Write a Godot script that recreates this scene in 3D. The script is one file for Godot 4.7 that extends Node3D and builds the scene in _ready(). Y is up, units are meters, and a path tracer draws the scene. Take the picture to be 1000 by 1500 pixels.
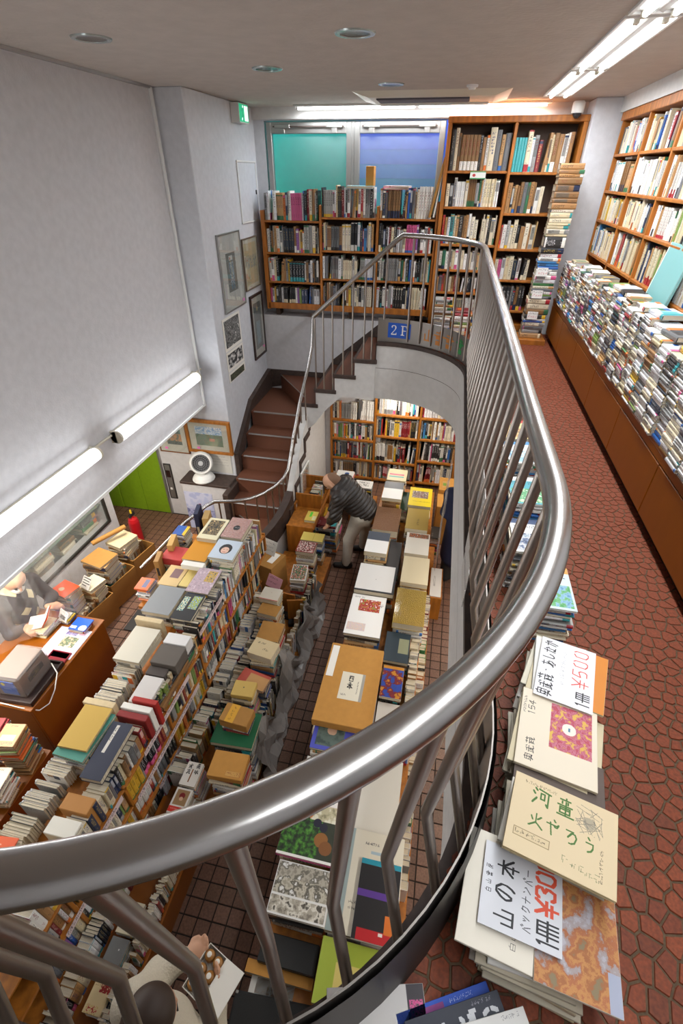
extends Node3D
# A two-storey second-hand bookshop seen from the upper floor over the stairwell railing.
# W(x, y, d): x to the right, y up (0 = upper floor), d metres ahead of the camera.

const LOW := -2.7
const CX := Vector3(0.9786528, 0.0054732, -0.2054476)
const CY := Vector3(-0.1237597, 0.8137737, -0.5678520)
const CZ := Vector3(0.1640799, 0.5811561, 0.7970793)
const CEIL := 2.4
const SLAB := -0.75
var rng := RandomNumberGenerator.new()
var used := {}
var M := {}

class MB:
	var v := PackedVector3Array()
	var n := PackedVector3Array()
	var t := PackedVector2Array()
	func tri(a: Vector3, b: Vector3, c: Vector3, ua := Vector2.ZERO, ub := Vector2.ZERO, uc := Vector2.ZERO) -> void:
		var m := (b - a).cross(c - a).normalized()
		v.append(a); v.append(c); v.append(b)
		n.append(m); n.append(m); n.append(m)
		t.append(ua); t.append(uc); t.append(ub)
	func quad(a: Vector3, b: Vector3, c: Vector3, d: Vector3, u := Rect2(0, 0, 1, 1)) -> void:
		# counter-clockwise seen from outside; a is the lower left of the picture on it
		var e := u.end
		tri(a, b, c, Vector2(u.position.x, e.y), e, Vector2(e.x, u.position.y))
		tri(a, c, d, Vector2(u.position.x, e.y), Vector2(e.x, u.position.y), u.position)
	func box(a: Vector3, b: Vector3, x := Transform3D()) -> void:
		var p := []
		for i in 8:
			p.append(x * Vector3(b.x if i & 1 else a.x, b.y if i & 2 else a.y, b.z if i & 4 else a.z))
		quad(p[4], p[5], p[7], p[6]); quad(p[1], p[0], p[2], p[3])
		quad(p[5], p[1], p[3], p[7]); quad(p[0], p[4], p[6], p[2])
		quad(p[6], p[7], p[3], p[2]); quad(p[0], p[1], p[5], p[4])
	func bevel(a: Vector3, b: Vector3, r: float, x := Transform3D()) -> void:
		r = minf(r, minf((b.x - a.x), minf(b.y - a.y, b.z - a.z)) * 0.45)
		var c := (a + b) / 2
		var h := (b - a) / 2
		for ax in 3:
			for s in [-1.0, 1.0]:
				var e0 := Vector3.ZERO; e0[ax] = s
				var e1 := Vector3.ZERO; e1[(ax + 1) % 3] = 1
				var e2 := e0.cross(e1)
				var h1 := h[(ax + 1) % 3] - r
				var h2 := h[(ax + 2) % 3] - r
				var o := c + e0 * h[ax]
				quad(x * (o - e1 * h1 - e2 * h2), x * (o + e1 * h1 - e2 * h2), x * (o + e1 * h1 + e2 * h2), x * (o - e1 * h1 + e2 * h2))
		for ax in 3:
			var i1 := (ax + 1) % 3
			var i2 := (ax + 2) % 3
			for s1 in [-1.0, 1.0]:
				for s2 in [-1.0, 1.0]:
					var p := c; p[i1] += s1 * h[i1]; p[i2] += s2 * (h[i2] - r)
					var q := c; q[i1] += s1 * (h[i1] - r); q[i2] += s2 * h[i2]
					var e := Vector3.ZERO; e[ax] = h[ax] - r
					if s1 * s2 > 0:
						quad(x * (p - e), x * (q - e), x * (q + e), x * (p + e))
					else:
						quad(x * (q - e), x * (p - e), x * (p + e), x * (q + e))
		for i in 8:
			var s := Vector3(1 if i & 1 else -1, 1 if i & 2 else -1, 1 if i & 4 else -1)
			var k := c + s * h
			var p0 := x * (k - Vector3(0, s.y * r, s.z * r))
			var p1 := x * (k - Vector3(s.x * r, 0, s.z * r))
			var p2 := x * (k - Vector3(s.x * r, s.y * r, 0))
			if s.x * s.y * s.z > 0: tri(p0, p1, p2)
			else: tri(p0, p2, p1)
	func prism(poly: PackedVector2Array, y0: float, y1: float, x := Transform3D(), inset := 0.0) -> void:
		# poly in (x, z); drawn from y0 to y1, top pulled in by inset towards the middle
		var mid := Vector2.ZERO
		for p in poly: mid += p / poly.size()
		var up := PackedVector2Array()
		for p in poly: up.append(p - (p - mid).normalized() * inset)
		var k := Geometry2D.triangulate_polygon(up)
		for i in range(0, k.size(), 3):
			var q := [up[k[i]], up[k[i + 1]], up[k[i + 2]]]
			if (q[1] - q[0]).cross(q[2] - q[0]) > 0: q = [q[0], q[2], q[1]]
			tri(x * Vector3(q[0].x, y1, q[0].y), x * Vector3(q[1].x, y1, q[1].y), x * Vector3(q[2].x, y1, q[2].y), q[0], q[1], q[2])
			tri(x * Vector3(q[0].x, y0, q[0].y), x * Vector3(q[2].x, y0, q[2].y), x * Vector3(q[1].x, y0, q[1].y), q[0], q[2], q[1])
		var cw := Geometry2D.is_polygon_clockwise(poly)
		for i in poly.size():
			var j := (i + 1) % poly.size()
			if cw: quad(x * Vector3(poly[i].x, y0, poly[i].y), x * Vector3(poly[j].x, y0, poly[j].y), x * Vector3(up[j].x, y1, up[j].y), x * Vector3(up[i].x, y1, up[i].y))
			else: quad(x * Vector3(poly[j].x, y0, poly[j].y), x * Vector3(poly[i].x, y0, poly[i].y), x * Vector3(up[i].x, y1, up[i].y), x * Vector3(up[j].x, y1, up[j].y))
	func smooth_quad(a: Array, b: Array, c: Array, d: Array) -> void:
		for q in [[a, b, c], [a, c, d]]:
			for p in [q[0], q[2], q[1]]:
				v.append(p[0]); n.append(p[1]); t.append(p[2])
	func tube(path: Array, r: float, seg := 12, caps := true) -> void:
		var rings := []
		var prev := Vector3.ZERO
		var run := 0.0
		for i in path.size():
			var p: Vector3 = path[i]
			var dir: Vector3 = (path[mini(i + 1, path.size() - 1)] - path[maxi(i - 1, 0)]).normalized()
			if i > 0: run += p.distance_to(path[i - 1])
			if prev == Vector3.ZERO: prev = dir.cross(Vector3(0.31, 0.2, 0.93)).normalized()
			var e1 := (prev - dir * prev.dot(dir)).normalized()
			prev = e1
			var e2 := dir.cross(e1)
			var k := 1.0
			if i > 0 and i < path.size() - 1:
				k = 1.0 / maxf(0.6, sqrt((1.0 + (p - path[i - 1]).normalized().dot((path[i + 1] - p).normalized())) / 2))
			var ring := []
			for j in seg + 1:
				var a := TAU * j / seg
				var m := e1 * cos(a) + e2 * sin(a)
				ring.append([p + m * r * (k if path.size() > 2 else 1.0), m, Vector2(float(j) / seg, run)])
			rings.append(ring)
		for i in rings.size() - 1:
			for j in seg:
				smooth_quad(rings[i][j + 1], rings[i + 1][j + 1], rings[i + 1][j], rings[i][j])
		if caps:
			for e in [0, rings.size() - 1]:
				for j in seg:
					var a: Vector3 = rings[e][j][0]
					var b: Vector3 = rings[e][j + 1][0]
					if e == 0: tri(path[e], b, a)
					else: tri(path[e], a, b)
	func lathe(prof: Array, seg: int, x := Transform3D()) -> void:
		# prof: Vector2(radius, height) from the bottom up
		for i in prof.size() - 1:
			var a: Vector2 = prof[i]
			var b: Vector2 = prof[i + 1]
			var m := Vector2(b.y - a.y, a.x - b.x).normalized()
			for j in seg:
				var q := []
				for w in [[a, j], [a, j + 1], [b, j + 1], [b, j]]:
					var g: float = -TAU * w[1] / seg
					q.append([x * Vector3(w[0].x * cos(g), w[0].y, w[0].x * sin(g)), (x.basis * Vector3(m.x * cos(g), m.y, m.x * sin(g))).normalized(), Vector2(float(w[1]) / seg, w[0].y)])
				smooth_quad(q[0], q[1], q[2], q[3])
	func arrays() -> Array:
		var a := []
		a.resize(Mesh.ARRAY_MAX)
		a[Mesh.ARRAY_VERTEX] = v; a[Mesh.ARRAY_NORMAL] = n; a[Mesh.ARRAY_TEX_UV] = t
		return a
	func mesh(m: Material = null) -> ArrayMesh:
		var am := ArrayMesh.new()
		am.add_surface_from_arrays(Mesh.PRIMITIVE_TRIANGLES, arrays())
		if m: am.surface_set_material(0, m)
		return am

func W(x: float, y: float, d: float) -> Vector3:
	return Vector3(x, y, -d)

func numbered(called: String) -> String:
	var k: int = used.get(called, 0)
	used[called] = k + 1
	return called if k == 0 else "%s_%03d" % [called, k]

func tag(o: Node3D, label: String, category: String, group := "") -> Node3D:
	o.set_meta("label", label)
	o.set_meta("category", category)
	if group: o.set_meta("group", group)
	return o

func thing(called: String, label: String, category: String, at := Vector3.ZERO, turn := 0.0, group := "") -> Node3D:
	var o := Node3D.new()
	o.name = numbered(called)
	add_child(o)
	o.position = at
	o.rotation.y = turn
	return tag(o, label, category, group)

func put(called: String, mesh: Mesh, m: Material, parent: Node = null, x := Transform3D()) -> MeshInstance3D:
	var o := MeshInstance3D.new()
	o.name = called if parent else numbered(called)
	o.mesh = mesh
	if m: o.material_override = m
	o.transform = x
	if parent: parent.add_child(o, true)
	else: add_child(o)
	return o

func part(called: String, b: MB, m: Material, parent: Node, x := Transform3D()) -> MeshInstance3D:
	return put(called, b.mesh(), m, parent, x)

func struct(called: String, b: MB, m: Material) -> MeshInstance3D:
	var o := put(called, b.mesh(), m)
	o.set_meta("kind", "structure")
	return o

func bx(x0: float, x1: float, y0: float, y1: float, d0: float, d1: float, r := 0.0) -> MB:
	# box between x0..x1, y0..y1 and d0..d1 metres ahead
	var b := MB.new()
	if r > 0: b.bevel(Vector3(x0, y0, -d1), Vector3(x1, y1, -d0), r)
	else: b.box(Vector3(x0, y0, -d1), Vector3(x1, y1, -d0))
	return b

func rb(x0: float, x1: float, y0: float, y1: float, z0: float, z1: float, r := 0.003) -> MB:
	# bevelled box in local axes
	var b := MB.new()
	b.bevel(Vector3(x0, y0, z0), Vector3(x1, y1, z1), r)
	return b

const ONES := ["", "first", "second", "third", "fourth", "fifth", "sixth", "seventh", "eighth", "ninth", "tenth", "eleventh", "twelfth", "thirteenth", "fourteenth", "fifteenth", "sixteenth", "seventeenth", "eighteenth", "nineteenth"]
func nth(k: int) -> String:
	if k < 20: return ONES[k]
	if k >= 100: return "hundred-and-" + nth(k - 100) if k > 100 else "hundredth"
	var tens: String = ["twent", "thirt", "fort", "fift", "sixt", "sevent", "eight", "ninet"][k / 10 - 2]
	return tens + "ieth" if k % 10 == 0 else tens + "y-" + ONES[k % 10]

func mat(c: Color, rough := 0.6, metal := 0.0) -> StandardMaterial3D:
	var m := StandardMaterial3D.new()
	m.albedo_color = c
	m.roughness = rough
	m.metallic = metal
	return m

func noise_tex(freq: float, a: Color, b: Color, seed_ := 1, size := 256, oct := 4, warp := 0.0) -> NoiseTexture2D:
	var f := FastNoiseLite.new()
	f.seed = seed_
	f.frequency = freq
	f.fractal_octaves = oct
	if warp > 0:
		f.domain_warp_enabled = true
		f.domain_warp_amplitude = warp
	var t := NoiseTexture2D.new()
	t.noise = f
	t.width = size
	t.height = size
	t.seamless = true
	var g := Gradient.new()
	g.set_color(0, a); g.set_color(1, b)
	t.color_ramp = g
	return t

var grain := {}
func tri_mat(freq: float, a: Color, b: Color, scale: Vector3, rough: float, seed_ := 1, bump := 0.0) -> StandardMaterial3D:
	# colour b, mottled towards a by one of a few shared grains
	var m := mat(b, rough)
	var strong := a.get_luminance() / maxf(0.01, b.get_luminance()) < 0.88
	var key := "%s%s" % ["fine" if freq > 0.05 else "broad", "strong" if strong else ""]
	if not grain.has(key):
		var lo := 0.74 if strong else 0.95
		grain[key] = noise_tex(0.09 if freq > 0.05 else 0.025, Color(lo, lo, lo), Color.WHITE, 11)
		grain["bump"] = noise_tex(0.12, Color.BLACK, Color.WHITE, 5)
	m.albedo_texture = grain[key]
	m.uv1_triplanar = true
	m.uv1_world_triplanar = true
	m.uv1_scale = scale
	m.uv1_offset = Vector3(seed_ * 0.37, seed_ * 0.61, seed_ * 0.13)
	if bump > 0:
		m.heightmap_enabled = true
		m.heightmap_texture = grain["bump"]
		m.heightmap_scale = bump
	return m

# small prints share big sheets: each material shows its own place on one
var prints := []
var pen := Vector3i(2048, 2048, 0)
func tex_mat(im: Image, rough := 0.55, alone := false) -> StandardMaterial3D:
	var m := mat(Color.WHITE, rough)
	if alone:
		m.albedo_texture = ImageTexture.create_from_image(im)
		return m
	var w := im.get_width()
	var h := im.get_height()
	if pen.x + w > 2048: pen = Vector3i(0, pen.y + pen.z, 0)
	if pen.y + h > 2048:
		var big := Image.create_empty(2048, 2048, false, Image.FORMAT_RGB8)
		prints.append([big, []])
		pen = Vector3i.ZERO
	var at := Vector2i(pen.x, pen.y)
	prints[-1][0].blit_rect(im, Rect2i(0, 0, w, h), at)
	pen.x += w
	pen.z = maxi(pen.z, h)
	prints[-1][1].append(m)
	m.uv1_scale = Vector3((w - 2) / 2048.0, (h - 2) / 2048.0, 1)
	m.uv1_offset = Vector3((at.x + 1) / 2048.0, (at.y + 1) / 2048.0, 0)
	return m

func glow(c: Color, e: float) -> StandardMaterial3D:
	var m := mat(Color(0.9, 0.9, 0.9), 0.5)
	m.emission_enabled = true
	m.emission = c
	m.emission_energy_multiplier = e
	return m

func area_light(at: Vector3, towards: Vector3, w: float, h: float, e: float, c: Color) -> void:
	var l := AreaLight3D.new()
	l.name = "fluorescent_light"
	l.area_size = Vector2(w, h)
	l.light_energy = e
	l.light_color = c
	l.area_range = 14.0
	l.shadow_enabled = true
	add_child(l, true)
	var up := Vector3.FORWARD if absf(towards.y) > 0.5 else Vector3.UP
	l.look_at_from_position(at, at + towards, up)

# ---------- writing: each glyph is strokes of two-digit points on a ten by ten grid ----------
const G := {
	"山": "5158 24288884", "の": "524537271523416183857768", "本": "1383 5159 5317 5397 3767", "白": "5142 2329 2383 8389 2686 2989",
	"書": "2171 7174 0393 2474 2565 5056 2777 2729 7779 2979 2878", "房": "2080 2272 2224 7274 2474 2419 4575 5647 4639 5668 6869", "バ": "4329 5479 7162 8273",
	"ッ": "2335 4344 7348", "ク": "4125 32726638", "ナ": "1484 515438", "ン": "2233 288473", "ー": "1585", "冊": "2129 2181 8189 4149 6169 0595",
	"奥": "5041 2126 2181 8186 3373 5256 3546 6556 1787 5739 5788", "武": "2252 1484 51566998 7182 4548 4666 2528 1958", "蔵": "1181 3032 6062 1484 2429 3464 3538 3858 3656 6479 7998 8577 7273",
	"あ": "2272 4148 64564718283755658587686949", "し": "313748587785", "な": "1353 4128 6284 6468685848476888", "か": "1363625749 4128 7285", "・": "4454",
	"河": "1122 0314 0926 3192 8289 8978 4363 4346 4666 6366", "童": "5051 2171 3233 6362 1484 2575 2528 7578 2878 2676 5259 1999", "火": "515619 5699 2335 8264", "や": "137382746453 5061 3249",
	"ろ": "226236537385785949", "う": "4152 346474766849", "四": "2128 2181 8188 2888 413526 61657575", "季": "6131 1383 5056 5317 5387 3565 6556 5659 1797", "号": "3161 3134 6164 3464 1585 4556 56766949",
	"美": "3041 7061 2272 5057 2474 1585 1787 5729 5789", "味": "1317 1333 3337 1737 4484 4686 6159 5649 6698", "求": "1383 5059 2536 7556 5329 5389 7182", "真": "1181 5052 3373 3337 7377 3575 3777 1787 3829 7898",
	"大": "1383 505419 5499", "と": "315574 7454375969", "溪": "1122 0413 0926 8060 5163 7162 5364 7255 5484 4686 6549 6699", "谷": "4122 6182 5416 5496 3666 3669 6669 3969",
	"全": "5014 5094 3565 2777 1989 5459", "画": "1181 2328 2878 7378 2373 5158 2575", "集": "3021 5041 2127 2161 2363 2565 2767 4147 1888 4549 5819 5899", "新": "2161 4041 3233 5152 1464 1666 4449 7062 6274 7699 7585 8589",
	"1": "5159 4251", "2": "22316172732989", "0": "4122274868777261", "3": "2231617273547576683827", "4": "6159 6126 2686", "5": "7131 3125 256475776838", "¥": "2155 8155 5559 2585 2777",
}

func dash(im: Image, a: Vector2, b: Vector2, w: float, c: Color) -> void:
	var k := int(a.distance_to(b) / maxf(0.5, w * 0.3)) + 1
	for i in k + 1:
		var p := a.lerp(b, float(i) / k)
		im.fill_rect(Rect2i(int(p.x - w / 2), int(p.y - w / 2), maxi(1, int(w)), maxi(1, int(w))), c)

func write(im: Image, s: String, at: Vector2, size: float, c: Color, w := 0.09, step := Vector2(1, 0), tall := 1.0) -> void:
	var p := at
	for ch in s:
		if G.has(ch):
			for st in String(G[ch]).split(" "):
				var q := []
				for i in range(0, st.length() - 1, 2):
					var gx := float(st[i])
					var gy := float(st[i + 1])
					q.append(p + Vector2(gx, gy * tall) * size / 10.0)
				for i in q.size() - 1: dash(im, q[i], q[i + 1], maxf(1, size * w), c)
		p += step * size

func scribble(im: Image, at: Vector2, size: float, count: int, c: Color, step := Vector2(1, 0), w := 0.1) -> void:
	# a line of small brush-like signs, too small to read
	var p := at
	for k in count:
		for s in 5:
			var a := Vector2(rng.randf(), rng.randf()) * 0.8
			var b := a + (Vector2(0.5, 0) if s % 2 else Vector2(0, 0.5)) * rng.randf_range(0.5, 1.0)
			dash(im, p + a * size, p + Vector2(minf(b.x, 0.85), minf(b.y, 0.85)) * size, maxf(1, size * w), c)
		p += step * size

func blotch(im: Image, r: Rect2i, cols: Array, seed_: int, freq := 0.03) -> void:
	# a printed picture: patches of a few colours
	var f := FastNoiseLite.new()
	f.seed = seed_
	f.frequency = freq
	for y in range(r.position.y, r.end.y):
		for x in range(r.position.x, r.end.x):
			var v := clampf((f.get_noise_2d(x, y) + 0.5) + rng.randf_range(-0.06, 0.06), 0, 0.999) * (cols.size() - 1)
			var i := int(v)
			var a: Color = cols[i]
			im.set_pixel(x, y, a.lerp(cols[i + 1], smoothstep(0.25, 0.75, v - i)))

func sheet(w: int, h: int, bg: Color) -> Image:
	var im := Image.create_empty(w, h, false, Image.FORMAT_RGB8)
	im.fill(bg)
	return im

func hexc(s: String) -> Color:
	return Color.html("#" + s)

func cover(bg: String, elems: Array, w := 160, h := 220) -> StandardMaterial3D:
	# print on a cover, in parts of its size: r box, s signs, v signs downwards, b picture, g writing, o ring
	var im := sheet(w, h, hexc(bg))
	for e in elems:
		var p := Vector2(e[1] * w, e[2] * h)
		match e[0]:
			"r": im.fill_rect(Rect2i(int(p.x), int(p.y), int(e[3] * w), int(e[4] * h)), hexc(e[5]))
			"s": scribble(im, p, e[3] * h, e[4], hexc(e[5]))
			"v": scribble(im, p, e[3] * h, e[4], hexc(e[5]), Vector2(0, 1))
			"b":
				var cs := []
				for c in String(e[5]).split(" "): cs.append(hexc(c))
				blotch(im, Rect2i(int(p.x), int(p.y), int(e[3] * w), int(e[4] * h)), cs, int(e[6]), e[7] if e.size() > 7 else 0.03)
			"g": write(im, e[4], p, e[3] * h, hexc(e[5]), e[6] if e.size() > 6 else 0.1, e[7] if e.size() > 7 else Vector2(1, 0))
			"o":
				for yy in range(int(p.y - e[3] * h), int(p.y + e[3] * h)):
					for xx in range(int(p.x - e[3] * h), int(p.x + e[3] * h)):
						if Vector2(xx, yy).distance_to(p) < e[3] * h and xx >= 0 and yy >= 0 and xx < w and yy < h: im.set_pixel(xx, yy, hexc(e[4]))
	return tex_mat(im, 0.45)

# ---------- books ----------
# 256 spines and 128 covers are printed on one sheet; a book's mesh picks its own place on it.
const SORTS := [["white", 56, ["e9e6de", "f1efe9", "dedbd3", "e4e4e6"]], ["cream", 36, ["e0d3b4", "d9c9a2", "e6dcc4"]], ["tan", 24, ["b98d58", "a67848", "c9a468", "8a6238"]],
	["grey", 20, ["8e8d8b", "a8a7a2", "6c6e70"]], ["black", 30, ["1c1b1c", "2a2827", "181a20"]], ["navy", 16, ["1e2a48", "26324f", "202c3c"]], ["red", 18, ["a8232b", "c23a2c", "7d1d24"]],
	["blue", 16, ["2d66b0", "3f86c4", "2450a0"]], ["green", 12, ["2f6b45", "4a8a50", "7f9a4c"]], ["yellow", 10, ["e0b52e", "e8cf4a", "cfa02a"]], ["pink", 8, ["d2588c", "c98aa8", "8a5a9c"]],
	["teal", 6, ["2d9aa0", "3fb0b4"]], ["orange", 4, ["e0752c", "d9602a"]]]
var sort_of := []
var first_of := {}
var book_cache := {}

func print_books() -> void:
	var im := sheet(2048, 2048, Color(0.8, 0.8, 0.8))
	var i := 0
	for s in SORTS:
		first_of[s[0]] = [i, s[1]]
		for k in s[1]:
			sort_of.append(s[0])
			var bg := hexc(s[2][rng.randi() % s[2].size()])
			bg = bg.lightened(rng.randf() * 0.08).darkened(rng.randf() * 0.08)
			var dark := bg.get_luminance() > 0.32
			var ink: Color = [Color(0.1, 0.1, 0.12), Color(0.12, 0.15, 0.4), Color(0.45, 0.1, 0.1), Color(0.1, 0.1, 0.1)][rng.randi() % 4] if dark else [Color(0.9, 0.88, 0.82), Color(0.85, 0.72, 0.35), Color(0.9, 0.9, 0.9)][rng.randi() % 3]
			var x := (i % 64) * 32
			var y := (i / 64) * 256
			im.fill_rect(Rect2i(x, y, 32, 256), bg)
			var other := hexc(SORTS[rng.randi() % SORTS.size()][2][0])
			if rng.randf() < 0.45: im.fill_rect(Rect2i(x, y + 256 - rng.randi_range(20, 70), 32, 70), other)
			if rng.randf() < 0.3: im.fill_rect(Rect2i(x, y + rng.randi_range(0, 20), 32, rng.randi_range(6, 24)), other)
			im.fill_rect(Rect2i(x, y + 254, 32, 2), bg)
			if rng.randf() < 0.25: im.fill_rect(Rect2i(x + 4, y + 22, 24, rng.randi_range(80, 150)), bg.lerp(Color.WHITE if not dark else Color(0.3, 0.3, 0.3), 0.6))
			var z := rng.randf_range(13, 22)
			scribble(im, Vector2(x + 16 - z * 0.42, y + rng.randf_range(14, 40)), z, rng.randi_range(4, 8), ink, Vector2(0, 1.05), 0.13)
			scribble(im, Vector2(x + 11, y + 196), 10, 3, ink, Vector2(0, 1.1), 0.13)
			im.fill_rect(Rect2i(x, y, 1, 256), bg.darkened(0.1)); im.fill_rect(Rect2i(x + 31, y, 1, 256), bg.darkened(0.1))
			if i % 2 == 0:
				var cx := ((i / 2) % 16) * 128
				var cy := 1024 + (i / 32) * 128
				im.fill_rect(Rect2i(cx, cy, 128, 128), bg)
				if rng.randf() < 0.5: im.fill_rect(Rect2i(cx + 20, cy + rng.randi_range(30, 60), 88, rng.randi_range(30, 55)), other.lerp(bg, 0.3))
				scribble(im, Vector2(cx + 16, cy + 12), 15, rng.randi_range(3, 6), ink)
				scribble(im, Vector2(cx + 40, cy + 110), 9, 5, ink)
				if rng.randf() < 0.35: im.fill_rect(Rect2i(cx, cy + 96, 128, 32), other)
			i += 1
	M.print = tex_mat(im, 0.42, true)
	var pg := sheet(64, 64, Color(0.86, 0.82, 0.73))
	for k in 64:
		var c := Color(0.84, 0.80, 0.71).lerp(Color(0.60, 0.55, 0.46), rng.randf() * 0.55)
		pg.fill_rect(Rect2i(k, 0, 1, 64), c)
	M.pages = tex_mat(pg, 0.85, true)
	var pw := sheet(64, 64, Color(0.9, 0.9, 0.88))
	for k in 64:
		pw.fill_rect(Rect2i(k, 0, 1, 64), Color(0.9, 0.89, 0.86).lerp(Color(0.62, 0.6, 0.56), rng.randf() * 0.6))
	M.white_pages = tex_mat(pw, 0.8, true)

func book_into(c: MB, p: MB, i: int, x: Transform3D) -> void:
	# thickness along x, height along y from 0, spine at +z
	var s := Rect2((i % 64) * 32.0 / 2048, (i / 64) * 256.0 / 2048, 32.0 / 2048, 256.0 / 2048)
	var j := i / 2
	var f := Rect2((j % 16) * 0.0625 + 0.001, 0.5 + (j / 16) * 0.0625 + 0.001, 0.0605, 0.0605)
	var px := [-0.5, -0.26, 0.26, 0.5]
	var pz := [0.47, 0.5, 0.5, 0.47]
	for k in 3:
		var r := Rect2(s.position.x + s.size.x * (px[k] + 0.5), s.position.y, s.size.x * (px[k + 1] - px[k]), s.size.y)
		c.quad(x * Vector3(px[k], 0, pz[k]), x * Vector3(px[k + 1], 0, pz[k + 1]), x * Vector3(px[k + 1], 1, pz[k + 1]), x * Vector3(px[k], 1, pz[k]), r)
	c.quad(x * Vector3(0.5, 0, 0.47), x * Vector3(0.5, 0, -0.5), x * Vector3(0.5, 1, -0.5), x * Vector3(0.5, 1, 0.47), f)
	c.quad(x * Vector3(-0.5, 0, -0.5), x * Vector3(-0.5, 0, 0.47), x * Vector3(-0.5, 1, 0.47), x * Vector3(-0.5, 1, -0.5), f)
	var e := Rect2(s.position + s.size * Vector2(0.02, 0.004), s.size * 0.003)
	for w in [[-0.5, -0.43], [0.43, 0.5]]:
		c.quad(x * Vector3(w[0], 1, 0.47), x * Vector3(w[1], 1, 0.47), x * Vector3(w[1], 1, -0.5), x * Vector3(w[0], 1, -0.5), e)
		c.quad(x * Vector3(w[1], 0, -0.5), x * Vector3(w[0], 0, -0.5), x * Vector3(w[0], 1, -0.5), x * Vector3(w[1], 1, -0.5), e)
		c.quad(x * Vector3(w[0], 0, -0.5), x * Vector3(w[1], 0, -0.5), x * Vector3(w[1], 0, 0.47), x * Vector3(w[0], 0, 0.47), e)
	c.quad(x * Vector3(-0.43, 1, 0.49), x * Vector3(0.43, 1, 0.49), x * Vector3(0.43, 1, 0.45), x * Vector3(-0.43, 1, 0.45), e)
	p.quad(x * Vector3(-0.43, 0.985, 0.45), x * Vector3(0.43, 0.985, 0.45), x * Vector3(0.43, 0.985, -0.47), x * Vector3(-0.43, 0.985, -0.47))
	p.quad(x * Vector3(-0.43, 0.015, -0.47), x * Vector3(0.43, 0.015, -0.47), x * Vector3(0.43, 0.015, 0.45), x * Vector3(-0.43, 0.015, 0.45))
	p.quad(x * Vector3(0.43, 0.015, -0.47), x * Vector3(-0.43, 0.015, -0.47), x * Vector3(-0.43, 0.985, -0.47), x * Vector3(0.43, 0.985, -0.47))

func book_mesh(i: int) -> ArrayMesh:
	if not book_cache.has(i):
		var c := MB.new()
		var p := MB.new()
		book_into(c, p, i, Transform3D())
		var a := c.mesh(M.print)
		a.add_surface_from_arrays(Mesh.PRIMITIVE_TRIANGLES, p.arrays())
		a.surface_set_material(1, M.pages)
		book_cache[i] = a
	return book_cache[i]

func pick(pal: Dictionary) -> int:
	var total := 0.0
	for k in pal: total += pal[k]
	var r := rng.randf() * total
	for k in pal:
		r -= pal[k]
		if r <= 0: return first_of[k][0] + rng.randi() % int(first_of[k][1])
	return 0

func book(called: String, noun: String, words: String, group: String, x: Transform3D, size: Vector3, i: int) -> MeshInstance3D:
	var o := put(called, book_mesh(i), null, null, Transform3D(x.basis * Basis.from_scale(size), x.origin))
	tag(o, "%s %s, %s" % [sort_of[i], noun, words], noun, group)
	return o

func frame(face: Vector3) -> Basis:
	# upright: local y up, local z towards face
	return Basis(Vector3.UP.cross(face), Vector3.UP, face)

func lying(face: Vector3) -> Basis:
	# flat: cover up, spine towards face
	return Basis(Vector3.UP, face.cross(Vector3.UP), face)

# a row of upright books whose spines face FACE, from its left end as one looks at it
func row(called: String, noun: String, words: String, group: String, left: Vector3, face: Vector3, length: float, h0: float, h1: float, depth: float, thick: float, pal: Dictionary, from := "from the left") -> void:
	var b := frame(face)
	var t := 0.0
	var k := 0
	var run_i := -1
	var run_n := 0
	var run_h := 0.0
	var run_t := 0.0
	while true:
		if run_n <= 0:
			run_i = pick(pal)
			run_n = rng.randi_range(2, 5) if rng.randf() < 0.1 else 1
			run_h = rng.randf_range(h0, h1)
			run_t = thick * rng.randf_range(0.55, 1.6)
		run_n -= 1
		if t + run_t > length: break
		k += 1
		var lean := rng.randf_range(-0.012, 0.012)
		if rng.randf() < 0.05 and t + run_t + 0.05 < length:
			lean = -0.09
			t += run_h * 0.09
		var at := left + b.x * (t + run_t / 2) + b.y * 0.001 - face * (depth * 0.5 + rng.randf_range(0, 0.018))
		var q := Transform3D(b * Basis(Vector3(0, 0, 1), lean), at)
		book(called, noun, "%s %s, %s" % [nth(k), from, words], group, q, Vector3(run_t * 0.965, run_h, depth * rng.randf_range(0.85, 1.0)), run_i)
		t += run_t

# flat books piled on one another, named from the bottom up; returns the height of the top
func pile(called: String, noun: String, words: String, group: String, mid: Vector3, face: Vector3, w: float, l: float, top: float, thick: float, pal: Dictionary, jitter := 0.012, turn := 0.0) -> float:
	var y := mid.y
	var k := 0
	while y + thick * 0.6 < top:
		var t := minf(thick * rng.randf_range(0.6, 1.5), top - y)
		if top - y - t < thick * 0.5: t = top - y
		k += 1
		var s := rng.randf_range(0.9, 1.0)
		var b := lying(face.rotated(Vector3.UP, turn + rng.randf_range(-0.05, 0.05)))
		var at := Vector3(mid.x, y + t / 2, mid.z) + Vector3(rng.randf_range(-jitter, jitter), 0, rng.randf_range(-jitter, jitter))
		# origin of the mesh is the middle of its foot edge: move by half its height
		at -= b.y * l * s * 0.5
		book(called, noun, "%s from bottom %s" % [nth(k), words], group, Transform3D(b, at), Vector3(t * 0.96, l * s, w * s), pick(pal))
		y += t
	return y

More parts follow.
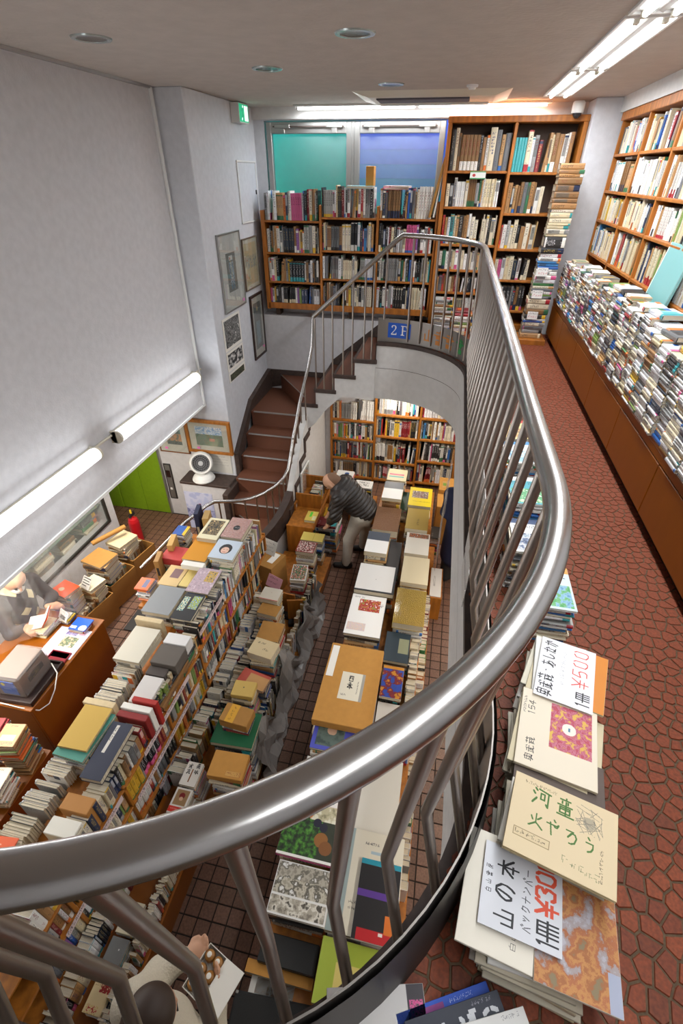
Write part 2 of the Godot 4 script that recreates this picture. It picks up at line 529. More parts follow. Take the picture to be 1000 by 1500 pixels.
# one flat book with a printed cover of its own: cover, page block
func volume(called: String, label: String, category: String, mid: Vector3, w: float, l: float, t: float, m: Material, side: Material, turn := 0.0, group := "", pages: Material = null) -> Node3D:
	# mid: middle of the underside; w along x, l along the depth; the spine lies on the -x side
	var o := thing(called, label, category, mid, turn, group)
	var e := minf(0.003, t * 0.16)
	var b := rb(-w / 2, w / 2, 0, e, -l / 2, l / 2, 0.0008)
	b.bevel(Vector3(-w / 2, t - e, -l / 2), Vector3(w / 2, t - 0.0006, l / 2), 0.0008)
	b.bevel(Vector3(-w / 2, 0, -l / 2), Vector3(-w / 2 + e, t - 0.0006, l / 2), 0.0008)
	part("cover", b, side, o)
	var q := MB.new()
	q.quad(Vector3(-w / 2 + 0.001, t, l / 2 - 0.001), Vector3(w / 2 - 0.001, t, l / 2 - 0.001), Vector3(w / 2 - 0.001, t, -l / 2 + 0.001), Vector3(-w / 2 + 0.001, t, -l / 2 + 0.001))
	q.quad(Vector3(-w / 2 + 0.001, t - 0.0006, l / 2 - 0.001), Vector3(-w / 2 + 0.001, t - 0.0006, -l / 2 + 0.001), Vector3(w / 2 - 0.001, t - 0.0006, -l / 2 + 0.001), Vector3(w / 2 - 0.001, t - 0.0006, l / 2 - 0.001))
	part("front_print", q, m, o)
	var g := MB.new()
	var a := Vector3(-w / 2 + e, e, -l / 2 + 0.004)
	var c := Vector3(w / 2 - 0.004, t - e, l / 2 - 0.004)
	g.quad(Vector3(c.x, a.y, c.z), Vector3(c.x, a.y, a.z), Vector3(c.x, c.y, a.z), Vector3(c.x, c.y, c.z))
	for k in [[a.x, c.x, c.z], [c.x, a.x, a.z]]:
		var p0 := Vector3(k[0], a.y, k[2])
		var p1 := Vector3(k[1], a.y, k[2])
		var up := Vector3(0, c.y - a.y, 0)
		g.tri(p0, p1, p1 + up, Vector2(0, 0), Vector2(0, 1), Vector2(1, 1)); g.tri(p0, p1 + up, p0 + up, Vector2(0, 0), Vector2(1, 1), Vector2(1, 0))
	part("page_block", g, pages if pages else M.pages, o)
	return o

# a closed cardboard slipcase or box with an optional pasted label
func carton(called: String, label: String, category: String, mid: Vector3, w: float, l: float, t: float, m: Material, stuck: Material = null, at := Rect2(), turn := 0.0, group := "") -> Node3D:
	var o := thing(called, label, category, mid, turn, group)
	part("case", rb(-w / 2, w / 2, 0, t, -l / 2, l / 2, 0.004), m, o)
	part("lid_seam", rb(-w / 2 - 0.0012, w / 2 + 0.0012, t * 0.55, t * 0.55 + 0.002, -l / 2 - 0.0012, l / 2 + 0.0012, 0.0004), m, o)
	if stuck:
		var q := MB.new()
		var x0 := -w / 2 + at.position.x * w
		var z0 := -l / 2 + at.position.y * l
		var x1 := x0 + at.size.x * w
		var z1 := z0 + at.size.y * l
		q.quad(Vector3(x0, t + 0.001, z1), Vector3(x1, t + 0.001, z1), Vector3(x1, t + 0.001, z0), Vector3(x0, t + 0.001, z0))
		q.box(Vector3(x0, t - 0.001, z0), Vector3(x1, t + 0.0008, z1))
		part("pasted_label", q, stuck, o)
	return o

func make_materials() -> void:
	M.wall = tri_mat(0.02, hexc("cdccce"), hexc("d2d1d3"), Vector3(1.5, 1.5, 1.5), 0.62, 3, 0.12)
	M.pillar = tri_mat(0.02, hexc("cfd1d6"), hexc("d4d6db"), Vector3(1.5, 1.5, 1.5), 0.55, 5, 0.12)
	M.ceiling = tri_mat(0.03, hexc("bdb2a9"), hexc("c4bab1"), Vector3(0.7, 0.7, 0.7), 0.9, 9, 0.25)
	M.plaster = tri_mat(0.02, hexc("d0cecb"), hexc("d5d3d0"), Vector3(1.5, 1.5, 1.5), 0.8, 13, 0.06)
	M.case = tri_mat(0.05, hexc("b0651e"), hexc("c27526"), Vector3(2.0, 0.35, 2.0), 0.5, 21)
	M.case_low = tri_mat(0.05, hexc("a4621a"), hexc("bc7424"), Vector3(2.0, 0.35, 2.0), 0.5, 22)
	M.case_back = mat(hexc("4a3a30"), 0.8)
	M.veneer = tri_mat(0.04, hexc("7c4200"), hexc("8a4b02"), Vector3(1.2, 0.3, 1.2), 0.38, 23)
	M.plinth = mat(hexc("1d1815"), 0.7)
	M.steel = mat(hexc("bcb9b6"), 0.26, 1.0)
	M.bar_steel = mat(hexc("a89f97"), 0.36, 1.0)
	M.band = mat(hexc("948e88"), 0.5, 1.0)
	M.kerb = mat(hexc("4a4541"), 0.5, 0.6)
	M.stair_brown = tri_mat(0.06, hexc("5c3424"), hexc("7a4a34"), Vector3(3, 3, 3), 0.55, 27, 0.2)
	M.skirt = tri_mat(0.04, hexc("40322c"), hexc("4c3c35"), Vector3(2, 2, 2), 0.6, 28)
	M.tiles = []
	for c in ["8c3c1a", "82381b", "95421e", "793519"]:
		M.tiles.append(tri_mat(0.09, hexc(c).darkened(0.1), hexc(c).lightened(0.05), Vector3(3, 3, 3), 0.68, M.tiles.size() + 31, 0.06))
	M.grout = tri_mat(0.08, hexc("46372a"), hexc("6a5640"), Vector3(3, 3, 3), 0.9, 35)
	M.quarry = []
	for c in ["7c5542", "855d48", "73503c", "805946"]:
		M.quarry.append(tri_mat(0.06, hexc(c).darkened(0.07), hexc(c).lightened(0.04), Vector3(2, 2, 2), 0.5, M.quarry.size() + 41))
	M.mortar = mat(hexc("2c241f"), 0.9)
	M.white = mat(hexc("e2e2df"), 0.45)
	M.cream_plastic = mat(hexc("d8d2c0"), 0.4)
	M.black = mat(hexc("191919"), 0.5)
	M.dark = mat(hexc("2b2a2b"), 0.6)
	M.alu = mat(hexc("aaa9a6"), 0.4, 0.85)
	M.card = tri_mat(0.04, hexc("b07a34"), hexc("bc863c"), Vector3(2, 2, 2), 0.8, 51)
	M.kraft = tri_mat(0.04, hexc("9a6c30"), hexc("a87838"), Vector3(2, 2, 2), 0.8, 52)
	M.paper = mat(hexc("e6e3da"), 0.8)
	M.old_paper = tri_mat(0.05, hexc("c3ae84"), hexc("d3c09a"), Vector3(3, 3, 3), 0.85, 53)
	M.green_door = tri_mat(0.03, hexc("76981a"), hexc("7fa21e"), Vector3(2, 2, 2), 0.35, 54)
	M.skin = mat(hexc("c99a7c"), 0.55)
	M.glass = mat(Color(0.75, 0.8, 0.78, 0.12), 0.03)
	M.glass.transparency = BaseMaterial3D.TRANSPARENCY_ALPHA
	M.film = mat(Color(0.9, 0.9, 0.9, 0.16), 0.08)
	M.film.transparency = BaseMaterial3D.TRANSPARENCY_ALPHA
	M.tube = glow(Color(0.98, 0.99, 1.0), 6.0)
	M.tube_low = glow(Color(0.98, 0.985, 1.0), 1.7)

func _ready() -> void:
	rng.seed = 20240611
	# camera
	var cam := Camera3D.new()
	cam.name = "camera"
	cam.fov = rad_to_deg(2.0 * atan(750.0 / 697.41))
	cam.near = 0.02
	add_child(cam)
	cam.transform = Transform3D(Basis(CX, CY, CZ), W(0, 1.75, 0))
	cam.current = true
	# environment
	var we := WorldEnvironment.new()
	we.name = "environment"
	var env := Environment.new()
	env.background_mode = Environment.BG_SKY
	var sky := Sky.new()
	var sm := ProceduralSkyMaterial.new()
	sm.sky_top_color = Color(0.62, 0.72, 0.86)
	sm.sky_horizon_color = Color(0.8, 0.85, 0.9)
	sm.ground_horizon_color = Color(0.6, 0.6, 0.6)
	sm.ground_bottom_color = Color(0.3, 0.3, 0.3)
	sm.energy_multiplier = 3.0
	sky.sky_material = sm
	env.sky = sky
	env.tonemap_mode = Environment.TONE_MAPPER_LINEAR
	env.tonemap_exposure = 1.5
	env.sdfgi_enabled = true
	env.ssao_enabled = true
	env.ssil_enabled = true
	we.environment = env
	add_child(we)
	make_materials()
	print_books()
	structure()
	lamps()
	floors()
	staircase()
	railing()
	upper_bookcases()
	cabinet_and_paperbacks()
	upper_floor_books()
	wall_things()
	lower_bookcase()
	centre_table()
	island()
	ledge()
	counter_corner()
	people()
	for s in prints:
		var sheet_tex := ImageTexture.create_from_image(s[0])
		for m in s[1]:
			m.albedo_texture = sheet_tex
			if m.emission_enabled: m.emission_texture = sheet_tex

# ---------- the shell ----------
func rim(off := 0.0) -> Array:
	# edge of the stairwell opening as (x, d); off > 0 moves it away from the opening
	var q := [Vector2(-0.82, 6.13 + off), Vector2(-0.72, 6.13 + off)]
	for k in range(1, 17):
		var a := PI / 2 * (1 - k / 16.0)
		q.append(Vector2(-0.70, 5.15) + Vector2(cos(a), sin(a)) * (0.98 + off))
	for d in [4.6, 4.0, 3.4, 2.8, 2.2, 1.6]: q.append(Vector2(0.28 + off, d))
	for k in 21:
		var a := -PI / 2 * k / 20.0
		q.append(Vector2(-0.67, 1.0) + Vector2(cos(a), sin(a)) * (0.95 + off))
	q.append(Vector2(-1.6, 0.05 - off))
	q.append(Vector2(-2.99, 0.05 - off))
	return q

func structure() -> void:
	# upper floor slab with the opening
	var poly := PackedVector2Array([Vector2(-3.0, 1.6), Vector2(1.9, 1.6), Vector2(1.9, -7.4), Vector2(-0.82, -7.4)])
	for p in rim(): poly.append(Vector2(p.x, -p.y))
	poly[poly.size() - 1].x = -3.0
	var s := MB.new()
	s.prism(poly, SLAB, -0.012)
	struct("ceiling_lower", s, M.plaster)
	struct("ceiling", bx(-3.2, 2.05, CEIL, CEIL + 0.12, -1.7, 7.5), M.ceiling)
	# back wall with the window opening
	var b := MB.new()
	for r in [[-3.0, 1.95, LOW - 0.1, 0.95], [-3.0, -2.56, 0.95, CEIL], [-0.25, 1.95, 0.95, CEIL], [-2.56, -0.25, 2.27, CEIL]]:
		b.box(Vector3(r[0], r[2], -7.55), Vector3(r[1], r[3], -7.4))
	struct("wall_back", b, M.pillar)
	struct("wall_right", bx(1.9, 2.05, LOW - 0.1, CEIL, -1.7, 7.55), M.wall)
	struct("pillar_right", bx(1.26, 1.64, 0.0, CEIL, 6.95, 7.4, 0.01), M.pillar)
	struct("beam_right", bx(1.52, 1.9, 2.27, CEIL, -1.6, 6.95), M.plaster)
	struct("beam_back", bx(-2.7, 1.26, 2.28, CEIL, 7.34, 7.4), M.plaster)
	struct("wall_left", bx(-3.15, -3.0, -0.77, CEIL, -1.6, 5.52), M.wall)
	struct("wall_stair", bx(-3.15, -2.7, LOW - 0.1, CEIL, 5.52, 7.4, 0.008), M.pillar)
	struct("wall_lift", bx(-5.2, -3.15, LOW - 0.1, -0.6, 5.52, 5.67), M.wall)
	struct("wall_alcove", bx(-5.3, -5.15, LOW - 0.1, -0.6, 4.7, 5.67), M.wall)
	struct("ceiling_lower_side", bx(-5.3, -3.02, -0.79, -0.6, -1.7, 5.67), M.plaster)
	# lower left wall with the glazed display recess
	b = MB.new()
	for r in [[LOW - 0.1, -0.77, -1.6, 2.2], [LOW - 0.1, -0.77, 4.64, 4.78], [LOW - 0.1, -2.3, 2.2, 4.64], [-0.95, -0.77, 2.2, 4.64]]:
		b.box(Vector3(-4.45, r[0], -r[3]), Vector3(-4.3, r[1], -r[2]))
	b.box(Vector3(-4.9, LOW, -4.78), Vector3(-4.8, -0.77, -2.0))
	b.box(Vector3(-4.8, LOW, -4.78), Vector3(-4.45, -0.77, -4.64))
	b.box(Vector3(-5.15, LOW, -4.78), Vector3(-4.9, -0.77, -4.7))
	b.box(Vector3(-4.8, LOW, -2.2), Vector3(-4.45, -0.77, -2.1))
	struct("wall_lower_left", b, M.wall)
	struct("wall_front", bx(-3.2, 2.05, SLAB, CEIL, -1.75, -1.6), M.wall)
	struct("wall_front_lower", bx(-4.5, 2.05, LOW - 0.1, SLAB, -1.75, -1.6), M.wall)
	# trims
	struct("trim_1", bx(-3.0, -2.972, -0.76, CEIL - 0.01, 5.44, 5.475, 0.005), M.white)
	struct("trim_2", bx(-3.0, -2.975, CEIL - 0.022, CEIL - 0.001, -1.6, 5.47), M.alu)
	struct("trim_3", bx(-3.0, -2.985, -0.792, -0.765, -1.6, 5.5), M.white)
	var j := MB.new()
	var r0 := rim(-0.004)
	for i in range(0, 26):
		var a: Vector2 = r0[i]
		var c: Vector2 = r0[i + 1]
		j.quad(W(a.x, -0.335, a.y), W(c.x, -0.335, c.y), W(c.x, -0.33, c.y), W(a.x, -0.33, a.y))
	struct("trim_4", j, M.skirt)
	# windows
	for k in 2:
		var x0: float = [-2.54, -1.395][k]
		var x1: float = [-1.425, -0.28][k]
		var w := Node3D.new()
		w.name = "window_%d" % (k + 1)
		w.set_meta("kind", "structure")
		add_child(w)
		var f := MB.new()
		for r in [[x0, x0 + 0.07, 0.96, 2.26], [x1 - 0.07, x1, 0.96, 2.26], [x0 + 0.07, x1 - 0.07, 2.14, 2.26], [x0 + 0.07, x1 - 0.07, 0.96, 1.04]]:
			f.bevel(Vector3(r[0], r[2], -7.47), Vector3(r[1], r[3], -7.4), 0.006)
		part("window_frame", f, M.alu, w)
		var fp := mat(Color(0.8, 0.84, 0.84, 0.08), 0.3)
		fp.transparency = BaseMaterial3D.TRANSPARENCY_ALPHA
		part("frosted_pane", bx(x0 + 0.06, x1 - 0.06, 1.0, 2.16, 7.43, 7.436), fp, w)
		part("closer_arm", bx(x0 + 0.1, x1 - 0.1, 2.205, 2.216, 7.375, 7.386), M.skirt, w)
		for c in [x0 + 0.22, x1 - 0.22]:
			var h := bx(c - 0.1, c + 0.1, 2.195, 2.235, 7.37, 7.4, 0.006)
			h.bevel(Vector3(c - 0.035, 2.14, -7.4), Vector3(c + 0.035, 2.195, -7.372), 0.005)
			part("closer", h, M.alu, w)
	struct("trim_5", bx(-1.425, -1.395, 0.96, 2.26, 7.4, 7.46), M.alu)
	# sheets added outside to give the frosted panes their daylight tints
	var sh := tri_mat(0.02, hexc("14b898"), hexc("1cc4a2"), Vector3(1, 1, 1), 0.8, 61)
	tag(struct_free("tint_sheet", bx(-4.0, -1.3, -1.0, 4.5, 8.1, 8.13), sh), "turquoise tint sheet added outside the window by the corner", "sheet")
	var n := 0
	for c in ["6c80e0", "6a8cdc", "5c98d4", "4aa4c6", "34aeb4", "20b8a2"]:  # flat strips, stepped in colour to paint the daylight fade down the pane
		var y1 := 4.0 if n == 0 else 2.0 - (n - 1) * 0.16
		tag(struct_free("fade_panel", bx(-1.45, 1.0, 2.0 - n * 0.16 if n < 5 else -1.0, y1, 8.06 + 0.004 * n, 8.09 + 0.004 * n), tri_mat(0.02, hexc(c), hexc(c), Vector3(1, 1, 1), 0.8, 62 + n)), "%s added daylight fade panel from the top outside the second window" % nth(n + 1), "panel", "added daylight fade panels outside the second window")
		n += 1

func struct_free(called: String, b: MB, m: Material) -> MeshInstance3D:
	return put(called, b.mesh(), m)

func lamps() -> void:
	var warm := Color(0.97, 0.985, 1.0)
	# recessed twin-tube fittings over the upper aisle
	var k := 0
	for d in [[5.2, 6.72], [3.62, 5.15], [2.04, 3.57], [0.46, 1.99], [-1.1, 0.41]]:
		var t := thing("ceiling_lamp", "recessed twin-tube ceiling lamp, %s from the back wall" % nth(k + 1), "ceiling lamp", W(0.83, CEIL, d[0]), 0, "ceiling lamps over the upper aisle")
		var l: float = d[1] - d[0]
		var f := MB.new()
		f.box(Vector3(-0.135, -0.012, -l), Vector3(-0.12, 0.0, 0)); f.box(Vector3(0.12, -0.012, -l), Vector3(0.135, 0.0, 0))
		f.box(Vector3(-0.12, -0.012, -l), Vector3(0.12, 0.0, -l + 0.02)); f.box(Vector3(-0.12, -0.012, -0.02), Vector3(0.12, 0.0, 0))
		part("frame", f, M.white, t)
		var r := MB.new()
		r.quad(Vector3(-0.12, -0.002, -l), Vector3(0.12, -0.002, -l), Vector3(0.12, -0.002, 0), Vector3(-0.12, -0.002, 0))
		for x in [-0.02, 0.02]:
			r.quad(Vector3(x, -0.011, -l), Vector3(0, -0.002, -l), Vector3(0, -0.002, 0), Vector3(x, -0.011, 0))
		part("reflector", r, M.white, t)
		for x in [-0.068, 0.068]:
			var u := MB.new()
			u.tube([Vector3(x, -0.018, -l + 0.07), Vector3(x, -0.018, -0.07)], 0.015, 10)
			part("fluorescent_tube", u, M.tube, t)
			var e := rb(x - 0.012, x + 0.012, -0.03, 0, -l + 0.02, -l + 0.06)
			e.bevel(Vector3(x - 0.012, -0.03, -0.06), Vector3(x + 0.012, 0, -0.02), 0.003)
			part("lamp_holder", e, M.cream_plastic, t)
		area_light(W(0.83, CEIL - 0.04, (d[0] + d[1]) / 2), Vector3.DOWN, 0.24, l - 0.1, [2.3, 2.3, 2.0, 1.4, 1.0][k], warm)
		k += 1
	# strip lamp along the back wall
	var s := thing("strip_lamp", "long white strip lamp on the ceiling along the window wall", "lamp", W(0, CEIL, 7.2))
	part("housing", rb(-2.1, 0.85, -0.02, 0, -0.05, 0.05), M.white, s)
	for q in [[-2.05, -0.65], [-0.6, 0.8]]:
		var u2 := MB.new()
		u2.tube([Vector3(q[0], -0.032, 0), Vector3(q[1], -0.032, 0)], 0.014, 10)
		part("fluorescent_tube", u2, M.tube, s)
	area_light(W(-0.62, CEIL - 0.05, 7.2), Vector3.DOWN, 2.8, 0.1, 2.6, warm)
	# lamps on the left wall above the soffit
	var n := 0
	for d in [[3.6, 5.3], [1.55, 3.28], [-0.5, 1.23]]:
		var t := thing("wall_lamp", ["white tubular wall lamp nearest the pictures", "white tubular wall lamp in the middle of the grey wall", "white tubular wall lamp farthest from the stairs"][n], "wall lamp", W(-3.0, -0.33, d[0]), 0, "tubular lamps on the grey wall")
		n += 1
		var l: float = d[1] - d[0]
		part("base", rb(0, 0.03, -0.05, 0.05, -l, 0, 0.004), M.cream_plastic, t)
		var g := MB.new()
		g.tube([Vector3(0.062, 0, -l + 0.02), Vector3(0.062, 0, -0.02)], 0.058, 20)
		part("diffuser", g, M.tube_low, t)
		for z in [0.0, -l]:
			var c := MB.new()
			c.tube([Vector3(0.06, 0, z - 0.012), Vector3(0.06, 0, z + 0.012)], 0.062, 20)
			c.box(Vector3(0, -0.06, z - 0.012), Vector3(0.06, 0.06, z + 0.012))
			part("end_cap", c, M.cream_plastic, t)
		var w := MB.new()
		w.tube([Vector3(0.012, 0.02, -l - 0.01), Vector3(0.012, 0.02, -l - 0.32)], 0.012, 8)
		part("conduit", w, M.cream_plastic, t)
		for up in [0.75, -0.75]: area_light(W(-2.87, -0.33 + up * 0.06, (d[0] + d[1]) / 2), Vector3(0.66, up, 0).normalized(), 0.1, l, 0.42, Color(0.97, 0.985, 1.0))
	# lamps under the slab, out of sight from above
	n = 0
	for d in [[0.95, 4.9, 6.1], [0.95, 2.6, 3.8], [0.95, 0.4, 1.6], [-0.5, 6.35, 7.0], [-3.6, 1.2, 2.4], [-3.6, 3.3, 4.5]]:
		var t := thing("ground_floor_lamp", ["white tube lamp under the slab near the lower bookcase", "white tube lamp under the slab beside the middle of the table", "white tube lamp under the slab near the entrance", "white tube lamp over the lower bookcase", "white tube lamp over the counter", "white tube lamp over the document boxes"][n], "lamp", W(d[0], SLAB - 0.02 if d[0] > -3 else -0.79, d[1]), 0, "lamps on the ground floor ceiling")
		n += 1
		var l: float = d[2] - d[1]
		part("housing", rb(-0.06, 0.06, -0.03, 0.02, -l, 0), M.white, t)
		var u := MB.new()
		u.tube([Vector3(0, -0.05, -l + 0.04), Vector3(0, -0.05, -0.04)], 0.016, 10)
		part("fluorescent_tube", u, M.tube, t)
		area_light(W(d[0], SLAB - 0.11, (d[1] + d[2]) / 2), Vector3.DOWN, 0.12, l, [1.8, 1.7, 1.0, 1.0, 3.0, 2.4][n - 1], Color(1, 0.96, 0.9))
	# downlights, switched off
	n = 0
	for p in [[-0.711, 3.75], [-1.593, 4.77], [-0.744, 5.72], [-1.6, 2.4], [-2.3, 3.6]]:
		var t := thing("downlight", ["chrome downlight in the middle of the ceiling", "chrome downlight near the grey wall", "chrome downlight in front of the air conditioner", "chrome downlight over the stairwell", "chrome downlight close to the wall lamps"][n], "downlight", W(p[0], CEIL, p[1]), 0, "round ceiling downlights")
		n += 1
		var o := MB.new()
		o.lathe([Vector2(0.085, -0.001), Vector2(0.09, -0.008), Vector2(0.115, -0.008), Vector2(0.12, -0.0005)], 32)
		part("trim_ring", o, mat(hexc("b9c4c2"), 0.25, 0.6), t)
		var c := MB.new()
		c.lathe([Vector2(0.085, -0.005), Vector2(0.075, -0.0035), Vector2(0.03, -0.0015), Vector2(0.0, -0.001)], 32)
		part("reflector", c, mat(hexc("6a5f58"), 0.2, 1.0), t)
	# cassette air conditioner
	var a := thing("air_conditioner", "white cassette air conditioner set in the ceiling", "air conditioner", W(-0.42, CEIL, 6.62))
	var f := MB.new()
	var o0 := [Vector3(-0.77, 0, 0.5), Vector3(0.77, 0, 0.5), Vector3(0.77, 0, -0.4), Vector3(-0.77, 0, -0.4)]
	var o1 := [Vector3(-0.62, -0.04, 0.38), Vector3(0.62, -0.04, 0.38), Vector3(0.62, -0.04, -0.3), Vector3(-0.62, -0.04, -0.3)]
	for i in 4:
		var jn := (i + 1) % 4
		f.quad(o1[i], o1[jn], o0[jn], o0[i])
	f.quad(o1[3], o1[2], o1[1], o1[0])
	part("panel", f, M.cream_plastic, a)
	part("intake_grille", rb(-0.55, 0.38, -0.052, -0.038, 0.02, 0.3), mat(hexc("55515a"), 0.6), a)
	for i in 8: part("slat", rb(-0.54, 0.37, -0.056, -0.05, 0.04 + i * 0.033, 0.055 + i * 0.033, 0.001), mat(hexc("77737a"), 0.6), a)
	part("louvre", rb(-0.58, 0.58, -0.054, -0.04, -0.26, -0.18), M.white, a)
	# smoke detector
	var sd := thing("smoke_detector", "small white round smoke detector on the ceiling", "smoke detector", W(-0.025, CEIL, 5.88))
	var o2 := MB.new()
	o2.lathe([Vector2(0.0, -0.035), Vector2(0.03, -0.033), Vector2(0.035, -0.02), Vector2(0.05, -0.016), Vector2(0.052, 0)], 20)
	part("body", o2, M.white, sd)

func floors() -> void:
	# irregular clay tiles upstairs
	var base := Node3D.new()
	base.name = "floor_upper"
	base.set_meta("kind", "structure")
	add_child(base)
	var poly := PackedVector2Array([Vector2(-3.0, 1.6), Vector2(1.9, 1.6), Vector2(1.9, -7.4), Vector2(-0.82, -7.4)])
	var edge := PackedVector2Array()
	for p in rim(0.004):
		poly.append(Vector2(p.x, -p.y))
		edge.append(Vector2(p.x, -p.y))
	edge.append(Vector2(-2.99, -6.13))
	var g := MB.new()
	g.prism(poly, -0.012, -0.003)
	part("grout_bed", g, M.grout, base)
	var pts := []
	var cell := {}
	var step := 0.05
	for iy in range(-9, 150):
		for ix in range(-8, 30):
			# fan-shaped courses: rows bend in arcs
			var x := 0.1 + ix * step + (0.5 * step if iy % 2 else 0.0)
			var z := -iy * step * 0.98
			var bend := 0.05 * sin(x * 7.0) + 0.03 * sin(z * 5.0 + x * 3.0)
			var p := Vector2(x + 0.02 * sin(z * 9.0) + rng.randf_range(-0.017, 0.017), z + bend + rng.randf_range(-0.015, 0.015))
			pts.append(p)
			var key := Vector2i(floori(p.x / 0.1), floori(p.y / 0.1))
			if not cell.has(key): cell[key] = []
			cell[key].append(p)
	var keep := []
	for p in pts:
		if p.x > 1.42 or p.x < -0.2 or p.y > 0.35 or p.y < -7.0: continue
		var c := PackedVector2Array([p + Vector2(-0.1, -0.1), p + Vector2(0.1, -0.1), p + Vector2(0.1, 0.1), p + Vector2(-0.1, 0.1)])
		var key := Vector2i(floori(p.x / 0.1), floori(p.y / 0.1))
		for i in range(-2, 3):
			for j in range(-2, 3):
				for q in cell.get(key + Vector2i(i, j), []):
					if q == p or c.size() < 3: continue
					var nrm: Vector2 = (q - p).normalized()
					var lim: float = nrm.dot((p + q) / 2) - 0.0024
					var o := PackedVector2Array()
					for k in c.size():
						var a := c[k]
						var b := c[(k + 1) % c.size()]
						var da := nrm.dot(a) - lim
						var db := nrm.dot(b) - lim
						if da <= 0: o.append(a)
						if da * db < 0: o.append(a.lerp(b, da / (da - db)))
					c = o
		if c.size() < 3: continue
		var bad := false
		for v in c:
			if Geometry2D.is_point_in_polygon(v, edge): bad = true
		if not bad: keep.append([Vector3(p.x, -1.75, p.y).length(), p, c])
	keep.sort_custom(func(a, b): return a[0] < b[0])
	var rest := MB.new()
	var shown := 0
	for e in keep:
		var hh := rng.randf_range(0.0, 0.002)
		if shown < 300 and e[1].y < -0.28:
			var b := MB.new()
			var o := PackedVector2Array()
			for v in e[2]: o.append(v - e[1])
			b.prism(o, -0.004, hh, Transform3D(), 0.003)
			part("tile", b, M.tiles[rng.randi() % 4], base, Transform3D(Basis(), Vector3(e[1].x, 0, e[1].y)))
			shown += 1
		else:
			rest.prism(e[2], -0.004, hh, Transform3D(), 0.003)
	part("tile_field", rest, M.tiles[0], base).set_meta("kind", "stuff")
	# square quarry tiles downstairs
	var low := Node3D.new()
	low.name = "floor_lower"
	low.set_meta("kind", "structure")
	add_child(low)
	part("mortar_bed", bx(-5.3, 2.05, LOW - 0.12, LOW - 0.005, -1.75, 7.55), M.mortar, low)
	var tm := rb(-0.0505, 0.0505, -0.008, 0.0, -0.0505, 0.0505, 0.002).mesh()
	var all := []
	var pit := 0.11
	for i in range(-48, 18):
		for j in range(-15, 68):
			var x := i * pit + 0.03
			var d := j * pit + 0.05
			if x < -2.72 and d > 5.48: continue
			if x < -4.28 and d < 4.8: continue
			var seen := (x > -1.42 and x < -0.62 and d > 0.6 and d < 4.3) or (x > 0.1 and x < 0.55 and d > 1.0 and d < 4.9) or (x > -3.85 and x < -2.6 and d > 2.7 and d < 4.4)
			all.append([Vector2(x, d - 1.0).length() + (0.0 if seen else 50.0), x, d])
	all.sort_custom(func(a, b): return a[0] < b[0])
	var mm := [[], [], [], []]
	for k in all.size():
		var q := Transform3D(Basis(), Vector3(all[k][1], LOW + rng.randf_range(-0.0008, 0.0008), -all[k][2]))
		var kind := rng.randi() % 4
		if k < 300: put("tile", tm, M.quarry[kind], low, q)
		else: mm[0].append(q)
	var mi := MultiMeshInstance3D.new()
	var mu := MultiMesh.new()
	mu.transform_format = MultiMesh.TRANSFORM_3D
	mu.mesh = tm
	mu.instance_count = mm[0].size()
	for k in mm[0].size(): mu.set_instance_transform(k, mm[0][k])
	mi.multimesh = mu
	mi.material_override = M.quarry[1]
	mi.name = "tile_field"
	mi.set_meta("kind", "stuff")
	low.add_child(mi)

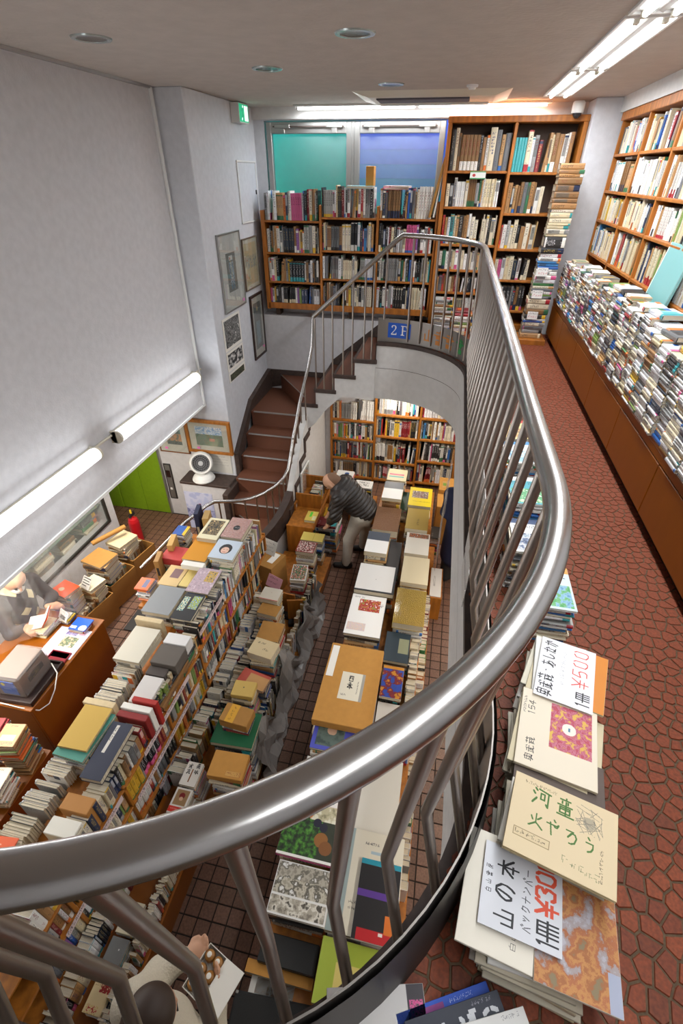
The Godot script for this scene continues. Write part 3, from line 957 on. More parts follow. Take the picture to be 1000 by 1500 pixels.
# ---------- stairs and railings ----------
func staircase() -> void:
	var t := thing("staircase", "winding staircase with brown treads and steel nosings", "staircase", Vector3.ZERO)
	var rise := 0.225
	# upper flight along the back wall
	var xs := [-0.82, -1.09, -1.36, -1.63]
	for k in 3:
		var y := -rise * (k + 1)
		part("tread", bx(xs[k + 1] - 0.02, xs[k] + 0.01, y - 0.035, y, 6.1, 7.14, 0.004), M.stair_brown, t)
		part("riser", bx(xs[k] - 0.015, xs[k], y, y + rise - 0.035, 6.14, 7.14), M.stair_brown, t)
		part("nosing", bx(xs[k + 1] - 0.024, xs[k + 1] + 0.012, y - 0.004, y + 0.004, 6.1, 7.12, 0.002), M.skirt, t)
		part("tread_edge", bx(xs[k + 1] - 0.02, xs[k] + 0.02, y - 0.045, y + 0.006, 6.07, 6.1, 0.004), M.skirt, t)
	part("riser", bx(xs[3] - 0.015, xs[3], -0.9, -0.71, 6.14, 7.14), M.stair_brown, t)
	part("tread_edge", bx(-1.84, -1.6, -0.945, -0.894, 6.07, 6.1, 0.004), M.skirt, t)
	# two winders in the corner
	var w := MB.new()
	w.prism(PackedVector2Array([Vector2(-1.61, -6.1), Vector2(-1.61, -7.14), Vector2(-2.48, -7.14), Vector2(-1.84, -6.3), Vector2(-1.84, -6.1)]), -0.935, -0.9)
	part("tread", w, M.stair_brown, t)
	w = MB.new()
	w.prism(PackedVector2Array([Vector2(-2.48, -7.14), Vector2(-1.84, -6.3), Vector2(-1.825, -6.315), Vector2(-2.46, -7.14)]), -1.125, -0.935)
	part("riser", w, M.stair_brown, t)
	w = MB.new()
	w.tube([W(-2.47, -0.9, 7.13), W(-1.85, -0.9, 6.31)], 0.008, 8)
	part("nosing", w, M.alu, t)
	w = MB.new()
	w.prism(PackedVector2Array([Vector2(-2.64, -7.14), Vector2(-2.46, -7.14), Vector2(-1.82, -6.3), Vector2(-1.82, -6.165), Vector2(-2.64, -6.165)]), -1.16, -1.125)
	part("tread", w, M.stair_brown, t)
	# lower flight towards the shop
	var ds := [6.165, 5.89, 5.63, 5.36, 5.08]
	for k in 5:
		var y := -1.125 - rise * k
		if k > 0: part("tread", bx(-2.64, -1.82, y - 0.035, y, ds[k], ds[k - 1] + 0.02, 0.004), M.stair_brown, t)
		part("riser", bx(-2.64, -1.84, y - rise, y - 0.03, ds[k] + 0.015, ds[k] + 0.03), M.stair_brown, t)
		part("nosing", bx(-2.6, -1.9, y - 0.012, y + 0.004, ds[k] - 0.012, ds[k] + 0.02, 0.003), M.alu, t)
	# last two steps fan out round the curved end
	var c := Vector2(-2.68, 5.2)
	for k in 2:
		var y := -2.25 - rise * k
		var a0: float = [-0.12, -0.62][k]
		var a1: float = [-0.62, -1.1][k]
		var q := PackedVector2Array([Vector2(c.x, -c.y)])
		for i in 7:
			var a := lerpf(a0, a1, i / 6.0)
			q.append(Vector2(c.x + cos(a) * 0.84, -(c.y + sin(a) * 0.84)))
		w = MB.new()
		w.prism(q, y - 0.2, y)
		part("tread", w, M.stair_brown, t)
		w = MB.new()
		w.tube([W(c.x + cos(a1) * 0.1, y, c.y + sin(a1) * 0.1), W(c.x + cos(a1) * 0.82, y, c.y + sin(a1) * 0.82)], 0.009, 8)
		part("nosing", w, M.alu, t)
	# dark skirting up the walls
	w = MB.new()
	var sk := PackedVector2Array([Vector2(-2.7, -0.82), Vector2(-1.75, -0.82), Vector2(-1.62, -0.6), Vector2(-0.82, 0.06), Vector2(-0.82, -0.22), Vector2(-1.62, -0.9), Vector2(-2.7, -1.13)])
	var rot := Transform3D(Basis(Vector3(1, 0, 0), Vector3(0, 0, -1), Vector3(0, 1, 0)), W(0, 0, 7.14))
	w.prism(sk, 0.0, 0.02, rot)
	part("skirting", w, M.skirt, t)
	w = MB.new()
	var sl := PackedVector2Array([Vector2(-7.14, -0.82), Vector2(-6.25, -0.98), Vector2(-5.53, -1.5), Vector2(-5.53, -1.85), Vector2(-6.165, -1.16), Vector2(-7.14, -1.16)])
	var ro2 := Transform3D(Basis(Vector3(0, 0, 1), Vector3(1, 0, 0), Vector3(0, 1, 0)), Vector3(-2.7, 0, 0))
	w.prism(sl, 0.0, 0.06, ro2)
	part("skirting", w, M.skirt, t)
	part("skirting", bx(-2.7, -2.62, -2.7, -1.86, 5.0, 5.52, 0.004), M.skirt, t)
	# white parapet wall below the bookcase behind the upper flight
	var lw := MB.new()
	lw.box(W(-2.7, LOW, 7.4), W(-0.82, 0.0, 7.15))
	struct("wall_stair_back", lw, M.wall)
	# stringer wall facing the shop with its sawtooth top and curved soffit
	var front := PackedVector2Array([Vector2(-0.82, -0.012), Vector2(-0.82, -0.23), Vector2(-1.09, -0.23), Vector2(-1.09, -0.46), Vector2(-1.36, -0.46), Vector2(-1.36, -0.685), Vector2(-1.63, -0.685), Vector2(-1.63, -0.91), Vector2(-1.84, -0.91), Vector2(-1.84, -1.35), Vector2(-1.66, -1.2), Vector2(-1.5, -0.98), Vector2(-1.28, -0.76), Vector2(-1.1, SLAB), Vector2(-0.82, SLAB)])
	var ro3 := Transform3D(Basis(Vector3(1, 0, 0), Vector3(0, 0, -1), Vector3(0, 1, 0)), W(0, 0, 6.22))
	w = MB.new()
	w.prism(front, 0.0, 0.13, Transform3D(Basis(Vector3(1, 0, 0), Vector3(0, 0, 1), Vector3(0, 1, 0)), W(0, 0, 6.22)))
	struct("wall_stringer", w, M.plaster)
	# soffit under the flights
	w = MB.new()
	var so := [Vector2(-0.82, SLAB), Vector2(-1.1, SLAB), Vector2(-1.28, -0.76), Vector2(-1.5, -0.98), Vector2(-1.66, -1.2), Vector2(-1.84, -1.35)]
	for i in so.size() - 1:
		w.quad(W(so[i].x, so[i].y, 7.15), W(so[i].x, so[i].y, 6.2), W(so[i + 1].x, so[i + 1].y, 6.2), W(so[i + 1].x, so[i + 1].y, 7.15))
	struct("ceiling_stair_soffit", w, M.plaster)
	# outer wall of the lower flight: straight, then curved
	w = MB.new()
	var path := [Vector2(-1.76, 7.15), Vector2(-1.76, 6.2), Vector2(-1.76, 5.9), Vector2(-1.76, 5.63), Vector2(-1.76, 5.36), Vector2(-1.76, 5.2)]
	for k in range(1, 9):
		var a := -PI / 2 * k / 9.0
		path.append(c + Vector2(cos(a), sin(a)) * 0.92)
	var tops := [-0.9, -1.0, -1.2, -1.42, -1.66, -1.82]
	for k in 8: tops.append(-1.9 - 0.09 * k)
	for i in path.size() - 1:
		var a: Vector2 = path[i]
		var b: Vector2 = path[i + 1]
		w.quad(W(b.x, LOW, b.y), W(a.x, LOW, a.y), W(a.x, tops[i], a.y), W(b.x, tops[i + 1], b.y))
		var ia := a.lerp(c, 0.09) if i > 5 else a - Vector2(0.08, 0)
		var ib := b.lerp(c, 0.09) if i + 1 > 5 else b - Vector2(0.08, 0)
		w.quad(W(a.x, tops[i], a.y), W(ia.x, tops[i], ia.y), W(ib.x, tops[i + 1], ib.y), W(b.x, tops[i + 1], b.y))
		w.quad(W(ia.x, LOW, ia.y), W(ib.x, LOW, ib.y), W(ib.x, tops[i + 1], ib.y), W(ia.x, tops[i], ia.y))
	struct("wall_stair_outer", w, M.plaster)
	# dark sawtooth blocks along its top
	for k in 5:
		var y := -1.125 - rise * k
		part("tread_edge", bx(-1.85, -1.74, y - 0.05, y + 0.03, ds[k] - 0.05, ds[k] + 0.24, 0.004), M.skirt, t)
		part("tread_edge", bx(-1.84, -1.745, y - rise, y - 0.05, ds[k] - 0.05, ds[k] + 0.03, 0.004), M.skirt, t)
	w = MB.new()
	for i in range(5, path.size() - 1):
		var a: Vector2 = path[i]
		var b: Vector2 = path[i + 1]
		var oa := c + (a - c) * 1.015
		var ob := c + (b - c) * 1.015
		var ya: float = tops[i]
		var yb: float = tops[i + 1]
		w.quad(W(ob.x, yb - 0.28, ob.y), W(oa.x, ya - 0.28, oa.y), W(oa.x, ya + 0.02, oa.y), W(ob.x, yb + 0.02, ob.y))
		var ia := c + (a - c) * 0.9
		var ib := c + (b - c) * 0.9
		w.quad(W(oa.x, ya + 0.02, oa.y), W(ia.x, ya + 0.02, ia.y), W(ib.x, yb + 0.02, ib.y), W(ob.x, yb + 0.02, ob.y))
	part("curved_kerb", w, M.skirt, t)

func railing() -> void:
	var t := thing("railing", "brushed steel railing curving round the stairwell opening", "railing", Vector3.ZERO)
	var path := []
	var pr := rim(0.0)
	var fine := []
	# smooth rail: arcs sampled more finely than the rim
	fine.append(Vector2(-0.60, 6.11))
	for k in 25:
		var a := PI / 2 * (1 - k / 24.0) - 0.0
		fine.append(Vector2(-0.70, 5.15) + Vector2(cos(a) * 0.98, sin(a) * 0.96))
	fine = fine.slice(4)
	fine.push_front(Vector2(-0.57, 6.11))
	for d in [4.6, 3.8, 3.0, 2.2, 1.5]: fine.append(Vector2(0.28, d))
	for k in 33:
		var a := -PI / 2 * k / 32.0
		fine.append(Vector2(-0.67, 1.0) + Vector2(cos(a), sin(a)) * 0.953)
	fine.append(Vector2(-1.5, 0.047)); fine.append(Vector2(-2.98, 0.047))
	for p in fine: path.append(W(p.x, 1.18, p.y))
	# the stair handrail runs on from its end
	var lead := [W(-1.63, 0.27, 6.11), W(-1.3, 0.56, 6.11), W(-0.95, 0.865, 6.11), W(-0.68, 1.1, 6.11), W(-0.63, 1.143, 6.11)]
	var m := MB.new()
	m.tube(lead + path, 0.0275, 22)
	part("handrail", m, M.steel, t)
	m = MB.new()
	m.tube([W(-1.63, 0.285, 6.11), W(-1.645, 0.24, 6.11), W(-1.65, 0.1, 6.1), W(-1.66, -0.1, 6.08), W(-1.71, -0.36, 6.05), W(-1.75, -0.55, 5.98), W(-1.8, -0.82, 5.86), W(-1.82, -1.02, 5.75), W(-1.84, -1.2, 5.63), W(-1.845, -1.38, 5.5), W(-1.85, -1.55, 5.36), W(-1.87, -1.6, 5.2), W(-1.93, -1.615, 4.98), W(-2.02, -1.62, 4.8), W(-2.14, -1.62, 4.66), W(-2.32, -1.62, 4.56), W(-2.55, -1.62, 4.5), W(-2.63, -1.64, 4.42), W(-2.78, -1.71, 4.12), W(-2.95, -1.86, 3.75), W(-3.06, -1.95, 3.5)], 0.022, 14)
	part("lower_handrail", m, M.steel, t)
	# steel kick plate round the edge, dark nosing under it
	var r0 := rim(0.036)
	var r1 := rim(0.041)
	m = MB.new()
	for i in r0.size() - 1:
		var a: Vector2 = r0[i]; var b: Vector2 = r0[i + 1]; var c: Vector2 = r1[i]; var d: Vector2 = r1[i + 1]
		m.quad(W(a.x, 0.0, a.y), W(b.x, 0.0, b.y), W(b.x, 0.28, b.y), W(a.x, 0.28, a.y))
		m.quad(W(d.x, 0.0, d.y), W(c.x, 0.0, c.y), W(c.x, 0.28, c.y), W(d.x, 0.28, d.y))
		m.quad(W(a.x, 0.28, a.y), W(b.x, 0.28, b.y), W(d.x, 0.28, d.y), W(c.x, 0.28, c.y))
	m.quad(W(r1[0].x, 0.0, r1[0].y), W(r0[0].x, 0.0, r0[0].y), W(r0[0].x, 0.28, r0[0].y), W(r1[0].x, 0.28, r1[0].y))
	part("kick_plate", m, M.band, t)
	# low inner kerb on the floor side of the bars
	m = MB.new()
	var i0 := rim(0.054)
	var i1 := rim(0.078)
	for i in i0.size() - 1:
		var a: Vector2 = i0[i]; var b: Vector2 = i0[i + 1]; var c: Vector2 = i1[i]; var d: Vector2 = i1[i + 1]
		m.quad(W(a.x, -0.01, a.y), W(b.x, -0.01, b.y), W(b.x, 0.265, b.y), W(a.x, 0.265, a.y))
		m.quad(W(a.x, 0.265, a.y), W(b.x, 0.265, b.y), W(d.x, -0.003, d.y), W(c.x, -0.003, c.y))
	part("inner_kerb", m, M.kerb, t)
	m = MB.new()
	var rn := rim(-0.012)
	for i in r0.size() - 1:
		var a: Vector2 = rn[i]; var b: Vector2 = rn[i + 1]; var c: Vector2 = r1[i]; var d: Vector2 = r1[i + 1]
		m.quad(W(a.x, -0.045, a.y), W(b.x, -0.045, b.y), W(b.x, 0.0, b.y), W(a.x, 0.0, a.y))
		m.quad(W(a.x, 0.0, a.y), W(b.x, 0.0, b.y), W(d.x, 0.0, d.y), W(c.x, 0.0, c.y))
		m.quad(W(c.x, -0.045, c.y), W(d.x, -0.045, d.y), W(b.x, -0.045, b.y), W(a.x, -0.045, a.y))
	part("nosing", m, M.skirt, t)
	# bent balusters
	var run := 0.0
	var next := 0.06
	var start := 1
	for i in range(start, fine.size() - 1):
		var a: Vector2 = fine[i]
		var b: Vector2 = fine[i + 1]
		var l := a.distance_to(b)
		while next < run + l:
			var p := a.lerp(b, (next - run) / l)
			var dir := (b - a).normalized()
			var into := Vector2(dir.y, -dir.x)  # towards the opening
			var ref := Vector2(-0.7, 3.0) - p
			if into.dot(ref) < 0: into = -into
			var q := MB.new()
			var bent := 1.0 - smoothstep(4.2, 5.3, p.y)  # the bars of the far curve are straight
			var k1 := p + into * lerpf(-0.03, 0.058, bent)
			var k2 := p - into * 0.044
			q.tube([W(p.x, 1.16, p.y), W(k1.x, 0.5, k1.y), W(k2.x, 0.03, k2.y)], 0.0142, 12)
			part("baluster", q, M.bar_steel, t)
			next += 0.152
		run += l
	# thin balusters on the stairs
	for e in [[-0.74, 1.06, 0.28], [-0.88, 0.93, -0.22], [-0.98, 0.84, -0.22], [-1.13, 0.71, -0.445], [-1.25, 0.61, -0.445], [-1.39, 0.48, -0.67], [-1.51, 0.38, -0.67], [-1.62, 0.24, -0.895]]:
		m = MB.new()
		m.tube([W(e[0], e[1], 6.105), W(e[0], e[2], 6.105)], 0.011, 10)
		part("stair_baluster", m, M.bar_steel, t)
	for e in [[-1.75, -0.55, -1.1, 5.98], [-1.79, -0.78, -1.1, 5.88], [-1.81, -0.93, -1.33, 5.79], [-1.82, -1.08, -1.33, 5.7], [-1.835, -1.2, -1.55, 5.6], [-1.84, -1.35, -1.55, 5.5], [-1.85, -1.48, -1.78, 5.4], [-1.855, -1.57, -1.78, 5.29], [-1.87, -1.6, -2.0, 5.18], [-1.9, -1.61, -2.0, 5.07], [-1.95, -1.615, -2.2, 4.95], [-2.0, -1.62, -2.2, 4.84], [-2.08, -1.62, -2.25, 4.72], [-2.2, -1.62, -2.4, 4.62], [-2.34, -1.62, -2.45, 4.55], [-2.5, -1.62, -2.7, 4.51], [-2.66, -1.65, -2.7, 4.36], [-2.8, -1.72, -2.7, 4.08]]:
		m = MB.new()
		m.tube([W(e[0], e[1], e[3]), W(e[0], e[2], e[3])], 0.0105, 10)
		part("stair_baluster", m, M.bar_steel, t)
	# floor sign on the kick plate
	var plate := MB.new()
	band_patch(plate, 0.13, 0.42, 0.055, 0.235, -0.034)
	var pl := part("sign_plate", plate, mat(hexc("1452b4"), 0.4), t)
	pl.set_meta("label", "blue plate reading 2F")
	var font := SystemFont.new()
	font.font_names = PackedStringArray(["Droid Serif"])
	for g in [["2", 0.17], ["F", 0.30]]:
		var tm := TextMesh.new()
		tm.text = g[0]
		tm.font = font
		tm.font_size = 32
		tm.pixel_size = 0.0048
		tm.depth = 0.002
		var f := band_at(g[1] + 0.035, 0.036)
		var o := put("lettering", tm, M.white, pl, Transform3D(Basis(f[1], Vector3.UP, f[1].cross(Vector3.UP)), f[0] + Vector3(0, 0.145, 0) + f[1].cross(Vector3.UP) * 0.006))
	var org := mat(hexc("d08432"), 0.5)
	var sgn := 0
	for s in ["山", "書", "書"]:
		var b := MB.new()
		band_glyph(b, s, 0.58 + sgn * 0.17, 0.05, 0.17)
		part("lettering", b, org, t)
		sgn += 1
	var grn := MB.new()
	band_glyph(grn, "書", 1.14, 0.06, 0.17)
	part("lettering", grn, mat(hexc("2f9a50"), 0.5), t)
	# paper slip tied to the bars near the viewer
	var n := thing("paper_notice", "long torn white paper notice fixed to the railing bars", "notice", W(0.235, 0.12, 1.75))
	var pm := MB.new()
	for k in 6:
		var y0 := 0.1 * k
		var y1 := 0.1 * (k + 1)
		var w0 := 0.05 + 0.04 * sin(k * 1.3)
		var w1 := 0.05 + 0.04 * sin((k + 1) * 1.3)
		pm.box(Vector3(0.002 * (k % 2), y0, -0.09 - w0), Vector3(0.0035 + 0.002 * (k % 2), y1, 0.09 + w1 * 0.5))
	part("sheet", pm, tri_mat(0.08, hexc("cbbdb4"), hexc("e4dfd8"), Vector3(6, 6, 6), 0.8, 77), n)

func band_at(s: float, off: float) -> Array:
	# a point s metres along the kick plate from the stairs, facing the opening, and the direction along it
	var r := rim(off)
	for i in r.size() - 1:
		var a: Vector2 = r[i]
		var b: Vector2 = r[i + 1]
		var l := a.distance_to(b)
		if s <= l:
			var p := a.lerp(b, s / l)
			return [W(p.x, 0, p.y), Vector3(b.x - a.x, 0, -(b.y - a.y)).normalized()]
		s -= l
	return [Vector3.ZERO, Vector3.RIGHT]

func band_patch(b: MB, s0: float, s1: float, y0: float, y1: float, off: float) -> void:
	var k := maxi(1, int((s1 - s0) / 0.06))
	for i in k:
		var p: Vector3 = band_at(lerpf(s0, s1, float(i) / k), -off)[0]
		var q: Vector3 = band_at(lerpf(s0, s1, float(i + 1) / k), -off)[0]
		b.quad(p + Vector3(0, y0, 0), q + Vector3(0, y0, 0), q + Vector3(0, y1, 0), p + Vector3(0, y1, 0))

func band_glyph(b: MB, ch: String, s: float, y: float, size: float) -> void:
	for st in String(G[ch]).split(" "):
		for i in range(0, st.length() - 3, 2):
			var p := Vector2(float(st[i]), float(st[i + 1])) * size / 10.0
			var q := Vector2(float(st[i + 2]), float(st[i + 3])) * size / 10.0
			var w := size * 0.05
			var lo := Vector2(minf(p.x, q.x) - w, minf(p.y, q.y) - w)
			var hi := Vector2(maxf(p.x, q.x) + w, maxf(p.y, q.y) + w)
			if absf(p.x - q.x) > 0.02 and absf(p.y - q.y) > 0.02:
				var k := 4
				for j in k:
					var c := p.lerp(q, (j + 0.5) / k)
					band_patch(b, s + c.x - w, s + c.x + w, y + size - c.y - w * 1.6, y + size - c.y + w * 1.6, -0.0345)
			else:
				band_patch(b, s + lo.x, s + hi.x, y + size - hi.y, y + size - lo.y, -0.0345)

# ---------- upper floor ----------
const ART := {"white": 6, "cream": 3, "black": 4.5, "grey": 2.5, "navy": 1.2, "red": 0.9, "blue": 0.5, "tan": 1.6, "green": 0.3, "yellow": 0.35, "pink": 0.35, "teal": 0.12, "orange": 0.3}
const PALE := {"white": 8, "cream": 4, "grey": 1.4, "tan": 1.5, "black": 0.7, "blue": 0.6, "red": 0.4, "green": 0.4, "yellow": 0.4, "navy": 0.3}
const OLD := {"white": 3, "cream": 5, "tan": 4, "grey": 1.5, "black": 1, "navy": 0.8, "green": 0.6, "red": 0.7, "teal": 0.3}
const POCKET := {"white": 10, "cream": 5, "grey": 2, "blue": 0.9, "green": 0.5, "red": 0.5, "black": 0.9, "navy": 0.8, "pink": 0.4, "yellow": 0.5, "teal": 0.4, "orange": 0.3, "tan": 0.8}
const CLOTH := {"white": 2, "cream": 4, "tan": 4, "grey": 1.4, "black": 1.5, "navy": 1, "red": 1, "green": 0.7, "yellow": 0.7}

func upper_bookcases() -> void:
	var S := Vector3(0, 0, 1)
	# low bookcase under the windows
	var t := thing("bookcase", "orange-brown wooden bookcase of three bays under the frosted windows", "bookcase", Vector3.ZERO)
	var ux := [-2.6, -1.79, -1.03, -0.28]
	var tops := [1.33, 1.4, 1.4, 1.45]
	for k in 4: part("side_panel", bx(ux[k] - (0.0 if k else 0.0), ux[k] + (0.055 if k == 0 else 0.032), 0.1, tops[k], 7.1, 7.37, 0.005), M.case, t)
	var lv := [[1.22, 0.84, 0.476, 0.19], [1.267, 0.885, 0.537, 0.19], [1.27, 0.885, 0.54, 0.19]]
	for b in 3:
		for k in 4:
			var y: float = lv[b][k]
			part("shelf", bx(ux[b] + 0.03, ux[b + 1], y - (0.08 if k == 3 else 0.024), y, 7.1, 7.37, 0.004), M.case, t)
	part("back_panel", bx(-2.58, -0.27, 0.12, 1.3, 7.37, 7.395), M.case_back, t)
	for x in [-2.5, -1.4, -0.5]: part("foot", bx(x, x + 0.06, 0.0, 0.1, 7.2, 7.36), M.case_back, t)
	var bay := ["corner bay", "middle bay", "inner bay"]
	for b in 3:
		var x0: float = ux[b] + (0.06 if b == 0 else 0.036)
		var ln: float = ux[b + 1] - x0 - 0.006
		for k in 4:
			var y: float = lv[b][k]
			var hmax: float = 0.36 if k == 0 else lv[b][k - 1] - y - 0.04
			var nm: String = ["top row", "upper shelf", "middle shelf", "bottom shelf"][k]
			row("art_book", "art book", "%s, %s, window bookcase" % [nm, bay[b]], "art books in the window bookcase", W(x0, y, 7.105), S, ln if k or b == 0 else ln - 0.03, hmax * (0.74 if k else 0.78), hmax * 0.97, 0.2, 0.027, ART)
	# books lying across the top row
	volume("picture_book", "pale blue flat book lying across the top row by the window", "book", W(-1.26, 1.58, 7.2), 0.34, 0.2, 0.03, cover("8fc4cf", [["s", 0.3, 0.3, 0.2, 6, "20404a"]]), mat(hexc("86bcc8"), 0.5))
	volume("picture_book", "pink flat book slanting on the top row by the window", "book", W(-0.8, 1.575, 7.2), 0.34, 0.2, 0.022, mat(hexc("c8508a"), 0.5), mat(hexc("c23a7c"), 0.5), 0.2)
	volume("picture_book", "white flat book on the pink one by the window", "book", W(-0.79, 1.597, 7.19), 0.32, 0.19, 0.018, cover("dcd8d2", [["r", 0, 0.8, 1, 0.2, "b03060"]]), mat(hexc("d8d4ce"), 0.5), -0.12)
	carton("slipcase", "upright tan and white slipcase standing above the window bookcase", "slipcase", W(-1.14, 1.611, 7.22), 0.1, 0.16, 0.2, M.card)
	var bd := thing("board", "tall brown board leaning against the tall bookcase at the window", "board", W(-0.36, 1.29, 7.18), 0.0)
	part("sheet", rb(-0.015, 0.015, 0, 0.62, -0.14, 0.1, 0.003), M.kraft, bd)
	bd.rotation.z = -0.2
	var bd2 := thing("board", "white board leaning behind the brown board at the window", "board", W(-0.31, 1.29, 7.2), 0.0)
	part("sheet", rb(-0.01, 0.01, 0, 0.55, -0.12, 0.1, 0.003), M.paper, bd2)
	bd2.rotation.z = -0.13
	# tall bookcase to the ceiling
	t = thing("bookcase", "tall orange-brown wooden bookcase reaching the ceiling beside the pillar", "bookcase", Vector3.ZERO)
	for e in [[-0.245, -0.2], [0.49, 0.525], [1.205, 1.255]]: part("side_panel", bx(e[0], e[1], 0.0, 2.265 if e[0] != 0.49 else 2.21, 7.06, 7.38, 0.005), M.case, t)
	part("top_board", bx(-0.25, 1.26, 2.21, 2.27, 7.05, 7.38, 0.006), M.case, t)
	part("base_board", bx(-0.2, 1.2, 0.0, 0.07, 7.08, 7.37), M.case, t)
	part("back_panel", bx(-0.2, 1.205, 0.05, 2.22, 7.37, 7.395), M.case_back, t)
	var ll := [1.77, 1.41, 1.007, 0.716, 0.445, 0.17]
	var lr := [1.76, 1.353, 0.974, 0.619, 0.25]
	for y in ll: part("shelf", bx(-0.2, 0.49, y - 0.026, y, 7.08, 7.37, 0.004), M.case, t)
	for y in lr: part("shelf", bx(0.525, 1.205, y - 0.026, y, 7.08, 7.37, 0.004), M.case, t)
	for k in 6:
		var hm: float = (2.2 if k == 0 else ll[k - 1] - 0.04) - ll[k]
		row("hardcover", "hardcover book", "%s shelf, inner bay of the tall bookcase" % nth(k + 1), "hardcovers in the tall bookcase", W(-0.19, ll[k], 7.1), S, 0.67 if k != 1 else 0.64, hm * 0.72, hm * (0.93 if k else 0.98), 0.2, 0.05 if k == 0 else 0.03, CLOTH if k == 0 else (OLD if k < 3 else PALE))
	for k in 5:
		var hm: float = (2.18 if k == 0 else lr[k - 1] - 0.04) - lr[k]
		row("hardcover", "hardcover book", "%s shelf, pillar bay of the tall bookcase" % nth(k + 1), "hardcovers in the tall bookcase", W(0.53, lr[k], 7.1), S, 0.65 if k == 0 else 0.44, hm * 0.7, hm * 0.93, 0.2, 0.034, OLD if k < 3 else ART)
	# shelf tag under the top shelf
	var tg := thing("shelf_tag", "small green and white shelf tag under the top shelf", "tag", W(0.16, 1.765, 7.06))
	part("card", rb(-0.09, 0.09, -0.075, 0.0, 0.0, 0.003, 0.001), cover("e6e6e0", [["r", 0, 0, 1, 0.14, "3a9a58"], ["r", 0, 0.86, 1, 0.14, "3a9a58"], ["o", 0.25, 0.5, 0.2, "c04040"]], 120, 60), tg)
	# the tall stack of sets before the pillar
	var y := 0.06
	var plat := thing("low_platform", "low wooden platform under the tall stack of sets", "platform", W(1.06, 0, 6.6))
	part("board", rb(-0.18, 0.18, 0, 0.06, -0.18, 0.18), M.case, plat)
	var n := 0
	for seg in [[0.12, CLOTH, 0.04, 0.27], [0.34, PALE, 0.03, 0.26], [0.52, CLOTH, 0.045, 0.27], [0.84, PALE, 0.032, 0.25], [0.96, {"blue": 3, "white": 1}, 0.028, 0.25], [1.17, {"white": 3, "black": 1}, 0.06, 0.25], [1.43, {"cream": 1}, 0.035, 0.25], [1.84, {"tan": 1}, 0.05, 0.26]]:
		y = pile("boxed_volume", "boxed volume", "in the %s set of the pillar stack" % nth(n + 1), "tall stack of sets by the pillar", W(1.06 + n * 0.006, y, 6.6), Vector3(0, 0, 1), 0.2, seg[3], seg[0], seg[2], seg[1], 0.005)
		n += 1
	var pr := [[0.29, "lowest"], [0.53, "middle"], [0.77, "uppermost"]]
	for p in pr:
		var tag_ := thing("price_slip", "%s white price slip on the tall stack by the pillar" % p[1], "price slip", W(1.03, p[0], 6.478))
		part("paper", rb(-0.06, 0.06, 0, 0.09, -0.002, 0.0, 0.0005), cover("eeece8", [["s", 0.08, 0.1, 0.28, 6, "303030"], ["s", 0.1, 0.5, 0.3, 5, "c03038"]], 120, 90), tag_)
	# low stacks in front of the case, seen through the bars
	n = 0
	for e in [[-0.05, 6.8, 0.42], [0.2, 6.78, 0.3], [0.45, 6.82, 0.36]]:
		pile("folio", "folio", "of the %s low stack behind the curved bars" % nth(n + 1), "low stacks behind the bars", W(e[0], 0.0, e[1]), Vector3(0, 0, 1), 0.2, 0.24, e[2], 0.03, PALE)
		n += 1
	# bookcase on the right wall
	t = thing("bookcase", "brown wall bookcase above the paperback cabinet", "bookcase", Vector3.ZERO)
	var bd_ := [6.88, 5.95, 5.07, 4.19, 3.31, 2.43]
	for k in bd_.size(): part("side_panel", bx(1.555, 1.86, 0.62, 2.27, bd_[k] - 0.017, bd_[k] + 0.017, 0.004), M.case, t)
	part("cornice", bx(1.535, 1.88, 2.2, 2.27, 2.4, 6.9, 0.005), M.case, t)
	part("back_panel", bx(1.86, 1.885, 0.62, 2.25, 2.43, 6.88), M.case_back, t)
	var wr := [1.92, 1.6, 1.33, 1.0, 0.66]
	for b in 5:
		for yy in wr: part("shelf", bx(1.55, 1.86, yy - 0.024, yy, bd_[b + 1] + 0.017, bd_[b] - 0.017, 0.003), M.case, t)
	for b in 3:
		for k in 4:
			if b == 2 and k == 0: continue
			var hm: float = (2.19 if k == 0 else wr[k - 1] - 0.03) - wr[k]
			var called: String = ["guidebook", "guidebook", "mountain_book", "mountain_book"][k]
			row(called, called.replace("_", " "), "%s shelf, %s bay of the wall bookcase" % [nth(k + 1), nth(b + 1)], called.replace("_", " ") + "s on the wall bookcase", W(1.565, wr[k], bd_[b] - 0.022), Vector3(-1, 0, 0), bd_[b] - bd_[b + 1] - 0.045, hm * 0.76, hm * 0.97, 0.18, 0.031, PALE if k < 3 or b == 0 else OLD, "from the far end")
	for q in [[6.4, 1.87, "white"], [5.5, 1.56, "grey"]]:
		volume("picture_book", "%s flat book lying on the row of the wall bookcase" % q[2], "book", W(1.67, q[1], q[0]), 0.16, 0.24, 0.02, mat(hexc("dcdad4"), 0.5), mat(hexc("d0cec8"), 0.5))
	var pf := thing("portfolio", "large teal portfolio with white border leaning on the wall bookcase", "portfolio", W(1.5, 0.93, 4.2))
	part("board", rb(-0.012, 0.012, 0, 0.42, -0.22, 0.22, 0.003), cover("7fb4b4", [["r", 0, 0, 1, 0.04, "e8e8e4"], ["r", 0, 0, 0.05, 1, "e8e8e4"]]), pf)
	pf.rotation.z = -0.16

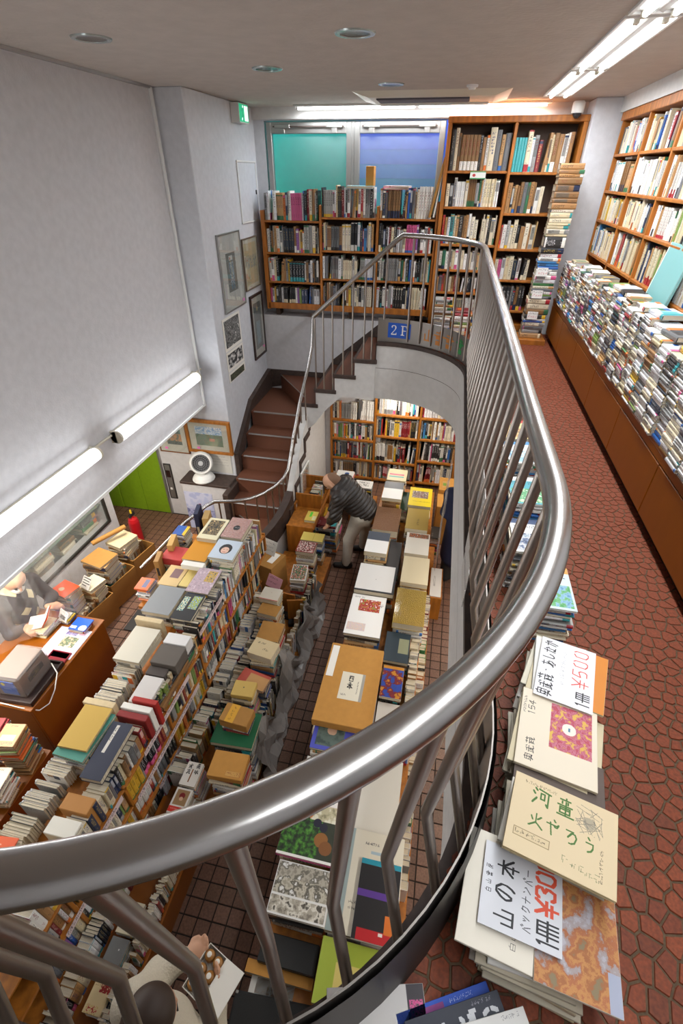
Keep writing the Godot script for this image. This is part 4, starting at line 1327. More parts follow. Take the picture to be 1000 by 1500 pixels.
func cabinet_and_paperbacks() -> void:
	var t := thing("cabinet", "long low brown veneer cabinet along the upper aisle", "cabinet", Vector3.ZERO)
	part("body", bx(1.3, 1.86, 0.07, 0.46, 0.2, 6.78), M.veneer, t)
	part("worktop", bx(1.285, 1.88, 0.46, 0.482, 0.18, 6.8, 0.004), M.veneer, t)
	part("plinth", bx(1.34, 1.86, 0.0, 0.07, 0.2, 6.75), M.plinth, t)
	part("apron", bx(1.288, 1.3, 0.41, 0.46, 0.2, 6.78, 0.003), M.veneer, t)
	var d := 6.78
	for k in 8:
		part("door", bx(1.288, 1.3, 0.075, 0.404, d - 0.815, d - 0.003, 0.003), M.veneer, t)
		d -= 0.82
	# paperbacks piled spine outwards along its edge
	var c := MB.new()
	var p := MB.new()
	var z := 1.9
	var k := 0
	var made := 0
	while z < 6.62:
		k += 1
		var l := rng.randf_range(0.146, 0.156)
		var top := rng.randf_range(0.92, 1.0) + 0.03 * sin(z * 2.0) - (0.06 if z > 5.8 else 0.0)
		var y := 0.483
		var lx := 1.325 + rng.randf_range(-0.012, 0.012)
		var m := 0
		var run := 0
		var di := 0
		var th := 0.016
		while y < top:
			if run == 0:
				di = pick(POCKET)
				run = 1 if rng.randf() < 0.75 else rng.randi_range(2, 4)
				th = rng.randf_range(0.011, 0.024)
			run -= 1
			m += 1
			var b := lying(Vector3(-1, 0, 0).rotated(Vector3.UP, rng.randf_range(-0.03, 0.03)))
			var at := Vector3(lx + rng.randf_range(-0.008, 0.008), y + th / 2, -z - 0.0) - b.y * l * 0.5
			var x := Transform3D(b, at)
			var sz := Vector3(th * 0.95, l * rng.randf_range(0.97, 1.0), 0.107)
			if made < 300:
				book("paperback", "paperback", "%s from the bottom, %s pile along the cabinet edge" % [nth(m), nth(k)], "paperbacks piled on the cabinet", x, sz, di)
				made += 1
			else:
				book_into(c, p, di, Transform3D(x.basis * Basis.from_scale(sz), x.origin))
			y += th
		# larger books lie on top and behind
		if k % 2 == 0 or rng.randf() < 0.4:
			var i := pick({"white": 3, "yellow": 1, "green": 0.8, "grey": 1, "blue": 0.8, "orange": 0.6, "black": 0.8, "tan": 0.6, "cream": 1})
			var b2 := lying(Vector3(-1, 0, 0).rotated(Vector3.UP, rng.randf_range(-0.15, 0.15)))
			book("top_volume", "large book", "lying on the %s paperback pile of the cabinet" % nth(k), "large books on the paperback piles", Transform3D(b2, Vector3(1.39, y + 0.016, -z) - b2.y * 0.1), Vector3(0.03, 0.2, 0.15), i)
		pile("rear_volume", "book", "in the %s rear pile on the cabinet" % nth(k), "books piled at the back of the cabinet", W(1.47, 0.483, z), Vector3(-1, 0, 0), 0.12, 0.15, top - 0.06, 0.07, POCKET, 0.004)
		z += l + 0.003
	# the piles and shelves nearest the viewer, past the edge of the picture
	var c2 := MB.new()
	var p2 := MB.new()
	z = 1.745
	while z > 0.3:
		var y := 0.483
		while y < 0.95:
			var th := rng.randf_range(0.011, 0.024)
			var b := lying(Vector3(-1, 0, 0))
			book_into(c2, p2, pick(POCKET), Transform3D(b * Basis.from_scale(Vector3(th * 0.95, 0.15, 0.107)), Vector3(1.335 + rng.randf_range(-0.01, 0.01), y + th / 2, -z) - b.y * 0.075))
			y += th
		z -= 0.156
	for e in [[1.92, 5.05, 2.45, 0.26], [1.6, 4.17, 2.45, 0.27], [1.33, 4.17, 2.45, 0.23], [1.0, 4.17, 2.45, 0.29]]:
		z = e[1]
		while z > e[2]:
			var th := rng.randf_range(0.018, 0.045)
			var b := frame(Vector3(-1, 0, 0))
			var near_post := false
			for q in [4.19, 3.31, 2.43]:
				if absf(z - q) < 0.045: near_post = true
			if not near_post: book_into(c2, p2, pick(PALE), Transform3D(b * Basis.from_scale(Vector3(th * 0.96, e[3] * rng.randf_range(0.8, 1.0), 0.17)), Vector3(1.66, e[0] + 0.001, -z)))
			z -= th
	var o2 := MeshInstance3D.new()
	o2.name = "nearest_shelf_books"
	var am2 := c2.mesh(M.print)
	am2.add_surface_from_arrays(Mesh.PRIMITIVE_TRIANGLES, p2.arrays())
	am2.surface_set_material(1, M.pages)
	o2.mesh = am2
	o2.set_meta("kind", "stuff")
	tag(o2, "books on the nearest bays of the wall bookcase and cabinet", "books")
	add_child(o2)
	var o := MeshInstance3D.new()
	o.name = "distant_paperbacks"
	var am := c.mesh(M.print)
	am.add_surface_from_arrays(Mesh.PRIMITIVE_TRIANGLES, p.arrays())
	am.surface_set_material(1, M.pages)
	o.mesh = am
	o.set_meta("kind", "stuff")
	tag(o, "densely piled small paperbacks at the far half of the cabinet", "paperbacks")
	add_child(o)

func paper(im: Image) -> StandardMaterial3D:
	return tex_mat(im, 0.6)

func upper_floor_books() -> void:
	var up := Vector3(0, 0, 1)
	# price card for the first heap
	var im := sheet(420, 300, hexc("e9e9ec"))
	write(im, "奥武蔵・あしなか", Vector2(10, 12), 50, hexc("1a1a1c"), 0.1, Vector2(1, 0), 1.75)
	scribble(im, Vector2(120, 122), 26, 9, hexc("8a8a8c"), Vector2(1, 0), 0.06)
	write(im, "1冊", Vector2(6, 206), 62, hexc("1a1a1c"), 0.1, Vector2(0.78, 0), 1.3)
	write(im, "¥500", Vector2(126, 176), 80, hexc("d84a3a"), 0.07, Vector2(0.86, 0), 1.3)
	var pc := paper(im)
	# heaps of thin magazines on the floor along the railing
	var g := "thin magazines heaped on the upper floor"
	var n := 0
	for e in [[0.6, 1.3, 0.18, 0.19, 0.27, 76.0], [0.55, 1.0, 0.17, 0.245, 0.3, 78.6], [0.5, 0.7, 0.222, 0.27, 0.2, -14.4], [0.43, 0.52, 0.13, 0.24, 0.29, 80.0]]:
		var y := 0.0
		var k := 0
		while y < e[2]:
			k += 1
			var th := rng.randf_range(0.007, 0.014)
			var cc: String = ["dcd4be", "e4dfd2", "d3c6a4", "b8ae98", "d6d0bc", "e6e4de"][rng.randi() % 6]
			volume("thin_magazine", "%s magazine from the bottom of the %s heap beside the railing" % [nth(k), nth(n + 1)], "magazine", W(e[0] + rng.randf_range(-0.02, 0.02), y, e[1] + rng.randf_range(-0.018, 0.018)), e[4] if absf(e[5]) > 45 else e[3], e[3] if absf(e[5]) > 45 else e[4], th, mat(hexc(cc), 0.6), mat(hexc(cc).darkened(0.06), 0.6), deg_to_rad(e[5] + rng.randf_range(-7, 7)), g, M.white_pages)
			y += th
		n += 1
	volume("thin_magazine", "orange edged magazine under the white price card", "magazine", W(0.655, 0.192, 1.27), 0.27, 0.2, 0.01, cover("d8862c", [["b", 0.0, 0.0, 1, 0.3, "c03a20 e08a30 e0a850", 4]]), mat(hexc("d9c9a0"), 0.6), deg_to_rad(74), g, M.white_pages)
	var cardp := thing("price_card", "white card handwritten with a red five hundred yen price", "price card", W(0.612, 0.206, 1.27), deg_to_rad(76))
	var q := MB.new()
	q.quad(Vector3(-0.145, 0.002, 0.1), Vector3(0.145, 0.002, 0.1), Vector3(0.145, 0.002, -0.1), Vector3(-0.145, 0.002, -0.1))
	q.box(Vector3(-0.145, 0, -0.1), Vector3(0.145, 0.0015, 0.1))
	part("card", q, pc, cardp)
	# the cover with a pink painted square
	im = sheet(300, 245, hexc("e8dcc6"))
	blotch(im, Rect2i(95, 98, 175, 130), [hexc("c0505e"), hexc("b4485c"), hexc("c8788a"), hexc("b85a70"), hexc("d8a860"), hexc("dcb44a")], 5, 0.035)
	for yy in range(132, 182):
		for xx in range(158, 208):
			if Vector2(xx - 183, yy - 157).length() < 22: im.set_pixel(xx, yy, hexc("efe8da"))
	im.fill_rect(Rect2i(176, 155, 14, 6), hexc("4a7a98"))
	write(im, "奥武蔵", Vector2(20, 28), 30, hexc("2a2622"), 0.08)
	write(im, "154", Vector2(190, 22), 28, hexc("2a2622"), 0.1, Vector2(0.75, 0))
	scribble(im, Vector2(196, 8), 10, 7, hexc("4a4640"))
	volume("thin_magazine", "cream magazine with a pink painted square and white circle", "magazine", W(0.546, 0.186, 1.01), 0.3, 0.25, 0.012, paper(im), mat(hexc("dccfb4"), 0.6), deg_to_rad(78.6), g, M.white_pages)
	volume("thin_magazine", "dark taupe magazine between the pink square cover and the green writing", "magazine", W(0.53, 0.17, 0.855), 0.27, 0.2, 0.012, mat(hexc("5e5048"), 0.6), mat(hexc("54473f"), 0.6), deg_to_rad(-10), g, M.white_pages)
	# cover with green brush writing
	im = sheet(330, 250, hexc("dcc8a2"))
	write(im, "河童", Vector2(66, 24), 62, hexc("3d6a24"), 0.085, Vector2(1.2, 0))
	write(im, "火やろう", Vector2(60, 108), 52, hexc("3d6a24"), 0.085, Vector2(1.05, 0))
	scribble(im, Vector2(36, 16), 12, 9, hexc("6a5a40"))
	im.fill_rect(Rect2i(22, 176, 112, 26), hexc("8a7450")); im.fill_rect(Rect2i(24, 178, 108, 22), hexc("d6c29a"))
	scribble(im, Vector2(28, 181), 16, 6, hexc("3a2e20"))
	for k in 26: dash(im, Vector2(rng.randf_range(200, 290), rng.randf_range(20, 110)), Vector2(rng.randf_range(200, 290), rng.randf_range(20, 110)), 1.5, hexc("6a665c"))
	for yy in range(50, 90):
		for xx in range(222, 266):
			if (Vector2(xx, yy) - Vector2(244, 70)).length() < 19 and (xx + yy) % 2: im.set_pixel(xx, yy, hexc("7a766c"))
	scribble(im, Vector2(170, 196), 24, 5, hexc("4a5a34"), Vector2(1, 0.1), 0.08)
	scribble(im, Vector2(280, 130), 12, 8, hexc("5a4c38"), Vector2(0, 1))
	volume("thin_magazine", "yellowed magazine with green brush writing and an ink drawing", "magazine", W(0.497, 0.236, 0.687), 0.285, 0.225, 0.012, paper(im), mat(hexc("cdb88e"), 0.6), deg_to_rad(-14.4), g, M.white_pages)
	# white cover with small print, then the autumn painting
	im = sheet(290, 220, hexc("e6dfcf"))
	write(im, "白山書房", Vector2(30, 150), 22, hexc("3a362e"), 0.09)
	volume("thin_magazine", "plain off-white magazine with small black characters", "magazine", W(0.335, 0.15, 0.53), 0.28, 0.19, 0.01, paper(im), mat(hexc("dad2c0"), 0.6), deg_to_rad(80), g, M.white_pages)
	im = sheet(300, 220, hexc("b88a5c"))
	blotch(im, Rect2i(0, 0, 300, 220), [hexc("8a7a5a"), hexc("a8683c"), hexc("c48a4e"), hexc("b06a42"), hexc("a89c9c"), hexc("b8b4bc")], 12, 0.012)
	im.fill_rect(Rect2i(0, 188, 80, 32), hexc("aab0c4"))
	volume("thin_magazine", "magazine with an autumn mountain painting in orange and violet", "magazine", W(0.525, 0.15, 0.5), 0.29, 0.2, 0.01, paper(im), mat(hexc("cfc4b0"), 0.6), deg_to_rad(82), g, M.white_pages)
	# the slanting price sign
	im = sheet(340, 460, hexc("dadade"))
	im = sheet(400, 300, hexc("d8d9de"))
	write(im, "白山書房", Vector2(150, 14), 26, hexc("2a2a2e"), 0.09, Vector2(1.45, 0))
	write(im, "山の本", Vector2(20, 48), 96, hexc("222226"), 0.09, Vector2(1.2, 0))
	write(im, "バックナンバー", Vector2(40, 150), 42, hexc("333338"), 0.08, Vector2(1.0, 0))
	write(im, "1冊", Vector2(-8, 204), 90, hexc("222226"), 0.09, Vector2(0.62, 0))
	write(im, "¥300", Vector2(136, 196), 96, hexc("dd5030"), 0.13, Vector2(0.72, 0))
	var ps := thing("price_sign", "laminated white sign with large black writing and orange price", "price sign", W(0.39, 0.17, 0.535), deg_to_rad(81))
	q = MB.new()
	q.quad(Vector3(-0.1, 0.003, 0.103), Vector3(0.1, 0.003, 0.103), Vector3(0.1, 0.003, -0.103), Vector3(-0.1, 0.003, -0.103))
	q.box(Vector3(-0.1, 0, -0.103), Vector3(0.1, 0.0025, 0.103))
	part("card", q, paper(im), ps)
	# more heaps behind the bars
	n = 0
	for e in [[0.6, 1.72, 0.22], [0.57, 2.06, 0.24], [0.57, 2.4, 0.3], [0.56, 2.75, 0.36], [0.56, 3.1, 0.34]]:
		var tp := pile("magazine", "magazine", "of the %s magazine heap behind the bars" % nth(n + 1), "magazine heaps behind the bars", W(e[0], 0.0, e[1]), Vector3(0, 0, 1), 0.26, 0.21, e[2], 0.013, {"white": 4, "grey": 1, "blue": 1, "cream": 2, "green": 0.6})
		volume("magazine", ["blue and green landscape magazine on the nearest heap behind the bars", "navy and white magazine on the second heap behind the bars", "teal magazine on the third heap behind the bars", "white magazine on the fourth heap behind the bars", "yellow magazine on the farthest heap behind the bars"][n], "magazine", W(e[0], tp, e[1]), 0.21, 0.28, 0.012, cover(["cfe0e4", "e4e2dc", "2f9aa8", "e8e6e0", "e8d48a"][n], [["r", 0, 0, 1, 0.16, ["d8a050", "26406a", "e8e8e4", "3a80b0", "c03a30"][n]], ["s", 0.1, 0.2, 0.1, 6, "20304a"], ["b", 0.05, 0.45, 0.9, 0.5, ["4aa05a 6ab070 8ab8d0 5a90b8", "2a3a5a 5a6a8a c8c8c8 8aa0b0", "e0e0d8 4a9a60 c8d8b0", "4a80a8 90b8d0 e0e0e0", "7a5a3a c89a5a e0c890"][n], 30 + n]]), mat(hexc("d8d6d0"), 0.5), 0.05 * n, "magazine heaps behind the bars", M.white_pages)
		n += 1
	# mountain magazines at the feet of the viewer
	im = sheet(320, 380, hexc("2a56c0"))
	im.fill_rect(Rect2i(60, 10, 100, 14), hexc("8a3a80"))
	scribble(im, Vector2(180, 8), 14, 6, hexc("d0d8f0"))
	volume("mountain_magazine", "bright blue magazine lowest of those at the kerb of the opening", "magazine", W(0.27, 0.0, 0.185), 0.25, 0.3, 0.03, paper(im), mat(hexc("2450b4"), 0.5), deg_to_rad(26), "mountain magazines by the kerb", M.white_pages)
	im = sheet(320, 380, hexc("333743"))
	write(im, "山と溪谷", Vector2(24, 28), 72, hexc("d8dade"), 0.14)
	scribble(im, Vector2(220, 8), 12, 6, hexc("9a9aa4"))
	volume("mountain_magazine", "dark slate magazine with large white brush title by the kerb", "magazine", W(0.29, 0.03, 0.17), 0.25, 0.3, 0.025, paper(im), mat(hexc("2e323c"), 0.5), deg_to_rad(25), "mountain magazines by the kerb", M.white_pages)
	im = sheet(320, 380, hexc("dcdad6"))
	write(im, "山と溪谷", Vector2(60, 64), 62, hexc("2a3f9a"), 0.14)
	scribble(im, Vector2(130, 34), 16, 7, hexc("303030"), Vector2(1, 0), 0.12)
	scribble(im, Vector2(240, 8), 12, 5, hexc("7a7a7a"))
	volume("mountain_magazine", "white magazine with blue brush title on the dark one", "magazine", W(0.34, 0.055, 0.15), 0.25, 0.3, 0.022, paper(im), mat(hexc("d6d4d0"), 0.5), deg_to_rad(23), "mountain magazines by the kerb", M.white_pages)
	volume("mountain_magazine", "white magazine with magenta burst at the bottom edge", "magazine", W(0.07, 0.0, 0.16), 0.25, 0.3, 0.03, cover("d4d0cc", [["r", 0.82, 0.0, 0.18, 1, "2a2028"], ["b", 0.84, 0.1, 0.14, 0.3, "d03a80 e05a9a 2a2028", 8, 0.2]]), mat(hexc("cfcbc8"), 0.5), deg_to_rad(14), "mountain magazines by the kerb", M.white_pages)

func picture(called: String, label: String, at: Vector3, face: Vector3, w: float, h: float, fr: float, fm: Material, mat_board: Material, art: Material, inner: Rect2, depth := 0.025) -> void:
	# frame, mount and print; face is the outward direction
	var t := thing(called, label, "picture", at)
	t.basis = Basis(Vector3.UP.cross(face), Vector3.UP, face)
	var f := MB.new()
	for r in [[-w / 2, w / 2, -h / 2, -h / 2 + fr], [-w / 2, w / 2, h / 2 - fr, h / 2], [-w / 2, -w / 2 + fr, -h / 2 + fr, h / 2 - fr], [w / 2 - fr, w / 2, -h / 2 + fr, h / 2 - fr]]:
		f.bevel(Vector3(r[0], r[2], 0), Vector3(r[1], r[3], depth), 0.003)
	part("frame", f, fm, t)
	part("mount", rb(-w / 2 + fr * 0.8, w / 2 - fr * 0.8, -h / 2 + fr * 0.8, h / 2 - fr * 0.8, 0.002, depth * 0.5, 0.001), mat_board, t)
	var q := MB.new()
	var x0 := -w / 2 + inner.position.x * w
	var y1 := h / 2 - inner.position.y * h
	var x1 := x0 + inner.size.x * w
	var y0 := y1 - inner.size.y * h
	var z := depth * 0.5 + 0.001
	q.quad(Vector3(x0, y0, z), Vector3(x1, y0, z), Vector3(x1, y1, z), Vector3(x0, y1, z))
	part("print", q, art, t)
	var g := MB.new()
	g.box(Vector3(-w / 2 + fr, -h / 2 + fr, depth * 0.7), Vector3(w / 2 - fr, h / 2 - fr, depth * 0.7 + 0.002))
	part("glazing", g, M.glass, t)

func sticker(parent_label: String, at: Vector3, face: Vector3) -> void:
	var t := thing("price_sticker", parent_label, "sticker", at)
	t.basis = Basis(Vector3.UP.cross(face), Vector3.UP, face)
	part("slip", rb(-0.022, 0.022, -0.016, 0.016, 0, 0.001, 0.0003), mat(hexc("e878c0"), 0.6), t)

func wall_things() -> void:
	var E := Vector3(1, 0, 0)
	var S := Vector3(0, 0, 1)
	picture("framed_print", "tall silver-framed print of a standing blue figure on the stair wall", W(-2.698, 0.725, 6.17), E, 0.68, 0.86, 0.018, M.alu, mat(hexc("c9c6bf"), 0.7), cover("5f5a54", [["r", 0.3, 0.08, 0.4, 0.12, "d8d4cc"], ["r", 0.36, 0.12, 0.1, 0.06, "b03030"], ["b", 0.28, 0.24, 0.44, 0.6, "2a5a88 1c3c60 d8d4cc 3a78a0 202830", 3, 0.06], ["r", 0.34, 0.82, 0.12, 0.12, "3a6a8a"], ["r", 0.56, 0.82, 0.12, 0.12, "3a6a8a"]], 120, 220), Rect2(0.28, 0.25, 0.42, 0.5))
	picture("framed_print", "misty mountain landscape print in a thin frame on the stair wall", W(-2.698, 0.73, 6.84), E, 0.54, 0.62, 0.014, mat(hexc("6a5a48"), 0.5), mat(hexc("cfc8b4"), 0.7), cover("bfa878", [["b", 0, 0, 1, 1, "c8b080 b8a478 c4aa70 bca87c", 6, 0.02], ["b", 0.05, 0.3, 0.9, 0.3, "4a5458 8a8a74 b8a478 5e6a6a", 9, 0.03]], 200, 220), Rect2(0.1, 0.1, 0.8, 0.8))
	picture("framed_print", "dark print with a pale blue figure in a dark brown frame", W(-2.698, -0.1, 6.89), E, 0.48, 0.88, 0.035, mat(hexc("33211c"), 0.45), mat(hexc("bcb4a8"), 0.7), cover("2a2828", [["o", 0.5, 0.14, 0.05, "b08a50"], ["b", 0.25, 0.4, 0.5, 0.5, "2a3a48 4a7080 6a94a4 2a2828", 2, 0.05]], 140, 280), Rect2(0.2, 0.13, 0.6, 0.72))
	var cal := thing("calendar", "calendar with black and white mountain photographs hanging on the stair wall", "calendar", W(-2.697, -0.145, 5.98))
	cal.basis = Basis(Vector3.UP.cross(E), Vector3.UP, E)
	for e in [[0.0, 0.4, "2a2a2a 5a5a58 8a8a88 3a3a3a c8c6c2", 3], [-0.26, 0.25, "1e1e1e 3a3a3a a8a6a2 d8d6d2", 5], [-0.4, 0.13, "3a3c30 5a5c48 2a2a26", 7]]:
		part("page", rb(-0.28, 0.28, e[0], e[0] + e[1], 0, 0.004, 0.001), M.paper, cal)
		var q := MB.new()
		var y1: float = e[0] + e[1] - 0.03
		var y0: float = e[0] + 0.04 if e[1] > 0.2 else e[0] + 0.01
		q.quad(Vector3(-0.24, y0, 0.005), Vector3(0.24, y0, 0.005), Vector3(0.24, y1, 0.005), Vector3(-0.24, y1, 0.005))
		part("photograph", q, cover("c8c6c2", [["b", 0, 0, 1, 1, e[2], e[3], 0.035]], 120, 90), cal)
	# service panel and exit sign
	var sp := thing("service_panel", "white service panel door flush in the stair wall", "panel", W(-2.7, 1.53, 7.0))
	var f := MB.new()
	for r in [[-0.32, 0.32, -0.33, -0.31], [-0.32, 0.32, 0.31, 0.33], [-0.32, -0.3, -0.31, 0.31], [0.3, 0.32, -0.31, 0.31]]:
		f.bevel(Vector3(0, r[2], r[0]), Vector3(0.016, r[3], r[1]), 0.003)
	part("frame", f, M.white, sp)
	part("door", rb(0, 0.01, -0.308, 0.308, -0.298, 0.298), M.pillar, sp)
	part("latch", rb(0.01, 0.022, -0.03, 0.02, -0.28, -0.25), M.dark, sp)
	var ex := thing("exit_sign", "green emergency exit sign with a white running figure", "exit sign", W(-2.7, 2.3, 6.83))
	part("housing", rb(0, 0.1, -0.09, 0.09, -0.15, 0.15), M.white, ex)
	var im := sheet(120, 72, hexc("12a070"))
	im.fill_rect(Rect2i(66, 6, 46, 60), hexc("f0fff8"))
	for s in [["5254", 8], ["5448", 7], ["4839", 6], ["5469", 6], ["5234", 5], ["5367", 5]]:
		var a := Vector2(float(s[0][0]), float(s[0][1]))
		var b := Vector2(float(s[0][2]), float(s[0][3]))
		dash(im, a * 7 + Vector2(10, 0), b * 7 + Vector2(10, 0), s[1], hexc("f0fff8") if a.x < 5 else hexc("0c8a60"))
	dash(im, Vector2(48, 10), Vector2(49, 11), 10, hexc("f0fff8"))
	var gm := tex_mat(im, 0.4)
	gm.emission_enabled = true
	gm.emission = Color.BLACK
	gm.emission_energy_multiplier = 0.7
	var q2 := MB.new()
	q2.quad(Vector3(0.1015, -0.08, 0.14), Vector3(0.1015, -0.08, -0.14), Vector3(0.1015, 0.08, -0.14), Vector3(0.1015, 0.08, 0.14))
	part("lit_face", q2, gm, ex)
	# dome camera
	var dc := thing("security_camera", "white dome security camera on the beam", "security camera", W(1.1, 2.275, 6.99))
	var m := MB.new()
	m.lathe([Vector2(0.06, 0.0), Vector2(0.062, 0.02), Vector2(0.062, 0.085), Vector2(0.05, 0.1), Vector2(0.0, 0.101)], 24)
	part("housing", m, M.white, dc)
	m = MB.new()
	m.lathe([Vector2(0.0, -0.045), Vector2(0.02, -0.042), Vector2(0.038, -0.026), Vector2(0.046, 0.0)], 24)
	part("dome", m, mat(hexc("2c2c30"), 0.15), dc)
	# lift wall downstairs
	picture("framed_painting", "landscape with white peak in a thick orange wood frame near the lift", W(-3.01, -1.25, 5.5), S, 0.66, 0.5, 0.04, M.case_low, mat(hexc("c6bfae"), 0.8), cover("3a5a34", [["b", 0, 0, 1, 0.45, "5a90c8 88b0d8 e8e8e8 6aa0d0", 4, 0.05], ["b", 0, 0.4, 1, 0.6, "2a4a2a 4a6a34 3a5a30 7a4a2c", 8, 0.06], ["r", 0.5, 0.6, 0.2, 0.15, "a8502c"]], 180, 130), Rect2(0.2, 0.2, 0.6, 0.58), 0.05)
	picture("framed_painting", "dark painting with an orange field in a thin frame beside the lift", W(-3.59, -1.31, 5.51), S, 0.46, 0.52, 0.016, mat(hexc("7a4a24"), 0.5), mat(hexc("c9c4b8"), 0.8), cover("1c2a22", [["b", 0, 0, 1, 0.4, "1a4a44 2a6a60 1c2a22", 5, 0.03], ["b", 0, 0.4, 1, 0.4, "c8802c b07030 3a4a2a", 3, 0.03]], 120, 130), Rect2(0.3, 0.2, 0.5, 0.55))
	sticker("pink price sticker on the orange-framed landscape", W(-3.19, -1.43, 5.462), S)
	sticker("pink price sticker on the painting beside the lift", W(-3.71, -1.5, 5.485), S)
	sticker("pink price sticker on the silver-framed print", W(-2.672, 0.36, 6.42), E)
	sticker("pink price sticker on the dark brown frame", W(-2.672, -0.42, 7.02), E)
	struct("wall_ledge", bx(-3.42, -2.66, LOW, -1.9, 5.22, 5.52), M.wall)
	struct("trim_6", bx(-3.44, -2.64, -1.9, -1.86, 5.2, 5.52, 0.004), M.skirt)
	# circulator fan on the ledge
	var fan := thing("circulator_fan", "white round circulator fan on the dark ledge", "fan", W(-3.12, -1.86, 5.33), 0.35)
	m = MB.new()
	m.lathe([Vector2(0.15, 0), Vector2(0.16, 0.02), Vector2(0.14, 0.06), Vector2(0.09, 0.1), Vector2(0.0, 0.11)], 28)
	part("base", m, M.white, fan)
	var head := Transform3D(Basis(Vector3(1, 0, 0), PI / 2 - 0.35), Vector3(0, 0.25, -0.04))
	m = MB.new()
	m.lathe([Vector2(0.0, -0.06), Vector2(0.1, -0.055), Vector2(0.155, -0.01), Vector2(0.165, 0.05), Vector2(0.15, 0.085), Vector2(0.125, 0.085), Vector2(0.12, 0.06)], 32, head)
	part("housing", m, M.white, fan)
	m = MB.new()
	m.lathe([Vector2(0.12, 0.055), Vector2(0.06, 0.05), Vector2(0.0, 0.05)], 28, head)
	part("blade_disc", m, M.dark, fan)
	for k in 4:
		m = MB.new()
		var ring := []
		for a in 25: ring.append(head * Vector3(cos(TAU * a / 24) * (0.03 + k * 0.027), 0.085, sin(TAU * a / 24) * (0.03 + k * 0.027)))
		m.tube(ring, 0.0025, 6, false)
		part("grille_ring", m, mat(hexc("8a8c90"), 0.5), fan)
	m = MB.new()
	for a in 20: m.tube([head * Vector3(cos(TAU * a / 20) * 0.02, 0.084, sin(TAU * a / 20) * 0.02), head * Vector3(cos(TAU * a / 20) * 0.125, 0.084, sin(TAU * a / 20) * 0.125)], 0.0018, 5)
	part("grille", m, mat(hexc("8a8c90"), 0.5), fan)
	m = MB.new()
	m.lathe([Vector2(0.036, 0.08), Vector2(0.032, 0.092), Vector2(0.0, 0.095)], 20, head)
	part("hub_cap", m, mat(hexc("b8b9bc"), 0.5), fan)
	var sheet_ := thing("notice_sheet", "white printed sheet in plastic on the wall behind the fan", "notice", W(-2.93, -1.68, 5.512))
	part("paper", rb(-0.18, 0.18, -0.15, 0.15, -0.002, 0.0, 0.0005), cover("d6d4cc", [["s", 0.1, 0.1, 0.07, 12, "7a7a78"], ["s", 0.1, 0.25, 0.07, 14, "8a8a88"], ["s", 0.1, 0.4, 0.07, 13, "8a8a88"], ["s", 0.1, 0.55, 0.07, 14, "9a9a98"]], 200, 160), sheet_)
	var po := thing("poster", "pale violet mountain poster with a red figure on the ledge front", "poster", W(-3.2, -2.36, 5.215))
	part("paper", rb(-0.22, 0.22, -0.33, 0.33, -0.002, 0.0, 0.0005), cover("b9bfdc", [["b", 0, 0, 1, 0.4, "b8c0e0 c8cce4 aeb6da", 4, 0.015], ["b", 0, 0.45, 1, 0.3, "8a8fb8 a8acd0 6a6e98", 7, 0.03], ["r", 0.47, 0.3, 0.08, 0.16, "8a1c30"], ["g", 0.1, 0.68, 0.12, "山", "283048", 0.12], ["s", 0.4, 0.72, 0.08, 4, "384060"]], 150, 220), po)
	var bt := thing("lift_buttons", "steel lift call panel with dark display", "lift panel", W(-3.795, -2.1, 5.512))
	part("plate", rb(-0.06, 0.06, -0.31, 0.31, -0.006, 0.006, 0.003), mat(hexc("4a4846"), 0.4, 0.5), bt)
	part("steel_strip", rb(-0.04, 0.04, -0.29, 0.29, 0.006, 0.01, 0.002), M.alu, bt)
	part("display", rb(-0.035, 0.035, 0.08, 0.2, 0.01, 0.013, 0.001), mat(hexc("2a0c0c"), 0.2), bt)
	part("button", rb(-0.018, 0.018, -0.14, -0.1, 0.01, 0.016, 0.003), M.white, bt)
	var sw := thing("wall_switch", "small grey wall switch beside the poster", "switch", W(-3.54, -2.35, 5.515))
	part("plate", rb(-0.04, 0.04, -0.06, 0.06, 0, 0.008), mat(hexc("9a948a"), 0.5), sw)
	part("rocker", rb(-0.015, 0.015, -0.03, 0.03, 0.008, 0.014), mat(hexc("6a645a"), 0.5), sw)
	var dr := Node3D.new()
	dr.name = "door_1"
	dr.set_meta("kind", "structure")
	dr.set_meta("label", "green lift door")
	add_child(dr)
	for e in [[-5.1, -4.73], [-4.72, -4.31], [-4.305, -3.9]]: part("door_leaf", bx(e[0], e[1], LOW, -0.82, 5.49 if e[0] < -4.72 else 5.5, 5.53, 0.004), M.green_door, dr)
	part("jamb", bx(-3.9, -3.87, LOW, -0.8, 5.48, 5.53, 0.004), M.alu, dr)
	var fe := thing("fire_extinguisher", "red fire extinguisher standing by the green lift door", "fire extinguisher", W(-4.02, LOW, 4.75))
	m = MB.new()
	m.lathe([Vector2(0.0, 0.0), Vector2(0.07, 0.0), Vector2(0.075, 0.02), Vector2(0.075, 0.36), Vector2(0.06, 0.41), Vector2(0.025, 0.43), Vector2(0.02, 0.46)], 20)
	part("cylinder_body", m, mat(hexc("b81820"), 0.3), fe)
	part("valve_lever", rb(-0.015, 0.015, 0.45, 0.5, -0.06, 0.05, 0.003), M.black, fe)
	part("safety_tag", rb(-0.012, 0.012, 0.5, 0.56, -0.01, 0.01, 0.003), mat(hexc("e0c020"), 0.5), fe)

# ---------- ground floor ----------
const MIX := {"white": 5, "cream": 3, "black": 3, "grey": 1.8, "navy": 1.1, "red": 1.3, "blue": 0.8, "tan": 2.2, "green": 0.5, "yellow": 0.7, "pink": 0.5, "teal": 0.3, "orange": 0.45}

